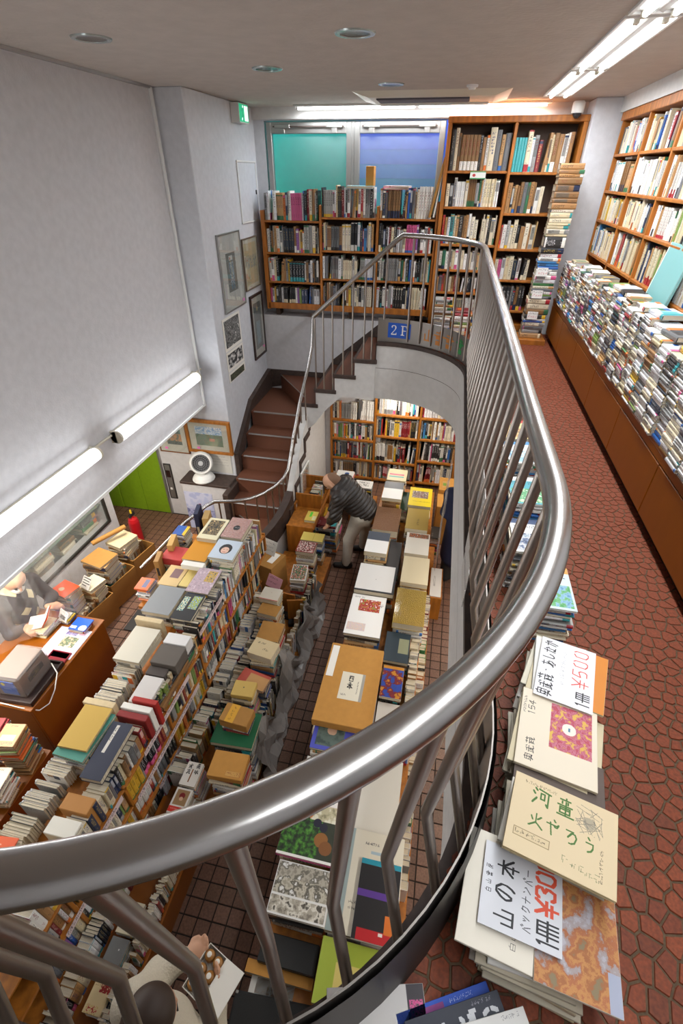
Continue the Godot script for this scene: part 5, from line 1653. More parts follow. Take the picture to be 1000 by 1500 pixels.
func lower_bookcase() -> void:
	var t := thing("bookcase", "orange wooden ground floor bookcase seen under the curved slab edge", "bookcase", Vector3.ZERO)
	var ux := [-1.66, -0.93, -0.21, 0.42, 1.15]
	for x in ux: part("side_panel", bx(x, x + 0.036, LOW, -0.78, 7.08, 7.37, 0.004), M.case_low, t)
	part("back_panel", bx(-1.64, 1.18, LOW, -0.78, 7.37, 7.395), M.case_back, t)
	var lv := [[-1.05, -1.541, -1.886, -2.253, -2.6], [-1.02, -1.395, -1.775, -2.247, -2.6], [-1.02, -1.393, -1.763, -2.159, -2.573], [-1.02, -1.393, -1.763, -2.159, -2.573]]
	for b in 4:
		for y in lv[b]: part("shelf", bx(ux[b] + 0.03, ux[b + 1], y - 0.035, y, 7.07, 7.37, 0.004), M.case_low, t)
	var bay := ["bay by the dark wall", "middle bay", "lamp-side bay"]
	for b in 3:
		for k in range(1, 5):
			var y: float = lv[b][k]
			var hm: float = lv[b][k - 1] - 0.045 - y
			row("shelved_book", "book", "%s shelf, %s, ground floor bookcase" % [nth(k), bay[b]], "books in the ground floor bookcase", W(ux[b] + 0.04, y, 7.085), Vector3(0, 0, 1), ux[b + 1] - ux[b] - 0.046, minf(hm, 0.34) * 0.75, minf(hm, 0.36) * 0.97, 0.19, 0.0275, MIX)
	# stands with piles before it
	for e in [[-1.22, 6.18, -2.03, "by the dark wall", "d8d8d4", [["o", 0.6, 0.4, 0.16, "1c50a0"], ["s", 0.1, 0.75, 0.1, 6, "404040"]]], [-0.9, 6.03, -2.08, "behind the stooping man", "e0deda", [["b", 0.2, 0.15, 0.6, 0.6, "202020 e0deda e0deda 404040", 4, 0.05]]]]:
		var st := thing("book_stand", "low wooden stand of books %s" % e[3], "stand", W(e[0], LOW, e[1]))
		part("top", rb(-0.2, 0.2, 0.3, 0.33, -0.16, 0.16), M.case_low, st)
		for x in [-0.18, 0.18]: part("leg", rb(x - 0.02, x + 0.02, 0, 0.3, -0.15, 0.15), M.case_low, st)
		pile("stand_book", "book", "in the pile on the stand %s" % e[3], "piles on the book stands", W(e[0], LOW + 0.33, e[1]), Vector3(0, 0, 1), 0.2, 0.27, e[2] - 0.02, 0.05, {"black": 1, "pink": 1, "grey": 1, "cream": 1})
		volume("magazine", "white magazine topping the pile on the stand %s" % e[3], "magazine", W(e[0], e[2] - 0.02, e[1]), 0.26, 0.21, 0.02, cover(e[4], e[5], 120, 100), mat(hexc(e[4]), 0.5))
	# wooden rack against the stair wall
	var r := thing("wooden_rack", "small orange wooden rack of books against the stair wall", "rack", W(-1.56, LOW, 5.3))
	for z in [-0.5, 0.0, 0.48]: part("side_panel", rb(-0.18, 0.18, 0, 0.82 if z < 0.4 else 0.62, z - 0.012, z + 0.012), M.case_low, r)
	for y in [0.1, 0.36, 0.6]: part("shelf", rb(-0.18, 0.2, y - 0.02, y, -0.5, 0.48), M.case_low, r)
	part("lip", rb(0.19, 0.2, 0.6, 0.66, -0.5, 0.48), M.case_low, r)
	row("rack_book", "book", "on the middle shelf of the small rack", "books on the small rack", W(-1.4, LOW + 0.361, 4.85), Vector3(1, 0, 0), 0.42, 0.16, 0.22, 0.16, 0.03, MIX)
	row("rack_book", "book", "on the top shelf of the small rack", "books on the small rack", W(-1.42, LOW + 0.601, 5.32), Vector3(1, 0, 0), 0.44, 0.15, 0.21, 0.14, 0.026, MIX)
	volume("memo_pad", "green and yellow pad on the small rack by the stair wall", "pad", W(-1.45, LOW + 0.6, 5.05), 0.16, 0.22, 0.04, cover("d8c25a", [["r", 0.3, 0.1, 0.2, 0.5, "5ac83a"], ["r", 0.6, 0.5, 0.3, 0.4, "e6e0b0"]], 80, 100), mat(hexc("c8b050"), 0.6))
	for e in [[-1.27, 5.17, -2.22, 0.22, 0.34], [-1.27, 5.52, -2.3, 0.22, 0.28]]:
		pile("floor_book", "book", "in the floor pile %s" % ("under the man's hand" if e[1] < 5.4 else "beyond the man's hand"), "floor piles by the stair wall", W(e[0], LOW, e[1]), Vector3(0, 0, 1), e[3], e[4] * 0.9, e[2], 0.03, PALE)
	var bk := thing("bucket", "pale green bucket beside the man's legs", "bucket", W(-0.62, LOW, 5.3))
	var m := MB.new()
	m.lathe([Vector2(0.0, 0.0), Vector2(0.1, 0.0), Vector2(0.13, 0.26), Vector2(0.138, 0.265), Vector2(0.124, 0.255), Vector2(0.095, 0.02)], 24)
	part("pail", m, mat(hexc("8a9450"), 0.5), bk)

func flat_set(list: Array, base: float, group: String, under: String, pal: Dictionary, th: float) -> void:
	# each: name, label, category, x0, x1, d0, d1, top, thickness, cover material, side colour, turn, carton?
	for e in list:
		var mid := W((e[3] + e[4]) / 2, e[7] - e[8], (e[5] + e[6]) / 2)
		var w: float = e[4] - e[3]
		var l: float = e[6] - e[5]
		var turn: float = e[11] if e.size() > 11 else 0.0
		if e.size() > 12: carton(e[0], e[1], e[2], mid, w, l, e[8], e[9], e[12][0], e[12][1], turn, group)
		else: volume(e[0], e[1], e[2], mid, w, l, e[8], e[9], mat(hexc(e[10]), 0.55), turn, group)
		if mid.y - base > 0.02:
			pile(under, under.replace("_", " "), "under the %s" % " ".join(String(e[1]).split(" ").slice(0, 7)), group, Vector3(mid.x, base, mid.z), Vector3(0, 0, 1), l * 0.97, w * 0.97, mid.y, th, pal, 0.008)

func centre_table() -> void:
	var t := thing("display_table", "long low wooden display table down the middle of the ground floor", "table", Vector3.ZERO)
	var top := -2.06
	part("tabletop", bx(-0.6, 0.15, top - 0.03, top, 0.5, 6.0, 0.005), M.case_low, t)
	for d in [0.55, 1.9, 3.25, 4.6, 5.9]: part("leg_panel", bx(-0.56, 0.11, LOW, top - 0.03, d, d + 0.03), M.case_low, t)
	part("side_board", bx(-0.575, -0.555, LOW + 0.05, top - 0.03, 0.55, 5.93), M.case_low, t)
	part("side_shelf", bx(0.1, 0.24, -2.45, -2.43, 1.0, 5.2, 0.003), M.case_low, t)
	part("side_board", bx(0.1, 0.115, LOW + 0.05, top - 0.03, 0.55, 5.93), M.case_low, t)
	row("side_shelf_book", "book", "on the low shelf facing the slab edge", "books on the table's low shelf", W(0.235, -2.43, 1.2), Vector3(1, 0, 0), 2.9, 0.16, 0.24, 0.115, 0.034, MIX)
	row("table_edge_book", "small book", "along the table edge facing the slab", "small books on the table edge", W(0.148, top, 1.95), Vector3(1, 0, 0), 1.2, 0.11, 0.17, 0.085, 0.026, PALE, "from the near end")
	var nw := cover("e2e0dc", [["r", 0, 0, 1, 0.42, "39414f"]], 60, 80)
	var lw := []
	var L := [
		["art_catalogue", "cream catalogue with pink and teal bars on the far end of the table", "book", -0.525, -0.26, 5.62, 5.93, -1.7, 0.03, cover("cfc096", [["r", 0.1, 0.42, 0.75, 0.12, "c03a64"], ["r", 0.1, 0.62, 0.75, 0.1, "2f9a98"]], 100, 120), "c8b88c"],
		["hardback_set", "navy and white volume on the far stack of the table", "book", -0.525, -0.27, 5.09, 5.5, -1.65, 0.05, nw, "b59a64"],
		["art_catalogue", "dark green folio partly under the navy and white volume", "book", -0.33, -0.185, 5.14, 5.58, -1.84, 0.03, mat(hexc("1f4a34"), 0.5), "1c4430"],
		["wrapped_book", "brown book in glossy shrink wrap on the table", "book", -0.56, -0.25, 4.54, 5.03, -1.75, 0.1, null, "9a6a44"],
		["hardback_set", "navy and white volume over a dark board on the table", "book", -0.575, -0.32, 4.05, 4.43, -1.7, 0.06, nw, "a08654"],
		["dark_folio", "dark grey folio under the nearer navy and white volume", "book", -0.318, -0.175, 3.93, 4.46, -1.84, 0.02, mat(hexc("34302f"), 0.5), "2e2a2a"],
		["slipcase", "white topped slipcase with black edge on the table", "slipcase", -0.585, -0.175, 3.49, 3.91, -1.75, 0.06, cover("1f1f20", [["r", 0.02, 0.02, 0.93, 0.93, "cfccc8"], ["o", 0.5, 0.55, 0.012, "5a5a58"]], 120, 120), "1c1c1c"],
		["food_magazine", "white cookery magazine with a roast dish on the table", "magazine", -0.585, -0.235, 2.95, 3.48, -1.8, 0.04, cover("e2e0dc", [["b", 0.25, 0.12, 0.6, 0.3, "e2e0dc a83224 8a1f18 c86a2c 5a8a3a", 5, 0.045], ["g", 0.82, 0.18, 0.1, "谷", "303030", 0.08], ["s", 0.08, 0.06, 0.04, 5, "303030"], ["b", 0.05, 0.72, 0.5, 0.18, "d8a8b0 e0c8a0 b8b0d0 d8d090", 3, 0.2]], 160, 240), "4a4a4c"],
		["blue_catalogue", "violet blue exhibition catalogue with a portrait under the tan box", "book", -0.61, -0.27, 1.81, 2.25, -1.79, 0.03, cover("4a50b0", [["b", 0.1, 0.3, 0.62, 0.62, "3a4a48 5a6a62 4a5a54", 3, 0.02], ["o", 0.42, 0.62, 0.09, "c8a48a"], ["o", 0.42, 0.5, 0.07, "4a3a2c"]], 120, 150), "1f3a30"],
		["white_catalogue", "white and teal catalogue before the violet one", "book", -0.62, -0.28, 1.44, 1.79, -1.88, 0.03, cover("e0deda", [["r", 0.3, 0.5, 0.5, 0.35, "5aa8a0"]], 80, 100), "d8d4cc"],
		["vegetable_magazine", "cookbook with carrots and greens on its cover", "magazine", -0.635, -0.27, 1.09, 1.42, -1.75, 0.03, cover("2a3020", [["b", 0, 0.3, 0.7, 0.65, "1c2418 24401a 3a6a24 4f8a30", 3, 0.05], ["b", 0.45, 0.0, 0.55, 0.3, "d8d4c0 b8b090 8a8468", 4, 0.03], ["o", 0.3, 0.14, 0.1, "d8761c"], ["o", 0.42, 0.2, 0.08, "c8681a"], ["o", 0.72, 0.62, 0.13, "8a5a28"], ["o", 0.82, 0.74, 0.12, "7a4c20"], ["o", 0.6, 0.34, 0.08, "1c1a2e"], ["o", 0.72, 0.4, 0.08, "1c1a2e"], ["r", 0.0, 0.95, 1, 0.05, "e0deda"]], 180, 170), "c83a8a"],
		["fish_magazine", "cookbook with silver fish on its cover", "magazine", -0.6, -0.25, 0.8, 1.07, -1.77, 0.03, cover("d8d8d6", [["b", 0.02, 0.03, 0.96, 0.3, "8a8478 a8a294 6a665c d8d8d6", 4, 0.03], ["b", 0.02, 0.32, 0.96, 0.3, "9a9484 b8b2a2 5e5a50 d8d8d6", 8, 0.03], ["b", 0.02, 0.66, 0.96, 0.3, "7a7468 a49e90 d0ccc0 4a463e", 12, 0.03]], 180, 140), "d8d4cc"],
	]
	for e in L:
		if e[9] == null: e[9] = wrap_mat()
	flat_set(L, top, "flat books on the long table", "stacked_catalogue", {"cream": 3, "tan": 3, "black": 2, "white": 3, "green": 1, "red": 0.6, "grey": 1}, 0.05)
	flat_set([["big_box", "large tan cardboard box with a white calligraphy label on the table", "box", -0.635, -0.17, 1.98, 2.74, -1.7, 0.08, M.card, "", 0.0, [cover("d9d2be", [["g", 0.3, 0.12, 0.26, "四季", "1c1a18", 0.12, Vector2(0, 1)], ["v", 0.72, 0.3, 0.05, 9, "5a564c"], ["r", 0.88, 0, 0.12, 1, "9a968c"], ["s", 0.1, 0.8, 0.08, 3, "3a362e"]], 110, 110), Rect2(0.33, 0.37, 0.42, 0.34)]]], top, "flat books on the long table", "stacked_catalogue", CLOTH, 0.06)
	var tape := thing("paper_tape", "white strip of paper on the corner of the large tan box", "strip", W(-0.59, -1.6985, 2.55))
	part("strip", rb(-0.03, 0.03, 0, 0.001, -0.16, 0.16, 0.0003), M.paper, tape)
	var R := [
		["yellow_book", "bright yellow book with a small photograph on the table", "book", -0.185, 0.113, 5.145, 5.585, -1.75, 0.05, cover("e8cf1c", [["b", 0.14, 0.2, 0.7, 0.38, "e8e6e0 6a3a34 b0a8a0 4a4644", 5, 0.06], ["s", 0.2, 0.74, 0.05, 12, "8a7a20"]], 120, 150), "d8be20"],
		["slipcase", "golden slipcase with a dark title on the table", "slipcase", -0.17, 0.1, 4.6, 5.03, -1.72, 0.07, cover("a88c3a", [["v", 0.5, 0.5, 0.06, 5, "3a3014"]], 100, 150), "a08434"],
		["slipcase", "white slipcase with a photo strip along its far edge", "slipcase", -0.135, 0.135, 4.18, 4.57, -1.75, 0.06, cover("dedad0", [["b", 0.12, 0.04, 0.84, 0.2, "3a342e 8a7a5a c85a2c 2a2a26 e0dcd0", 3, 0.07]], 120, 150), "d6d2c6"],
		["slipcase", "plain cream slipcase on the table beside the white-topped case", "slipcase", -0.128, 0.158, 3.7, 4.13, -1.75, 0.06, mat(hexc("cfc3a4"), 0.6), "b89a60"],
		["wrapped_book", "yellow case in shrink wrap on the table", "book", -0.143, 0.157, 3.13, 3.61, -1.75, 0.08, null, "b8983c"],
		["wrapped_book", "dark slate book in plastic with a pale patch on the table", "book", -0.18, 0.05, 2.76, 3.1, -1.85, 0.04, cover("2c3a44", [["r", 0.55, 0.2, 0.4, 0.5, "8a8e72"]], 100, 140), "28343c"],
		["art_catalogue", "catalogue with blue and red abstract cover on the table", "book", -0.158, 0.025, 2.39, 2.71, -1.85, 0.03, cover("c88a28", [["b", 0, 0.1, 1, 0.9, "2a4aa0 2a4ab0 7a2230 c88a28", 5, 0.02]], 100, 160), "e0dcd0"],
		["paper_board", "blank white board on the table beside the large tan box", "board", -0.16, 0.065, 1.9, 2.37, -1.9, 0.03, mat(hexc("d6d5d3"), 0.6), "cfccc8"],
		["paper_board", "white wrapped folder on the table near the handrail", "folder", -0.24, 0.1, 1.36, 1.87, -1.85, 0.05, mat(hexc("d2cfc6"), 0.5), "c8c4b8"],
		["grey_album", "large pale album with a blue grey spine on the table", "book", -0.25, 0.16, 0.8, 1.35, -1.8, 0.05, cover("d4cfbf", [["r", 0, 0, 0.22, 1, "93a3a4"], ["s", 0.4, 0.12, 0.03, 6, "606060"], ["s", 0.28, 0.7, 0.03, 5, "807c70"], ["s", 0.28, 0.75, 0.03, 5, "807c70"], ["r", 0.5, 0.2, 0.3, 0.03, "9fb4c0"]], 160, 200), "c4bfae"],
		["green_book", "lime green book with a cream square on the near end of the table", "book", -0.25, 0.075, 0.5, 0.78, -1.82, 0.04, cover("9aac3a", [["r", 0.3, 0.35, 0.55, 0.5, "d0c070"], ["r", 0.45, 0.55, 0.25, 0.25, "4a4420"]], 100, 100), "b8a86a"],
	]
	for e in R:
		if e[9] == null: e[9] = wrap_mat("c9a63c")
	flat_set(R, top, "flat books on the long table", "stacked_catalogue", {"cream": 3, "tan": 2, "white": 4, "black": 1, "grey": 1, "red": 0.4}, 0.045)
	volume("art_catalogue", "black catalogue with teal, violet and red bands on the pale album", "book", W(0.03, -1.8, 0.99), 0.25, 0.4, 0.02, cover("26262a", [["r", 0, 0, 1, 0.08, "2a90a8"], ["r", 0, 0.4, 1, 0.09, "5a3a90"], ["r", 0.1, 0.86, 0.9, 0.14, "b8242c"], ["r", 0.72, 0.66, 0.22, 0.22, "d0702c"], ["r", 0.6, 0.87, 0.1, 0.04, "e0deda"]], 120, 180), mat(hexc("d8d6d2"), 0.5), 0.0, "flat books on the long table")
	# black box and leaflets at the near end
	carton("black_box", "black box behind the leaflets at the near end of the table", "box", W(-0.44, top, 0.69), 0.34, 0.14, 0.1, M.black)
	volume("leaflet_tray", "tan topped tray of leaflets at the near end of the table", "tray", W(-0.47, top - 0.02, 0.6), 0.4, 0.06, 0.08, M.card, M.kraft)
	volume("leaflet", "printed black and white leaflet at the near end of the table", "leaflet", W(-0.5, top - 0.02, 0.53), 0.26, 0.15, 0.02, cover("d2d0ca", [["b", 0.4, 0.4, 0.3, 0.5, "3a3a3a 8a8884 c8c6c0", 3, 0.08], ["s", 0.1, 0.1, 0.1, 8, "5a5a58"]], 120, 80), mat(hexc("c8c4b8"), 0.6))
	var bc := thing("black_portfolio", "flat black portfolio bag at the near end of the table", "portfolio", W(-0.43, -2.09, 0.38), 0.06)
	part("body", rb(-0.26, 0.26, 0, 0.06, -0.13, 0.13, 0.012), tri_mat(0.1, hexc("141414"), hexc("202020"), Vector3(6, 6, 6), 0.75, 71), bc)
	part("metal_corner", rb(-0.255, -0.24, 0.056, 0.064, -0.128, -0.114, 0.002), M.alu, bc)
	# cartons and trays between table and the lower wall
	carton("carton", "tan carton with green print near the lower bookcase", "carton", W(0.32, LOW, 6.14), 0.22, 0.36, 0.72, M.card, cover("b48a52", [["r", 0.1, 0.3, 0.4, 0.4, "6a8a3a"]], 40, 40), Rect2(0.2, 0.3, 0.5, 0.5))
	carton("carton", "plain tan carton nearer the hanging plastic strip", "carton", W(0.3, LOW, 5.78), 0.2, 0.34, 0.66, M.card)
	pile("floor_book", "book", "in the floor pile behind the plastic strip", "floor pile behind the plastic strip", W(0.23, LOW, 5.48), Vector3(0, 0, 1), 0.28, 0.13, -2.38, 0.04, MIX)
	var tr := thing("picture_tray", "shallow wooden tray holding a white print beside the table", "tray", W(0.28, LOW, 4.4))
	part("box", rb(-0.08, 0.08, 0, 0.36, -0.27, 0.27), M.case_low, tr)
	part("print", rb(-0.066, 0.066, 0.36, 0.372, -0.25, 0.25, 0.002), cover("e4e2de", [["b", 0.3, 0.55, 0.35, 0.2, "e4e2de c8c6c2 a8a6a2", 5, 0.06]], 60, 160), tr)
	# hanging clear strip
	var ps := thing("plastic_strip", "clear plastic strip hanging from the slab edge beside the table", "plastic strip", W(0.25, -2.25, 4.5))
	var m := MB.new()
	for k in 10:
		for j in 3:
			var f := func(a: float, b: float) -> Vector3: return Vector3(0.012 * sin(a * 2.3 + b * 4.0), a * 0.15, -0.07 * b + 0.02 * sin(a))
			m.quad(f.call(k, j), f.call(k, j + 1), f.call(k + 1, j + 1), f.call(k + 1, j))
	part("film", m, M.film, ps)

func wrap_mat(c := "a8744c") -> StandardMaterial3D:
	var m := tri_mat(0.03, hexc(c).darkened(0.05), hexc(c), Vector3(3, 3, 3), 0.5, 81)
	m.clearcoat_enabled = true
	m.clearcoat = 1.0
	m.clearcoat_roughness = 0.08
	m.heightmap_enabled = true
	m.heightmap_texture = grain["bump"]
	m.heightmap_scale = 4.0
	return m

func island() -> void:
	var t := thing("island_bookcase", "long low two-sided bookcase packed with books and topped with flat volumes", "bookcase", Vector3.ZERO)
	part("plinth", bx(-2.36, -1.82, LOW, -2.58, 0.0, 4.2), M.case_low, t)
	part("core", bx(-2.2, -1.99, -2.58, -1.8, 0.0, 4.2), M.case_low, t)
	var rows := [-2.56, -2.3, -2.04, -1.78]
	for k in 4: part("shelf", bx(-2.0, -1.795, rows[k] - 0.02, rows[k], 0.0, 4.2, 0.003), M.case_low, t)
	for d in [0.02, 0.62, 1.25, 1.85, 2.45, 3.05, 3.65, 4.19]: part("divider", bx(-2.0, -1.795, -2.58, -1.76, d - 0.012, d + 0.012, 0.003), M.case_low, t)
	part("side_shelf", bx(-2.4, -2.2, -1.92, -1.9, 0.0, 4.2, 0.003), M.case_low, t)
	part("side_board", bx(-2.22, -2.2, -2.58, -1.9, 0.0, 4.2), M.case_low, t)
	for k in 4:
		var names := ["lowest row", "second row", "third row", "top row"]
		row("novel", "novel", "%s, near half of the island" % names[k], "novels in the island bookcase", W(-1.8, rows[k], 0.3), Vector3(1, 0, 0), 2.2, 0.17, 0.232, 0.15, 0.031, MIX if k < 2 else CLOTH, "from the near end")
		row("cookbook", "cookbook", "%s, far half of the island" % names[k], "cookbooks in the island bookcase", W(-1.8, rows[k], 2.52), Vector3(1, 0, 0), 1.66, 0.19, 0.236 if k < 3 else 0.26, 0.15, 0.026, ART, "from the near end")
	# rows of booklets whose tops show, along the far side
	for e in [[1.76, 2.14, "by the cream folder", "white"], [0.96, 1.32, "beyond the yellow portfolio", "white"], [0.5, 0.93, "nearest the handrail", "cream"]]:
		row("booklet", "booklet", "row %s, counter side of island" % e[2], "booklets on the counter side of the island", W(-2.38, -1.9, e[1]), Vector3(-1, 0, 0), e[1] - e[0], 0.22, 0.245, 0.2, 0.013, {e[3]: 3, "grey": 1}, "from the far end")
	# paper price strips along the shelf edges
	var sc := cover("dcc8c8", [["s", 0.02, 0.15, 0.6, 22, "5a4a50"]], 220, 14)
	for e in [[-1.79, 1.5, 2.2], [-2.05, 1.3, 2.3], [-2.31, 1.5, 2.2], [-1.79, 0.7, 1.2], [-2.05, 0.5, 1.1], [-1.6, 2.5, 3.0]]:
		var p := MB.new()
		p.quad(W(-1.79, e[0] - 0.03, e[1]), W(-1.785, e[0] - 0.03, e[2]), W(-1.785, e[0] + 0.025, e[2]), W(-1.79, e[0] + 0.025, e[1]))
		p.quad(W(-1.786, e[0] - 0.03, e[2]), W(-1.791, e[0] - 0.03, e[1]), W(-1.791, e[0] + 0.025, e[1]), W(-1.786, e[0] + 0.025, e[2]))
		part("price_strip", p, sc, t)
	var gi := "flat books on top of the island"
	flat_set([
		["pattern_book", "book with a mosaic of pink and grey dots and a black label", "book", -2.09, -1.85, 3.67, 4.03, -1.45, 0.06, cover("a8907a", [["b", 0, 0, 1, 1, "d8c0b8 6a5a60 c89a80 8a4a50 e0d0c0 4a5060", 3, 0.16], ["o", 0.5, 0.5, 0.12, "141414"], ["s", 0.4, 0.47, 0.05, 4, "d0d0d0"]], 140, 180), "3a3430"],
		["art_book", "cream book with an old master figure painting on its cover", "book", -2.33, -2.1, 3.6, 3.97, -1.45, 0.05, cover("d4ccaa", [["b", 0.14, 0.1, 0.72, 0.7, "2a2418 4a3e28 8a7448 1e1a12 b89a68", 5, 0.03]], 120, 160), "cfc6a4"],
		["cloth_book", "mustard yellow cloth book next to the portrait magazine", "book", -2.36, -2.1, 3.3, 3.62, -1.5, 0.06, mat(hexc("c8881c"), 0.7), "b87a18"],
		["portrait_magazine", "magazine with a dark-haired portrait lying across", "magazine", -2.08, -1.81, 3.33, 3.63, -1.45, 0.03, cover("b8c4d0", [["o", 0.5, 0.48, 0.26, "1a1716"], ["o", 0.5, 0.55, 0.17, "d8b09a"], ["r", 0.4, 0.5, 0.08, 0.02, "2a1c18"], ["r", 0.54, 0.5, 0.08, 0.02, "2a1c18"], ["r", 0.44, 0.64, 0.13, 0.025, "a04a44"]], 150, 140), "b8ccd4"],
		["pink_magazine", "pink and grey magazine with a vintage car in the middle of the island", "magazine", -2.11, -1.875, 2.88, 3.22, -1.5, 0.02, cover("b8a4ae", [["b", 0, 0, 1, 1, "c8b4bc a8949e b8a0aa 98888e", 4, 0.03], ["b", 0.5, 0.1, 0.4, 0.45, "5a5450 c8a03a 8a8480", 3, 0.08]], 120, 150), "3a3638"],
		["black_magazine", "black magazine with coloured picture panels", "magazine", -2.085, -1.885, 2.54, 2.86, -1.5, 0.03, cover("1c1b1d", [["b", 0.08, 0.15, 0.3, 0.55, "1c1b1d 4a8a8a e0e0d0 c8a83a", 2, 0.1], ["b", 0.5, 0.08, 0.42, 0.5, "5a8a3a c8c83a 3a6a9a e0e0e0", 6, 0.1]], 120, 150), "26262a"],
		["marbled_album", "grey marbled album on the counter side of the island", "book", -2.42, -2.14, 2.6, 2.95, -1.55, 0.05, tri_mat(0.3, hexc("6a6e72"), hexc("9fa3a6"), Vector3(9, 9, 9), 0.6, 83), "70747a"],
		["tan_book", "tan book with a mauve panel on the counter side", "book", -2.49, -2.28, 3.0, 3.29, -1.6, 0.06, cover("cdb07a", [["r", 0.35, 0.16, 0.45, 0.45, "7a5a5c"]], 80, 100), "c4a872"],
		["pale_book", "pale yellow book next to the tan one with mauve panel", "book", -2.275, -2.12, 3.02, 3.29, -1.6, 0.05, mat(hexc("d6c078"), 0.6), "ccb66c"],
	], -1.76, gi, "island_book", {"white": 2, "cream": 2, "red": 1, "blue": 1, "grey": 1, "teal": 0.6}, 0.05)
	carton("red_box", "coral red box at the counter side of the island", "box", W(-2.515, -1.66, 3.44), 0.25, 0.21, 0.09, mat(hexc("b83c3a"), 0.6))
	carton("white_carton", "narrow white carton in front of the mustard book", "carton", W(-2.2, -1.55, 3.24), 0.24, 0.07, 0.06, M.paper)
	var st := thing("side_stool", "wooden stool holding books on the counter side of the island", "stool", W(-2.53, LOW, 3.45))
	part("seat", rb(-0.13, 0.13, 0.86, 0.9, -0.6, 0.6), M.case_low, st)
	for z in [-0.55, 0.0, 0.55]: part("leg", rb(-0.12, 0.12, 0, 0.86, z - 0.015, z + 0.015), M.case_low, st)
	pile("stool_book", "book", "on the stool under the coral red box", "books on the stool", W(-2.515, -1.8, 3.44), Vector3(0, 0, 1), 0.2, 0.24, -1.66, 0.04, {"teal": 1, "cream": 1, "blue": 1})
	for e in [[-2.62, 3.0, -1.62, {"orange": 2, "white": 1}, "lowest by the rail"], [-2.6, 3.75, -1.52, {"blue": 2, "white": 2, "grey": 1}, "nearest the lift"]]:
		pile("stool_book", "book", "in the stool pile %s" % e[4], "books on the stool", W(e[0], -1.8, e[1]), Vector3(0, 0, 1), 0.17, 0.15, e[2], 0.022, e[3])
	for e in [[-2.5, 4.0, 0.05, 0.2, 0.3, "1f2440", "tall navy album standing at the far end of the island"], [-2.4, 4.0, 0.07, 0.17, 0.24, "b8955a", "tan slipcase standing beside the navy album"], [-2.6, 3.55, 0.06, 0.2, 0.27, "c09a58", "tall tan slipcase with a black title on the stool"], [-2.63, 3.3, 0.05, 0.17, 0.24, "a67c44", "shorter brown slipcase on the stool"]]:
		var o := thing("standing_volume", e[6], "book", W(e[0], -1.8, e[1]), 0.25)
		part("case", rb(-e[2] / 2, e[2] / 2, 0, e[4] + (0.12 if e[1] > 3.9 else 0.04), -e[3] / 2, e[3] / 2), mat(hexc(e[5]), 0.6), o)
		part("title_slip", rb(-e[2] * 0.25, e[2] * 0.25, e[4] * 0.35, e[4] * 0.8, e[3] / 2, e[3] / 2 + 0.002, 0.0005), M.old_paper if e[5] == "1f2440" else M.dark, o)
	flat_set([
		["cream_folder", "big cream folder on the counter side of the island", "folder", -2.37, -2.13, 2.08, 2.44, -1.56, 0.04, mat(hexc("cdc8b8"), 0.6), "a8a498"],
	], -1.66, gi, "island_book", PALE, 0.05)
	carton("grey_slipcase", "dark grey boxed set beside the white box on the island", "box", W(-1.9, -1.62, 2.17), 0.225, 0.19, 0.12, mat(hexc("5e5750"), 0.7))
	carton("white_box", "white boxed set beyond the dark grey one on the island", "box", W(-1.905, -1.62, 2.335), 0.21, 0.11, 0.12, mat(hexc("d6d4d2"), 0.6))
	carton("white_box", "white wood-grain boxed set before the brown case on the island", "box", W(-1.925, -1.62, 1.86), 0.17, 0.24, 0.08, mat(hexc("cac6c2"), 0.6))
	carton("brown_slipcase", "dark brown case between the grey and white boxed sets", "box", W(-1.93, -1.64, 2.03), 0.17, 0.08, 0.1, mat(hexc("4a423e"), 0.7))
	pile("island_book", "book", "under the boxed sets on the island", gi, W(-1.9, -1.775, 2.1), Vector3(1, 0, 0), 0.2, 0.6, -1.62, 0.05, {"black": 1, "tan": 1})
	carton("red_slipcase", "dark red slipcase across the island next to the white one", "slipcase", W(-1.9, -1.76, 1.63), 0.24, 0.05, 0.24, mat(hexc("8a2422"), 0.6))
	carton("white_slipcase", "white slipcase beyond the dark red one on the island", "slipcase", W(-1.9, -1.76, 1.69), 0.24, 0.05, 0.25, M.paper)
	carton("red_slipcase", "small bright red slipcase beyond the white one on the island", "slipcase", W(-1.86, -1.76, 1.745), 0.2, 0.04, 0.27, mat(hexc("a82820"), 0.6))
	volume("portfolio", "yellow card portfolio lying on green card on the island", "portfolio", W(-2.14, -1.48, 1.455), 0.22, 0.32, 0.02, mat(hexc("c4a048"), 0.65), mat(hexc("b89440"), 0.6), 0.03)
	volume("portfolio", "teal green card under the yellow portfolio", "portfolio", W(-2.13, -1.515, 1.42), 0.24, 0.36, 0.03, mat(hexc("4a8c7c"), 0.6), mat(hexc("3a7a6c"), 0.6), -0.05)
	pile("island_book", "book", "under the green card on the island", gi, W(-2.13, -1.78, 1.43), Vector3(0, 0, 1), 0.32, 0.2, -1.515, 0.05, PALE)
	volume("navy_album", "long navy album with a white title strip on the island", "book", W(-1.91, -1.54, 1.35), 0.155, 0.4, 0.05, cover("23283c", [["r", 0.3, 0.06, 0.16, 0.5, "cfcbc0"], ["v", 0.32, 0.1, 0.05, 5, "2a2a2a"]], 80, 200), mat(hexc("1e2234"), 0.6), 0.02)
	for e in [[-1.92, 1.02, "b0793a", "tan box across the top row before the navy album"], [-1.92, 0.88, "e0dccf", "white booklet stack with a green cover on the island"], [-1.92, 0.75, "d8bf8c", "cream box next to the handrail on the island"], [-1.92, 0.68, "7a68a0", "violet box nearest the handrail on the island"]]:
		carton("row_box", e[3], "box", W(e[0], -1.78, e[1]), 0.2, 0.06 if e[1] < 0.8 else 0.1, 0.24, mat(hexc(e[2]), 0.6))
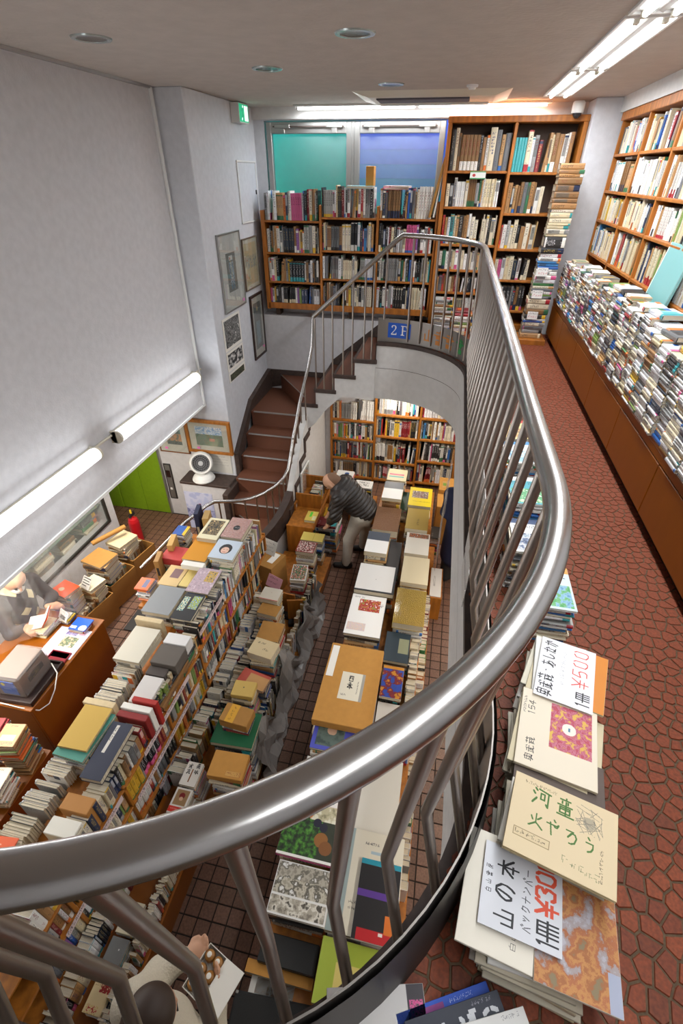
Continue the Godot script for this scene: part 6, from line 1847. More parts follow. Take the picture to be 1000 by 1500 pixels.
	carton("cream_slipcase", "cream slipcase standing across the booklets of the island", "slipcase", W(-2.25, -1.89, 1.71), 0.26, 0.05, 0.3, M.old_paper)
	carton("cream_slipcase", "long cream slipcase leaning before the marbled album", "slipcase", W(-2.27, -1.76, 2.5), 0.26, 0.05, 0.24, M.old_paper)
	volume("orange_folder", "bright orange card on the booklets next to the handrail", "card", W(-2.28, -1.65, 0.72), 0.17, 0.14, 0.01, cover("e05a24", [["s", 0.2, 0.3, 0.1, 4, "f0b090"]], 60, 50), mat(hexc("d85420"), 0.6), 0.1)

func ledge() -> void:
	var t := thing("low_ledge", "low brown wooden ledge along the foot of the island bookcase", "ledge", Vector3.ZERO)
	part("face_board", bx(-1.4, -1.38, LOW, -2.42, 0.0, 1.5, 0.003), M.veneer, t)
	part("top", bx(-1.79, -1.38, -2.46, -2.44, 0.0, 1.5, 0.003), M.veneer, t)
	part("plank", bx(-1.79, -1.12, -2.56, -2.53, 1.5, 4.8, 0.004), M.case_low, t)
	part("plank_face", bx(-1.15, -1.13, LOW, -2.56, 1.5, 4.8), M.veneer, t)
	row("thin_book", "thin book", "at the edge of the low ledge", "thin books on the low ledge", W(-1.4, -2.44, 0.1), Vector3(1, 0, 0), 1.38, 0.17, 0.22, 0.05, 0.014, PALE, "from the near end")
	var g := "books shown face up on the low ledge"
	flat_set([
		["food_novel", "white book with bold black title and brown bird on the ledge", "book", -1.575, -1.445, 1.48, 1.66, -2.1, 0.03, cover("e4e0d6", [["g", 0.12, 0.1, 0.22, "求真", "1a1a1a", 0.12, Vector2(0, 1.1)], ["g", 0.6, 0.04, 0.22, "美味", "1a1a1a", 0.12, Vector2(0, 1.1)], ["r", 0.45, 0.3, 0.08, 0.55, "8a5a30"]], 130, 180), "d8d4ca"],
		["photo_book", "book with a red-capped figure and red band on the ledge", "book", -1.57, -1.44, 1.28, 1.46, -2.1, 0.03, cover("dcd8d0", [["r", 0.12, 0.08, 0.76, 0.6, "9a7a54"], ["o", 0.5, 0.3, 0.12, "7a1c1c"], ["o", 0.5, 0.42, 0.08, "caa488"], ["r", 0, 0.74, 1, 0.22, "c83226"], ["s", 0.1, 0.8, 0.07, 8, "f0e8e0"]], 110, 160), "d8d4ca"],
		["photo_book", "white book with four bold black characters next to the handrail", "book", -1.57, -1.44, 1.08, 1.26, -2.1, 0.03, cover("e2ded4", [["g", 0.08, 0.08, 0.2, "大新", "1a1a1a", 0.12, Vector2(0.9, 0)], ["g", 0.08, 0.4, 0.2, "全集", "1a1a1a", 0.12, Vector2(0.9, 0)]], 120, 160), "d8d4ca"],
		["photo_book", "cream book with a carrot and vegetable picture on the ledge", "book", -1.62, -1.5, 0.62, 0.79, -2.3, 0.03, cover("dcd4b8", [["o", 0.45, 0.6, 0.1, "4a3a2c"], ["o", 0.62, 0.48, 0.07, "d8722c"], ["r", 0.6, 0.36, 0.1, 0.1, "4a8a3a"], ["s", 0.2, 0.1, 0.06, 5, "404038"]], 100, 150), "d4ccb4"],
		["photo_book", "plain grey board with a small white tag on the ledge", "book", -1.62, -1.5, 0.47, 0.6, -2.3, 0.03, cover("7a7c7c", [["r", 0.6, 0.4, 0.08, 0.08, "e0e0e0"]], 60, 70), "707272"],
		["photo_book", "book with red maple leaves on a cream cover", "book", -1.6, -1.48, 0.25, 0.41, -2.3, 0.03, cover("dcc89a", [["b", 0.4, 0.05, 0.55, 0.35, "a82420 8a1c1c dcc89a", 5, 0.06], ["b", 0.1, 0.75, 0.6, 0.25, "a82420 dcc89a c8a860", 8, 0.06], ["s", 0.1, 0.2, 0.07, 4, "7a5a3a"]], 100, 140), "d0bc90"],
	], -2.44, g, "ledge_book", PALE, 0.03)
	row("ledge_upright", "book", "standing behind the display on the ledge", "books standing on the ledge", W(-1.68, -2.44, 0.1), Vector3(1, 0, 0), 1.0, 0.18, 0.24, 0.1, 0.028, ART, "from the near end")
	var g2 := "piles beside the island bookcase"
	flat_set([
		["gold_box", "golden box with a red seal print on the ledge piles", "box", -1.345, -1.07, 1.53, 1.73, -1.95, 0.06, M.card, "", 0.05, [cover("c0924a", [["r", 0.0, 0.0, 1.0, 1.0, "9a5a2c"], ["r", 0.03, 0.06, 0.94, 0.88, "c0924a"], ["s", 0.08, 0.2, 0.6, 4, "8a4a24"]], 90, 40), Rect2(0.5, 0.72, 0.42, 0.2)]],
		["kraft_box", "brown box with a yellow paper band on the green binder", "box", -1.39, -1.145, 1.9, 2.06, -1.85, 0.09, M.kraft, "", -0.08, [cover("d09a2c", [["v", 0.35, 0.1, 0.2, 4, "4a3418"]], 50, 90), Rect2(0.2, 0.0, 0.3, 1.0)]],
		["yellow_box", "dull yellow box on black books beside the island", "box", -1.415, -1.22, 2.175, 2.325, -1.9, 0.05, mat(hexc("c2a254"), 0.6), "", 0.06, [mat(hexc("5a5a40"), 0.6), Rect2(0.46, 0.4, 0.05, 0.08)]],
	], -2.53, g2, "ledge_pile_book", {"yellow": 1.5, "white": 2, "cream": 2, "black": 0.8, "red": 0.8, "tan": 1}, 0.035)
	flat_set([
		["green_binder", "dark green binder under the banded brown box", "binder", -1.45, -1.1, 1.8, 2.1, -2.0, 0.05, mat(hexc("14603a"), 0.5), "125434", 0.05],
		["tan_board", "brown board lying beyond the old paper stack", "board", -1.45, -1.22, 2.86, 3.1, -2.0, 0.02, M.kraft, "9a7440"],
		["red_book", "red and tan books fanned behind the dull yellow box", "book", -1.44, -1.16, 2.34, 2.5, -2.0, 0.03, cover("b04a3a", [["r", 0.3, 0.2, 0.7, 0.8, "b88a54"]], 50, 40), "a8683a", -0.2],
		["paper_bundle", "stack of old paper slips with brush writing", "papers", -1.42, -1.17, 2.6, 2.79, -1.9, 0.09, cover("c8b48c", [["s", 0.2, 0.2, 0.14, 3, "3a342a"], ["s", 0.5, 0.5, 0.16, 2, "4a4234"]], 80, 60), "bca67c", -0.15],
		["tan_volume", "tan tied volumes with a string beside the white box", "book", -1.55, -1.33, 3.18, 3.33, -2.0, 0.06, M.kraft, "a87a40", -0.1],
		["white_carton", "flat white carton with a red edge on the ledge piles", "carton", -1.58, -1.37, 3.34, 3.52, -1.95, 0.05, cover("c8c0b0", [["o", 0.5, 0.4, 0.02, "8a4a40"], ["r", 0, 0.94, 1, 0.06, "a83a30"]], 60, 60), "bcae98", -0.06],
		["yellow_pad", "pale yellow envelopes next to the white curved wall", "envelopes", -1.49, -1.2, 4.6, 4.77, -2.12, 0.03, cover("d6c060", [["r", 0.55, 0, 0.03, 1, "b8a040"]], 50, 40), "c8b254"],
		["disc_box", "red patterned disc boxes tied with clear tape", "box", -1.48, -1.25, 4.34, 4.55, -2.1, 0.06, cover("8a2420", [["b", 0.05, 0.05, 0.9, 0.9, "a02824 d8d0c8 501814 8a2420", 3, 0.08]], 80, 70), "4a1c1a"],
		["disc_box", "black and white disc boxes with green and red lettering", "box", -1.42, -1.24, 3.86, 4.13, -2.12, 0.05, cover("e0e0dc", [["b", 0.05, 0.05, 0.9, 0.9, "e0e0dc 1a1a1a 3a8a4a c83a2c e0e0dc", 5, 0.1]], 80, 90), "d0ccc4", 0.12],
	], -2.53, g2, "ledge_pile_book", {"white": 2, "cream": 2, "grey": 1, "blue": 1, "tan": 1.5, "red": 0.7, "black": 0.7}, 0.04)
	carton("kraft_carton", "brown kraft carton with a white slip standing beside the stairs", "carton", W(-1.72, LOW + 0.15, 4.08), 0.26, 0.3, 0.5, M.kraft, M.paper, Rect2(0.5, 0.1, 0.3, 0.6), -0.3)
	var sl := thing("leaflet_holder", "white printed leaflet propped on the kraft carton", "leaflet", W(-1.78, -2.05, 4.16), -0.35)
	part("card", rb(-0.11, 0.11, 0, 0.18, -0.004, 0.004, 0.001), cover("d2d0c8", [["s", 0.1, 0.15, 0.14, 8, "6a6a68"], ["s", 0.1, 0.4, 0.14, 7, "7a7a78"], ["s", 0.1, 0.65, 0.14, 8, "7a7a78"]], 110, 80), sl)
	sl.rotation.x = -0.5
	var pk := thing("leaflet_holder", "pink leaflet propped beyond the flat white carton", "leaflet", W(-1.55, -2.1, 3.66), -0.4)
	part("card", rb(-0.1, 0.1, 0, 0.14, -0.004, 0.004, 0.001), cover("d098a4", [["s", 0.1, 0.15, 0.16, 6, "5a3038"], ["s", 0.1, 0.5, 0.16, 6, "5a3038"]], 90, 60), pk)
	pk.rotation.x = -0.6
	for e in [[-1.27, 3.6, 0.25, "wooden book rest beside the disc boxes"], [-1.38, 3.68, -0.1, "second wooden book rest behind the first"]]:
		var o := thing("book_rest", e[3], "book rest", W(e[0], -2.53, e[1]), e[2])
		part("board", rb(-0.09, 0.09, 0.06, 0.36, -0.01, 0.01), M.case_low, o)
		part("foot", rb(-0.09, 0.09, 0.0, 0.06, -0.06, 0.08), M.dark, o)
	row("edge_book", "book", "upright at the outer edge of the ledge piles", "books at the outer edge of the ledge", W(-1.15, -2.53, 1.85), Vector3(1, 0, 0), 2.3, 0.22, 0.36, 0.05, 0.022, PALE, "from the near end")
	row("gap_book", "book", "inner row between the ledge piles and the island", "books in the gap behind the ledge piles", W(-1.62, -2.53, 1.62), Vector3(1, 0, 0), 2.1, 0.2, 0.3, 0.15, 0.034, MIX, "from the near end")
	row("gap_book", "book", "outer row between the ledge piles and the island", "books in the gap behind the ledge piles", W(-1.46, -2.53, 2.1), Vector3(1, 0, 0), 1.6, 0.2, 0.34, 0.14, 0.03, CLOTH, "from the near end")
	# crumpled grey plastic hanging along the edge
	var f := FastNoiseLite.new()
	f.seed = 4
	f.frequency = 5.0
	var bag := thing("plastic_cover", "crumpled grey plastic dust cover hanging along the ledge piles", "plastic cover", W(-1.1, LOW, 1.9))
	var m := MB.new()
	var grid := func(i: int, j: int) -> Vector3:
		var y := 0.62 * (1 - j / 8.0) * (0.75 + 0.35 * sin(i * 0.5)) + 0.01
		var x := -0.02 + 0.12 * f.get_noise_2d(i * 0.05, j * 0.06) + 0.09 * (j / 8.0)
		return Vector3(x, y, -i * 0.055 + 0.03 * f.get_noise_2d(j * 0.2, i * 0.13))
	for i in 38:
		for j in 8: m.quad(grid.call(i, j + 1), grid.call(i + 1, j + 1), grid.call(i + 1, j), grid.call(i, j))
	var pm := mat(hexc("8a8784"), 0.28)
	part("film", m, pm, bag)

func counter_corner() -> void:
	var t := thing("shop_counter", "brown veneer shop counter with a white top by the grey wall", "counter", Vector3.ZERO)
	part("front_panel", bx(-3.05, -3.02, LOW, -1.985, 1.72, 2.72, 0.004), M.veneer, t)
	part("end_panel", bx(-3.78, -3.05, LOW, -1.985, 2.69, 2.72, 0.004), M.veneer, t)
	part("end_panel", bx(-3.78, -3.05, LOW, -1.985, 1.72, 1.75, 0.004), M.veneer, t)
	part("top", bx(-3.8, -3.01, -1.985, -1.96, 1.7, 2.74, 0.005), M.veneer, t)
	var y := -1.96
	volume("counter_mat", "violet brochure spread on the counter", "brochure", W(-3.2, y, 2.4), 0.34, 0.34, 0.006, cover("cfcce0", [["b", 0.35, 0.3, 0.45, 0.35, "8a9a78 5a6a58 b8a888 a8b8c0", 3, 0.05], ["b", 0.3, 0.05, 0.35, 0.2, "8a84b0 b0a8d0 6a6494", 5, 0.06], ["r", 0.7, 0.1, 0.2, 0.1, "c8a0b8"]], 140, 140), mat(hexc("c8c6d8"), 0.5))
	pile("counter_book", "book", "under the blue book on the counter", "books on the counter", W(-3.16, y, 2.6), Vector3(1, 0, 0), 0.16, 0.15, -1.92, 0.015, PALE)
	volume("counter_book", "bright blue book with a white bird shape on the counter", "book", W(-3.16, -1.92, 2.6), 0.18, 0.15, 0.012, cover("1a5ad0", [["o", 0.75, 0.8, 0.25, "c8c8c8"], ["r", 0.05, 0.7, 0.35, 0.2, "e0e0e0"]], 90, 80), mat(hexc("1a4eb8"), 0.5))
	var tr := thing("cash_tray", "dark red cash tray on the counter", "tray", W(-3.15, y, 2.23), 0.0)
	part("base", rb(-0.1, 0.1, 0, 0.006, -0.065, 0.065), mat(hexc("8a1c2c"), 0.4), tr)
	for e in [[-0.1, 0.1, -0.065, -0.055], [-0.1, 0.1, 0.055, 0.065], [-0.1, -0.09, -0.065, 0.065], [0.09, 0.1, -0.065, 0.065]]: part("rim", rb(e[0], e[1], 0, 0.02, e[2], e[3]), mat(hexc("8a1c2c"), 0.4), tr)
	var rt := thing("register_tray", "dark brown tray under the covered till", "tray", W(-3.22, y, 1.95), 0.05)
	part("base", rb(-0.2, 0.19, 0, 0.01, -0.22, 0.22), mat(hexc("2a1a18"), 0.4), rt)
	for e in [[-0.2, 0.19, -0.22, -0.205], [-0.2, 0.19, 0.205, 0.22], [-0.2, -0.185, -0.22, 0.22], [0.175, 0.19, -0.22, 0.22]]: part("rim", rb(e[0], e[1], 0, 0.05, e[2], e[3]), mat(hexc("2a1a18"), 0.4), rt)
	var till := thing("till", "taupe till under a clear cover with a black and gold plate", "till", W(-3.24, y + 0.01, 1.97), 0.05)
	var b := MB.new()
	b.prism(PackedVector2Array([Vector2(-0.15, 0.17), Vector2(0.11, 0.17), Vector2(0.11, -0.17), Vector2(-0.15, -0.17)]), 0, 0.24, Transform3D(), 0.02)
	part("body", b, mat(hexc("6e5a4e"), 0.45), till)
	part("name_plate", rb(0.098, 0.106, 0.09, 0.15, -0.1, 0.08, 0.001), cover("14120e", [["s", 0.1, 0.15, 0.7, 5, "c8a84a"]], 80, 24), till)
	part("name_plate", rb(0.09, 0.1, 0.19, 0.215, -0.1, 0.06, 0.001), M.dark, till)
	part("card_sign", rb(-0.1, 0.05, 0.02, 0.19, 0.165, 0.172, 0.001), cover("1a62c8", [["o", 0.3, 0.2, 0.12, "e0d84a"], ["s", 0.2, 0.5, 0.12, 4, "e0e8f0"]], 60, 60), till)
	var film := MB.new()
	film.bevel(Vector3(-0.155, 0.0, -0.18), Vector3(0.115, 0.25, 0.18), 0.02)
	part("clear_cover", film, M.film, till)
	var cd := thing("white_cable", "white cable looping over the counter edge below the till", "cable", Vector3.ZERO)
	b = MB.new()
	b.tube([W(-3.08, -1.85, 2.1), W(-3.0, -1.9, 2.05), W(-2.985, -2.0, 1.95), W(-2.985, -2.06, 1.85), W(-3.0, -2.03, 1.76), W(-3.1, -1.95, 1.71), W(-3.3, -1.94, 1.71)], 0.005, 8)
	part("cord", b, M.white, cd)
	var ph := thing("pen_holder", "brown pen holder full of pens at the end of the counter", "pen holder", W(-3.46, y, 1.79))
	part("box", rb(-0.045, 0.045, 0, 0.11, -0.045, 0.045), M.kraft, ph)
	for e in [[-0.02, 0.01, "1a1a1a"], [0.01, -0.02, "d0d4d8"], [0.02, 0.02, "2a4ab0"], [-0.01, -0.01, "d0702c"]]:
		b = MB.new()
		b.tube([Vector3(e[0], 0.02, e[1]), Vector3(e[0] * 2.2, 0.17, e[1] * 2.2)], 0.005, 6)
		part("pen", b, mat(hexc(e[2]), 0.4), ph)
	pile("counter_book", "book", "in the pile before the shopkeeper", "books on the counter", W(-3.48, y, 2.5), Vector3(1, 0, 0), 0.15, 0.2, -1.86, 0.018, {"white": 2, "orange": 1, "cream": 1, "red": 1})
	var ob := thing("open_book", "open book with an orange cover in the shopkeeper's hand", "book", W(-3.5, -1.858, 2.52), 0.5)
	part("left_page", rb(-0.13, 0.0, 0, 0.008, -0.09, 0.09, 0.002), M.paper, ob)
	var rp := part("raised_page", rb(0, 0.13, -0.002, 0.006, -0.09, 0.09, 0.002), M.paper, ob)
	rp.rotation.z = 1.0
	var oc := part("cover", rb(0, 0.135, -0.008, -0.003, -0.095, 0.095, 0.002), mat(hexc("d8501c"), 0.5), ob)
	oc.rotation.z = 0.95
	pile("counter_book", "book", "in the small pile with a price card on the counter", "books on the counter", W(-3.36, y, 2.66), Vector3(1, 0, 0), 0.1, 0.13, -1.9, 0.015, {"white": 1, "yellow": 1, "blue": 1})
	var cardp := thing("counter_card", "white card with black handwriting leaning on the small pile", "card", W(-3.37, -1.9, 2.6), -0.4)
	part("card", rb(-0.07, 0.07, 0, 0.1, -0.002, 0.002, 0.0006), cover("e0dedc", [["s", 0.1, 0.1, 0.2, 5, "2a2a2a"], ["b", 0.2, 0.5, 0.6, 0.4, "e0dedc 4a4a4a a8a8a8", 4, 0.1]], 90, 70), cardp)
	cardp.rotation.x = -0.6
	# hanging clear screen before the shopkeeper
	var sc := thing("clear_screen", "clear plastic droplet screen hanging before the shopkeeper", "screen", W(-3.45, -1.9, 2.45))
	b = MB.new()
	var g := func(i: int, j: int) -> Vector3:
		var s := i / 16.0
		return Vector3(lerpf(-0.2, 0.22, s) + 0.015 * sin(i * 1.4 + j * 0.2), j * 0.139, lerpf(0.32, -0.34, s) + 0.015 * cos(i * 1.1 + j * 0.4))
	for i in 16:
		for j in 8: b.quad(g.call(i, j), g.call(i + 1, j), g.call(i + 1, j + 1), g.call(i, j + 1))
	part("film", b, M.film, sc)
	# document boxes along the wall
	var n := 0
	for e in [[3.2, 0.5], [3.72, 0.42], [4.2, 0.4]]:
		var o := thing("document_crate", ["tan cardboard document crate nearest the counter", "tan cardboard document crate in the middle of the row", "tan cardboard document crate nearest the lift"][n], "crate", W(-3.68, LOW, e[0]), -0.18)
		for q in [[-0.17, 0.17, -e[1] / 2, -e[1] / 2 + 0.012], [-0.17, 0.17, e[1] / 2 - 0.012, e[1] / 2], [-0.17, -0.158, -e[1] / 2, e[1] / 2], [0.158, 0.17, -e[1] / 2, e[1] / 2]]:
			part("side", rb(q[0], q[1], 0, 0.36, q[2], q[3], 0.002), M.kraft, o)
		part("bottom", rb(-0.16, 0.16, 0, 0.01, -e[1] / 2, e[1] / 2, 0.002), M.kraft, o)
		row("document_folder", "folder", "in the document crate %s" % ["nearest the counter", "in the middle", "nearest the lift"][n], "folders in the document crates", W(-3.55 - 0.03 * n, LOW + 0.012, e[0] - e[1] * 0.4), Vector3(1, 0, 0), e[1] * 0.78, 0.36, 0.44, 0.2, 0.028, {"cream": 3, "tan": 3})
		n += 1
	flat_set([
		["board_stack", "tan card board on papers above the middle document crate", "board", -3.86, -3.55, 3.5, 3.78, -2.02, 0.03, M.kraft, "a87c44", -0.2],
		["paper_sheaf", "sheaf of yellowed papers above the crate nearest the lift", "papers", -3.85, -3.6, 3.95, 4.25, -2.1, 0.05, M.old_paper, "c8b080", -0.25],
		["orange_file", "orange red file on papers beside the shopkeeper", "file", -3.84, -3.6, 2.96, 3.16, -1.98, 0.03, cover("c8481c", [["o", 0.4, 0.6, 0.14, "b09a80"]], 60, 60), "a83a18", -0.25],
		["paper_sheaf", "sheaf of pale papers with a striped card nearest the counter", "papers", -3.7, -3.5, 3.2, 3.42, -2.1, 0.05, cover("d6cfb4", [], 8, 8), "c8bc98", -0.25],
	], LOW + 0.37, "papers on the document crates", "paper_bundle", {"cream": 3, "tan": 2}, 0.04)
	var tb := thing("paper_roll", "rolled brown paper tube on the crates nearest the lift", "paper roll", Vector3.ZERO)
	b = MB.new()
	b.tube([W(-3.95, -2.02, 3.85), W(-3.7, -1.97, 4.2)], 0.03, 14)
	part("tube", b, M.kraft, tb)
	var zc := thing("striped_card", "white card with black lines propped on the papers", "card", W(-3.62, -2.1, 3.2), -0.3)
	part("card", rb(-0.07, 0.07, 0, 0.14, -0.002, 0.002, 0.0006), cover("dcdad6", [["r", 0.1, 0.1, 0.8, 0.07, "2a2a2a"], ["r", 0.1, 0.3, 0.7, 0.07, "2a2a2a"], ["r", 0.1, 0.5, 0.8, 0.07, "2a2a2a"], ["r", 0.1, 0.7, 0.5, 0.07, "2a2a2a"]], 60, 60), zc)
	zc.rotation.x = -0.7
	# glazed display in the wall
	var dc := thing("display_case", "glazed wall display of old prints behind the crates", "display case", Vector3.ZERO)
	var fr := MB.new()
	for e in [[-2.3, -2.26, 2.2, 4.64], [-1.0, -0.96, 2.2, 4.64], [-2.26, -1.0, 2.2, 2.25], [-2.26, -1.0, 4.59, 4.64]]: fr.bevel(W(-4.31, e[0], e[3]), W(-4.28, e[1], e[2]), 0.004)
	part("frame", fr, mat(hexc("2c2a26"), 0.4), dc)
	part("pane", bx(-4.3, -4.294, -2.27, -0.98, 2.24, 4.6), M.glass, dc)
	for yy in [-2.0, -1.7, -1.4]: part("glass_shelf", bx(-4.78, -4.36, yy - 0.008, yy, 2.22, 4.62), mat(hexc("7a8a80"), 0.2), dc)
	n = 0
	for yy in [-2.0, -1.7, -1.4, -2.3]:
		for k in 5:
			n += 1
			pile("old_print", "print", "of the %s heap in the wall display" % nth(n), "old prints in the wall display", W(-4.56, yy + 0.001, 2.6 + k * 0.45 + rng.randf_range(-0.03, 0.03)), Vector3(1, 0, 0), 0.28, 0.3, yy + rng.randf_range(0.1, 0.22), 0.06, {"cream": 3, "tan": 2, "green": 0.4, "grey": 1}, 0.02)
	# low book tables at the near end of the counter
	var bt := thing("side_bookcase", "low brown bookcase with piles before the near end of the counter", "bookcase", W(-3.1, LOW, 1.1))
	part("body", rb(-0.24, 0.22, 0, 0.36, -0.5, 0.5), M.veneer, bt)
	part("door_seam", rb(0.219, 0.223, 0.02, 0.34, -0.003, 0.003, 0.001), M.plinth, bt)
	n = 0
	for e in [[-3.22, 1.5, -1.96, {"white": 2, "red": 1, "cream": 1}], [-3.0, 1.47, -1.93, {"tan": 3, "orange": 1, "green": 0.6}], [-3.2, 1.22, -2.06, {"white": 2, "pink": 1, "blue": 1}], [-2.98, 1.2, -2.1, {"cream": 2, "white": 1}], [-3.1, 0.92, -2.14, {"cream": 2, "red": 1, "white": 1}]]:
		n += 1
		pile("side_pile_book", "book", "of the %s pile on the low bookcase by the counter" % nth(n), "piles on the low bookcase by the counter", W(e[0], LOW + 0.361, e[1]), Vector3(1, 0, 0), 0.18, 0.2, e[2], 0.022, e[3], 0.01, 0.2)
	var mt := thing("floor_mat", "dark grey floor mat on the brown tiles", "mat", W(-3.1, LOW, 3.35))
	part("mat", rb(-0.2, 0.2, 0, 0.01, -0.16, 0.16, 0.003), M.dark, mt)
	# pictures on the outer stair wall
	picture("framed_print", "white framed print on the outer stair wall over the small rack", W(-1.742, -1.98, 5.75), Vector3(1, 0, 0), 0.42, 0.52, 0.016, M.white, M.paper, cover("b08a78", [["b", 0.1, 0.1, 0.8, 0.8, "b86a54 d8b090 8a4a40 e0c8b0", 3, 0.06]], 80, 100), Rect2(0.18, 0.15, 0.64, 0.7))
	picture("framed_print", "small print in a brown wooden frame on the outer stair wall", W(-1.742, -2.2, 5.32), Vector3(1, 0, 0), 0.28, 0.42, 0.03, M.case_low, M.paper, mat(hexc("b8a088"), 0.6), Rect2(0.25, 0.25, 0.5, 0.5))

# ---------- people: one surface drawn round tapered bones ----------
func body(bones: Array, cell: float, k: float, ripple := 0.0, along := Vector3.UP) -> MB:
	# bones: [from, to, radius from, radius to]; k: how softly they join
	var lo := Vector3.INF
	var hi := -Vector3.INF
	for b in bones:
		var r: float = maxf(b[2], b[3]) + cell * 3
		lo = lo.min(b[0] - Vector3.ONE * r).min(b[1] - Vector3.ONE * r)
		hi = hi.max(b[0] + Vector3.ONE * r).max(b[1] + Vector3.ONE * r)
	var n := Vector3i(((hi - lo) / cell).ceil()) + Vector3i.ONE
	var f := PackedFloat32Array()
	f.resize(n.x * n.y * n.z)
	f.fill(9.0)
	for b in bones:
		var a: Vector3 = b[0]
		var d: Vector3 = b[1] - a
		var dd := maxf(d.length_squared(), 0.000001)
		var r: float = maxf(b[2], b[3]) + k + cell * 2
		var i0 := Vector3i(((a.min(b[1]) - Vector3.ONE * r - lo) / cell).floor()).max(Vector3i.ZERO)
		var i1 := Vector3i(((a.max(b[1]) + Vector3.ONE * r - lo) / cell).ceil()).min(n - Vector3i.ONE)
		for z in range(i0.z, i1.z + 1):
			for y in range(i0.y, i1.y + 1):
				for x in range(i0.x, i1.x + 1):
					var p := lo + Vector3(x, y, z) * cell
					var t := clampf((p - a).dot(d) / dd, 0, 1)
					var v := p.distance_to(a + d * t) - lerpf(b[2], b[3], t)
					var i := (z * n.y + y) * n.x + x
					var o := f[i]
					var h := clampf(0.5 + 0.5 * (o - v) / k, 0, 1)
					f[i] = lerpf(o, v, h) - k * h * (1 - h) if o < 8.0 else v
	if ripple > 0:  # quilted channels across the given direction
		for z in n.z:
			for y in n.y:
				for x in n.x:
					var i := (z * n.y + y) * n.x + x
					if f[i] < 0.1: f[i] -= ripple * (absf(sin((lo + Vector3(x, y, z) * cell).dot(along) * 62.0)) - 0.6)
	var m := MB.new()
	var vert := {}
	var off := [0, 1, n.x, n.x + 1, n.x * n.y, n.x * n.y + 1, n.x * n.y + n.x, n.x * n.y + n.x + 1]
	var edges := [[0, 1], [2, 3], [4, 5], [6, 7], [0, 2], [1, 3], [4, 6], [5, 7], [0, 4], [1, 5], [2, 6], [3, 7]]
	for z in n.z - 1:
		for y in n.y - 1:
			for x in n.x - 1:
				var i := (z * n.y + y) * n.x + x
				var neg := 0
				for c in 8:
					if f[i + off[c]] < 0: neg += 1
				if neg == 0 or neg == 8: continue
				var s := Vector3.ZERO
				var cnt := 0
				for e in edges:
					var a := f[i + off[e[0]]]
					var b := f[i + off[e[1]]]
					if (a < 0) == (b < 0): continue
					var t := a / (a - b)
					var pa := Vector3(e[0] & 1, (e[0] >> 1) & 1, e[0] >> 2)
					var pb := Vector3(e[1] & 1, (e[1] >> 1) & 1, e[1] >> 2)
					s += pa.lerp(pb, t)
					cnt += 1
				var g := Vector3(f[i + off[1]] - f[i] + f[i + off[3]] - f[i + off[2]] + f[i + off[5]] - f[i + off[4]] + f[i + off[7]] - f[i + off[6]], f[i + off[2]] - f[i] + f[i + off[3]] - f[i + off[1]] + f[i + off[6]] - f[i + off[4]] + f[i + off[7]] - f[i + off[5]], f[i + off[4]] - f[i] + f[i + off[5]] - f[i + off[1]] + f[i + off[6]] - f[i + off[2]] + f[i + off[7]] - f[i + off[3]])
				var p := lo + (Vector3(x, y, z) + s / cnt) * cell
				vert[i] = [p, g.normalized(), Vector2(-p.z, -p.y) * 4.0]
	for i in vert:
		var x: int = i % n.x
		var y: int = (i / n.x) % n.y
		var z: int = i / (n.x * n.y)
		var here := f[i] < 0
		for ax in 3:
			var st: int = [1, n.x, n.x * n.y][ax]
			if (f[i + st] < 0) == here: continue
			var u: int = [n.x, n.x * n.y, 1][ax]
			var w: int = [n.x * n.y, 1, n.x][ax]
			if not (vert.has(i - u) and vert.has(i - w) and vert.has(i - u - w)): continue
			var q := [vert[i], vert[i - u], vert[i - u - w], vert[i - w]]
			if here: m.smooth_quad(q[0], q[1], q[2], q[3])
			else: m.smooth_quad(q[0], q[3], q[2], q[1])
	return m

func hand(bones: Array, wrist: Vector3, aim: Vector3, side: Vector3, curl: Vector3) -> void:
	# palm, four unequal fingers and a thumb
	var palm := wrist + aim * 0.075
	bones.append([wrist, wrist + aim * 0.05, 0.024, 0.034])
	for k in 4:
		var root := palm + side * (k - 1.5) * 0.02
		bones.append([wrist + aim * 0.03 + side * (k - 1.5) * 0.012, root, 0.016, 0.0105])
		var l: float = [0.036, 0.042, 0.039, 0.03][k]
		var j := root + (aim * 0.8 + curl * 0.6).normalized() * l
		bones.append([root, j, 0.0098, 0.009])
		bones.append([j, j + (aim * 0.3 + curl).normalized() * l * 0.85, 0.009, 0.0075])
	var th := wrist + aim * 0.02 - side * 0.026
	var tj := th + (aim * 0.7 - side * 0.6).normalized() * 0.04
	bones.append([th, tj, 0.0125, 0.011])
	bones.append([tj, tj + (aim + curl * 0.5).normalized() * 0.03, 0.011, 0.0085])

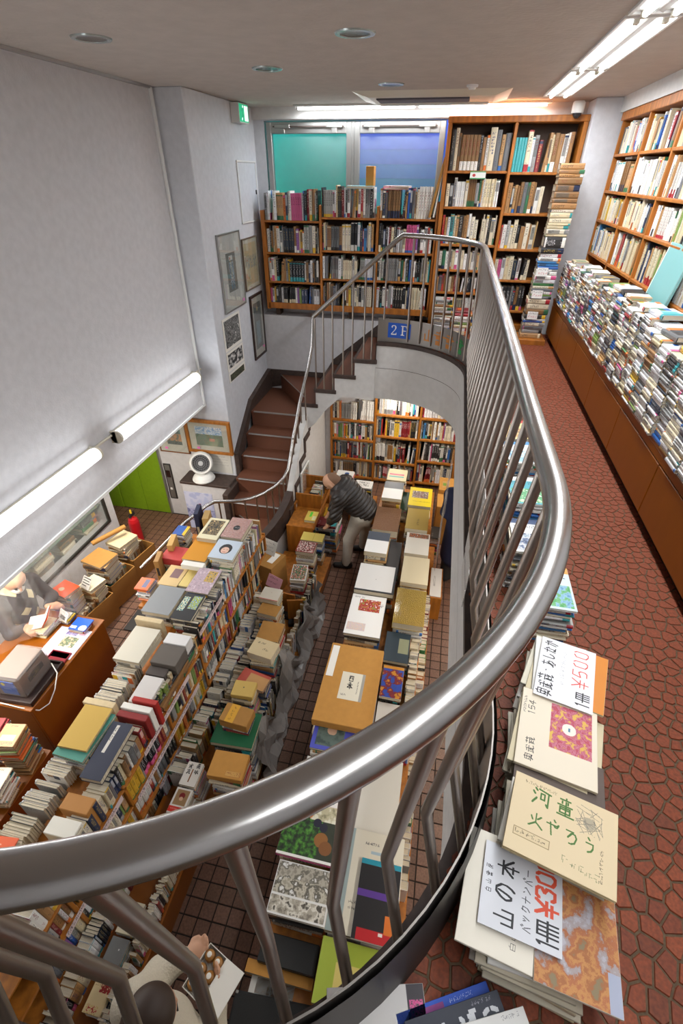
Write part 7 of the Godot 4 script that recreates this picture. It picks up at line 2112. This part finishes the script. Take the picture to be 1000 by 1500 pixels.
func face(parent: Node3D, c: Vector3, fwd: Vector3, r: float) -> void:
	# eyes, brows and mouth on the front of a head
	var side := Vector3.UP.cross(fwd).normalized()
	var up := fwd.cross(side).normalized()
	for s in [-1.0, 1.0]:
		var e := MB.new()
		e.lathe([Vector2(0.0, -0.009), Vector2(0.009, -0.005), Vector2(0.011, 0.0), Vector2(0.009, 0.005), Vector2(0.0, 0.009)], 10, Transform3D(Basis(side, up, fwd), c + fwd * r * 0.9 + side * s * r * 0.36 + up * r * 0.06))
		part("eye", e, M.dark, parent)
		var b := MB.new()
		b.tube([c + fwd * r * 0.94 + side * s * r * 0.2 + up * r * 0.26, c + fwd * r * 0.86 + side * s * r * 0.55 + up * r * 0.24], 0.004, 6)
		part("eyebrow", b, M.dark, parent)
	var mo := MB.new()
	mo.tube([c + fwd * r * 0.9 - side * r * 0.25 - up * r * 0.52, c + fwd * r * 0.97 - up * r * 0.53, c + fwd * r * 0.9 + side * r * 0.25 - up * r * 0.52], 0.005, 6)
	part("mouth", mo, mat(hexc("8a4a40"), 0.5), parent)

func head_bones(c: Vector3, fwd: Vector3, up: Vector3, r: float) -> Array:
	var side := up.cross(fwd).normalized()
	return [[c + up * 0.02, c - up * 0.02, r * 0.95, r * 0.9], [c - up * r * 0.5 + fwd * r * 0.3, c - up * r * 0.75 + fwd * r * 0.42, r * 0.62, r * 0.42], [c + fwd * r * 0.85 + up * r * 0.05, c + fwd * r * 1.12 - up * r * 0.22, 0.011, 0.016],
		[c + side * r * 0.92 + up * 0.01, c + side * r * 0.98 - up * 0.03, 0.014, 0.012], [c - side * r * 0.92 + up * 0.01, c - side * r * 0.98 - up * 0.03, 0.014, 0.012]]

func people() -> void:
	# the stooping man
	var p := thing("person", "person in a dark quilted jacket and pale trousers stooping over low shelves", "person", Vector3.ZERO)
	var hip := W(-0.76, -1.82, 4.98)
	var chest := W(-0.98, -1.55, 4.98)
	var neck := W(-1.07, -1.47, 4.98)
	var hd := W(-1.155, -1.425, 4.97)
	var fw := Vector3(-0.62, -0.78, 0.05).normalized()
	var hu := Vector3(-0.78, 0.62, 0.0).normalized()
	var bones := head_bones(hd, fw, hu, 0.1)
	bones.append_array([[neck, hd, 0.052, 0.05], [hip, chest, 0.1, 0.11], [chest, neck, 0.1, 0.055]])
	var sh := [W(-1.01, -1.54, 4.8), W(-1.01, -1.52, 5.16)]
	var el := [W(-1.06, -1.79, 4.75), W(-1.12, -1.76, 5.2)]
	var wr := [W(-1.16, -1.98, 4.86), W(-1.2, -1.98, 5.1)]
	for k in 2:
		bones.append_array([[chest, sh[k], 0.07, 0.05], [sh[k], el[k], 0.045, 0.038], [el[k], wr[k], 0.038, 0.024]])
		hand(bones, wr[k], Vector3(-0.35, -0.9, 0).normalized(), Vector3(0, 0, 1), Vector3(-0.9, -0.3, 0).normalized())
	var kn := [W(-0.9, -2.24, 4.87), W(-0.73, -2.26, 5.14)]
	var an := [W(-0.92, LOW + 0.09, 4.83), W(-0.76, LOW + 0.09, 5.24)]
	var hp := [W(-0.77, -1.86, 4.9), W(-0.75, -1.86, 5.07)]
	for k in 2: bones.append_array([[hp[k], kn[k], 0.075, 0.05], [kn[k], an[k], 0.05, 0.035]])
	part("body", body(bones, 0.0085, 0.018), M.skin, p)
	var jk := [[hip + Vector3(0.0, 0.04, 0.0), chest, 0.165, 0.18], [hip + Vector3(0.05, 0.03, 0.05), chest, 0.14, 0.16], [hip + Vector3(0.05, 0.03, -0.05), chest, 0.14, 0.16], [chest, neck, 0.165, 0.085]]
	for k in 2: jk.append_array([[chest, sh[k], 0.12, 0.095], [sh[k], el[k], 0.085, 0.068], [el[k], wr[k].lerp(el[k], 0.12), 0.068, 0.052]])
	var jm := tri_mat(0.06, hexc("2a2624"), hexc("3a3533"), Vector3(4, 4, 4), 0.42, 91)
	part("quilted_jacket", body(jk, 0.0095, 0.05, 0.011, (chest - hip).normalized()), jm, p)
	var tm := tri_mat(0.03, hexc("b8b2a4"), hexc("c6c0b2"), Vector3(3, 3, 3), 0.8, 92)
	var tb := [[hip + Vector3(0.02, -0.05, 0.06), hip + Vector3(0.02, -0.05, -0.06), 0.14, 0.14]]
	for k in 2: tb.append_array([[hp[k], kn[k], 0.11, 0.072], [kn[k], an[k], 0.074, 0.06]])
	part("trousers", body(tb, 0.013, 0.03), tm, p)
	for k in 2:
		var toe: Vector3 = an[k] + Vector3(-0.15, -0.05, 0.02)
		part("shoe", body([[an[k] + Vector3(0.04, -0.045, 0), toe, 0.045, 0.038], [an[k] + Vector3(0.02, 0.0, 0), an[k] + Vector3(-0.02, -0.04, 0), 0.048, 0.045]], 0.01, 0.03), M.black, p)
	part("hair", body([[hd + hu * 0.02 - fw * 0.035, hd - hu * 0.03 - fw * 0.045, 0.083, 0.078]], 0.009, 0.02), mat(hexc("7a5a44"), 0.7), p)
	face(p, hd, fw, 0.1)
	# the shopkeeper behind the counter
	p = thing("person", "person in an argyle pullover and white mask reading behind the counter", "person", Vector3.ZERO)
	hd = W(-3.74, -1.45, 2.62)
	chest = W(-3.86, -1.75, 2.62)
	neck = W(-3.82, -1.58, 2.62)
	hip = W(-3.93, -2.2, 2.62)
	fw = Vector3(0.72, -0.62, 0.3).normalized()
	hu = Vector3(0.6, 0.78, 0.1).normalized()
	hu = (hu - fw * hu.dot(fw)).normalized()
	bones = head_bones(hd, fw, hu, 0.1)
	bones.append_array([[neck, hd, 0.055, 0.052], [hip, chest, 0.12, 0.12], [chest, neck, 0.1, 0.055]])
	sh = [W(-3.85, -1.68, 2.41), W(-3.84, -1.68, 2.84)]
	el = [W(-3.76, -1.93, 2.36), W(-3.72, -1.92, 2.88)]
	wr = [W(-3.62, -1.86, 2.42), W(-3.57, -1.83, 2.68)]
	for k in 2:
		bones.append_array([[chest, sh[k], 0.07, 0.05], [sh[k], el[k], 0.045, 0.038], [el[k], wr[k], 0.038, 0.024]])
		hand(bones, wr[k], Vector3(0.9, -0.05, 0.3 - 0.6 * k).normalized(), Vector3(-0.3, 0, 0.95).normalized(), Vector3(0.3, -0.9, 0).normalized())
	for k in 2:
		var kk := W(-3.55, -2.3, 2.5 + 0.24 * k)
		bones.append_array([[hip, kk, 0.09, 0.06], [kk, W(-3.6, LOW + 0.05, 2.5 + 0.24 * k), 0.055, 0.04]])
	part("body", body(bones, 0.0085, 0.018), M.skin, p)
	var im := sheet(128, 128, hexc("37363a"))
	for y in 128:
		for x in 128:
			for c in [Vector3(32, 32, 0), Vector3(96, 96, 0), Vector3(96, 32, 1), Vector3(32, 96, 1)]:
				if absf(x - c.x) / 26.0 + absf(y - c.y) / 30.0 < 1.0: im.set_pixel(x, y, hexc("c9bf9c") if c.z == 0 else hexc("1f1f22"))
	var am := tex_mat(im, 0.9, true)
	am.texture_repeat = true
	jk = [[hip, chest, 0.17, 0.175], [chest, neck, 0.15, 0.075]]
	part("argyle_vest", body(jk, 0.013, 0.05), am, p)
	jk = []
	for k in 2: jk.append_array([[chest.lerp(sh[k], 0.4), sh[k], 0.11, 0.08], [sh[k], el[k], 0.075, 0.062], [el[k], wr[k].lerp(el[k], 0.1), 0.06, 0.042]])
	part("sleeves", body(jk, 0.013, 0.03), mat(hexc("3f3e42"), 0.9), p)
	part("trousers", body([[hip, W(-3.55, -2.3, 2.5), 0.13, 0.09], [hip, W(-3.55, -2.3, 2.74), 0.13, 0.09], [W(-3.55, -2.3, 2.5), W(-3.6, LOW + 0.06, 2.5), 0.085, 0.07], [W(-3.55, -2.3, 2.74), W(-3.6, LOW + 0.06, 2.74), 0.085, 0.07]], 0.016, 0.04), M.dark, p)
	part("hair", body([[hd + hu * 0.03 - fw * 0.03, hd - hu * 0.02 - fw * 0.05, 0.085, 0.085]], 0.009, 0.02), mat(hexc("2c2622"), 0.7), p)
	part("face_mask", body([[hd + fw * 0.07 - hu * 0.05, hd + fw * 0.045 - hu * 0.09, 0.058, 0.05]], 0.009, 0.02), M.white, p)
	face(p, hd, fw, 0.1)
	# someone below the handrail, seen from above
	p = thing("person", "person in a cream jacket with dark hair below the handrail", "person", Vector3.ZERO)
	hd = W(-0.88, -1.27, 0.24)
	neck = W(-0.9, -1.41, 0.21)
	chest = W(-0.9, -1.58, 0.2)
	hip = W(-0.9, -1.95, 0.18)
	fw = Vector3(0.5, -0.5, -0.7).normalized()
	hu = Vector3(0.25, 0.85, -0.4).normalized()
	hu = (hu - fw * hu.dot(fw)).normalized()
	bones = head_bones(hd, fw, hu, 0.1)
	bones.append_array([[neck, hd, 0.05, 0.05], [hip, chest, 0.11, 0.11], [chest, neck, 0.09, 0.055]])
	sh = [W(-1.06, -1.5, 0.27), W(-0.76, -1.5, 0.16)]
	el = [W(-1.04, -1.66, 0.42), W(-0.68, -1.68, 0.26)]
	wr = [W(-0.92, -1.62, 0.5), W(-0.69, -1.62, 0.38)]
	for k in 2:
		bones.append_array([[chest, sh[k], 0.07, 0.05], [sh[k], el[k], 0.045, 0.036], [el[k], wr[k], 0.036, 0.023]])
		hand(bones, wr[k], Vector3(0.75 - 1.0 * k, 0.0, -0.65).normalized(), Vector3(0.6, 0.1, 0.7).normalized(), Vector3(0.0, 1.0, 0).normalized())
	for k in 2: bones.append_array([[W(-0.98 + 0.16 * k, -1.95, 0.2), W(-0.98 + 0.16 * k, -2.3, 0.22), 0.08, 0.055], [W(-0.98 + 0.16 * k, -2.3, 0.22), W(-0.98 + 0.16 * k, LOW + 0.06, 0.2), 0.055, 0.04]])
	part("body", body(bones, 0.0085, 0.018), M.skin, p)
	jk = [[hip + Vector3(0, -0.1, 0), chest, 0.18, 0.165], [chest, neck, 0.15, 0.09]]
	for k in 2: jk.append_array([[chest, sh[k], 0.11, 0.09], [sh[k], el[k], 0.082, 0.066], [el[k], wr[k].lerp(el[k], 0.1), 0.064, 0.05]])
	part("jacket", body(jk, 0.014, 0.05), tri_mat(0.06, hexc("b4aa98"), hexc("c4bba8"), Vector3(3, 3, 3), 0.85, 93, 0.4), p)
	part("trousers", body([[W(-0.98, -1.95, 0.2), W(-0.98, LOW + 0.06, 0.2), 0.1, 0.08], [W(-0.82, -1.95, 0.2), W(-0.82, LOW + 0.06, 0.2), 0.1, 0.08]], 0.016, 0.03), M.dark, p)
	part("hair", body([[hd + hu * 0.03 - fw * 0.02, hd - hu * 0.03 - fw * 0.03, 0.106, 0.104], [hd - fw * 0.05, hd - fw * 0.06 - hu * 0.12, 0.09, 0.06]], 0.009, 0.02), mat(hexc("3a2a20"), 0.55), p)
	for k in 2: part("shoe", body([[W(-0.98 + 0.16 * k, LOW + 0.04, 0.18), W(-0.98 + 0.16 * k, LOW + 0.035, 0.34), 0.045, 0.035]], 0.01, 0.02), M.black, p)
	face(p, hd, fw, 0.1)
	# the box of buns that person holds
	var bx_ := thing("pastry_box", "open white card box held by the person below the handrail", "box", W(-0.79, -1.63, 0.46), -0.35)
	part("base", rb(-0.06, 0.06, 0, 0.004, -0.1, 0.1, 0.001), M.paper, bx_)
	for e in [[-0.06, -0.056, -0.1, 0.1], [0.056, 0.06, -0.1, 0.1], [-0.06, 0.06, -0.1, -0.096], [-0.06, 0.06, 0.096, 0.1]]: part("side", rb(e[0], e[1], 0, 0.05, e[2], e[3], 0.001), M.paper, bx_)
	var lid := part("lid", rb(0.0, 0.13, -0.002, 0.002, -0.1, 0.1, 0.001), M.paper, bx_, Transform3D(Basis(Vector3(0, 0, 1), 0.35), Vector3(0.06, 0.05, 0)))
	var k2 := 0
	for i in 2:
		for j in 3:
			var o := thing("bun", "glazed brown bun, %s in the held box" % nth(k2 + 1), "bun", bx_.transform * Vector3(-0.028 + i * 0.056, 0.005, -0.062 + j * 0.062), 0, "buns in the held box")
			k2 += 1
			var m := MB.new()
			m.lathe([Vector2(0.0, 0.0), Vector2(0.022, 0.002), Vector2(0.028, 0.02), Vector2(0.024, 0.042), Vector2(0.012, 0.054), Vector2(0.0, 0.057)], 16)
			part("crust", m, tri_mat(0.09, hexc("8a5224"), hexc("b8803c"), Vector3(12, 12, 12), 0.35, 95), o)
			m = MB.new()
			m.lathe([Vector2(0.013, 0.0545), Vector2(0.008, 0.0575), Vector2(0.0, 0.0585)], 12)
			part("sugar", m, M.paper, o)
	# someone in navy behind the plastic strip
	p = thing("person", "person in a navy coat half hidden behind the slab edge", "person", Vector3.ZERO)
	hd = W(0.5, -1.12, 4.95)
	fw = Vector3(0.2, -0.3, -0.95).normalized()
	hu = Vector3(0.05, 0.95, -0.3).normalized()
	hu = (hu - fw * hu.dot(fw)).normalized()
	bones = head_bones(hd, fw, hu, 0.1)
	bones.append_array([[W(0.5, -1.27, 4.93), hd, 0.052, 0.05], [W(0.5, -1.9, 4.9), W(0.5, -1.42, 4.92), 0.11, 0.12], [W(0.5, -1.42, 4.92), W(0.5, -1.27, 4.93), 0.1, 0.055]])
	sh = [W(0.33, -1.38, 4.92), W(0.68, -1.38, 4.92)]
	el = [W(0.3, -1.66, 4.95), W(0.72, -1.66, 4.95)]
	wr = [W(0.36, -1.78, 5.15), W(0.66, -1.78, 5.15)]
	for k in 2:
		bones.append_array([[W(0.5, -1.42, 4.92), sh[k], 0.07, 0.05], [sh[k], el[k], 0.045, 0.036], [el[k], wr[k], 0.036, 0.023]])
		hand(bones, wr[k], Vector3(0.3 - 0.6 * k, -0.1, -0.9).normalized(), Vector3(0.9, 0, 0.3).normalized(), Vector3(0, -1, 0))
		bones.append_array([[W(0.42 + 0.16 * k, -1.9, 4.9), W(0.42 + 0.16 * k, -2.3, 4.92), 0.08, 0.055], [W(0.42 + 0.16 * k, -2.3, 4.92), W(0.42 + 0.16 * k, LOW + 0.06, 4.9), 0.055, 0.04]])
	part("body", body(bones, 0.0085, 0.018), M.skin, p)
	jk = [[W(0.5, -2.25, 4.9), W(0.5, -1.42, 4.92), 0.2, 0.17], [W(0.5, -1.42, 4.92), W(0.5, -1.3, 4.93), 0.15, 0.08]]
	for k in 2: jk.append_array([[W(0.5, -1.42, 4.92), sh[k], 0.1, 0.085], [sh[k], el[k], 0.08, 0.066], [el[k], wr[k].lerp(el[k], 0.1), 0.064, 0.05]])
	part("coat", body(jk, 0.015, 0.05), mat(hexc("141c3c"), 0.8), p)
	part("trousers", body([[W(0.42, -1.95, 4.9), W(0.42, LOW + 0.06, 4.9), 0.1, 0.08], [W(0.58, -1.95, 4.9), W(0.58, LOW + 0.06, 4.9), 0.1, 0.08]], 0.016, 0.03), M.dark, p)
	part("hair", body([[hd + hu * 0.03 - fw * 0.02, hd - hu * 0.02 - fw * 0.05, 0.09, 0.086]], 0.009, 0.02), mat(hexc("1c1816"), 0.6), p)
	for k in 2: part("shoe", body([[W(0.42 + 0.16 * k, LOW + 0.04, 4.86), W(0.42 + 0.16 * k, LOW + 0.035, 5.04), 0.045, 0.035]], 0.01, 0.02), M.black, p)
	face(p, hd, fw, 0.1)
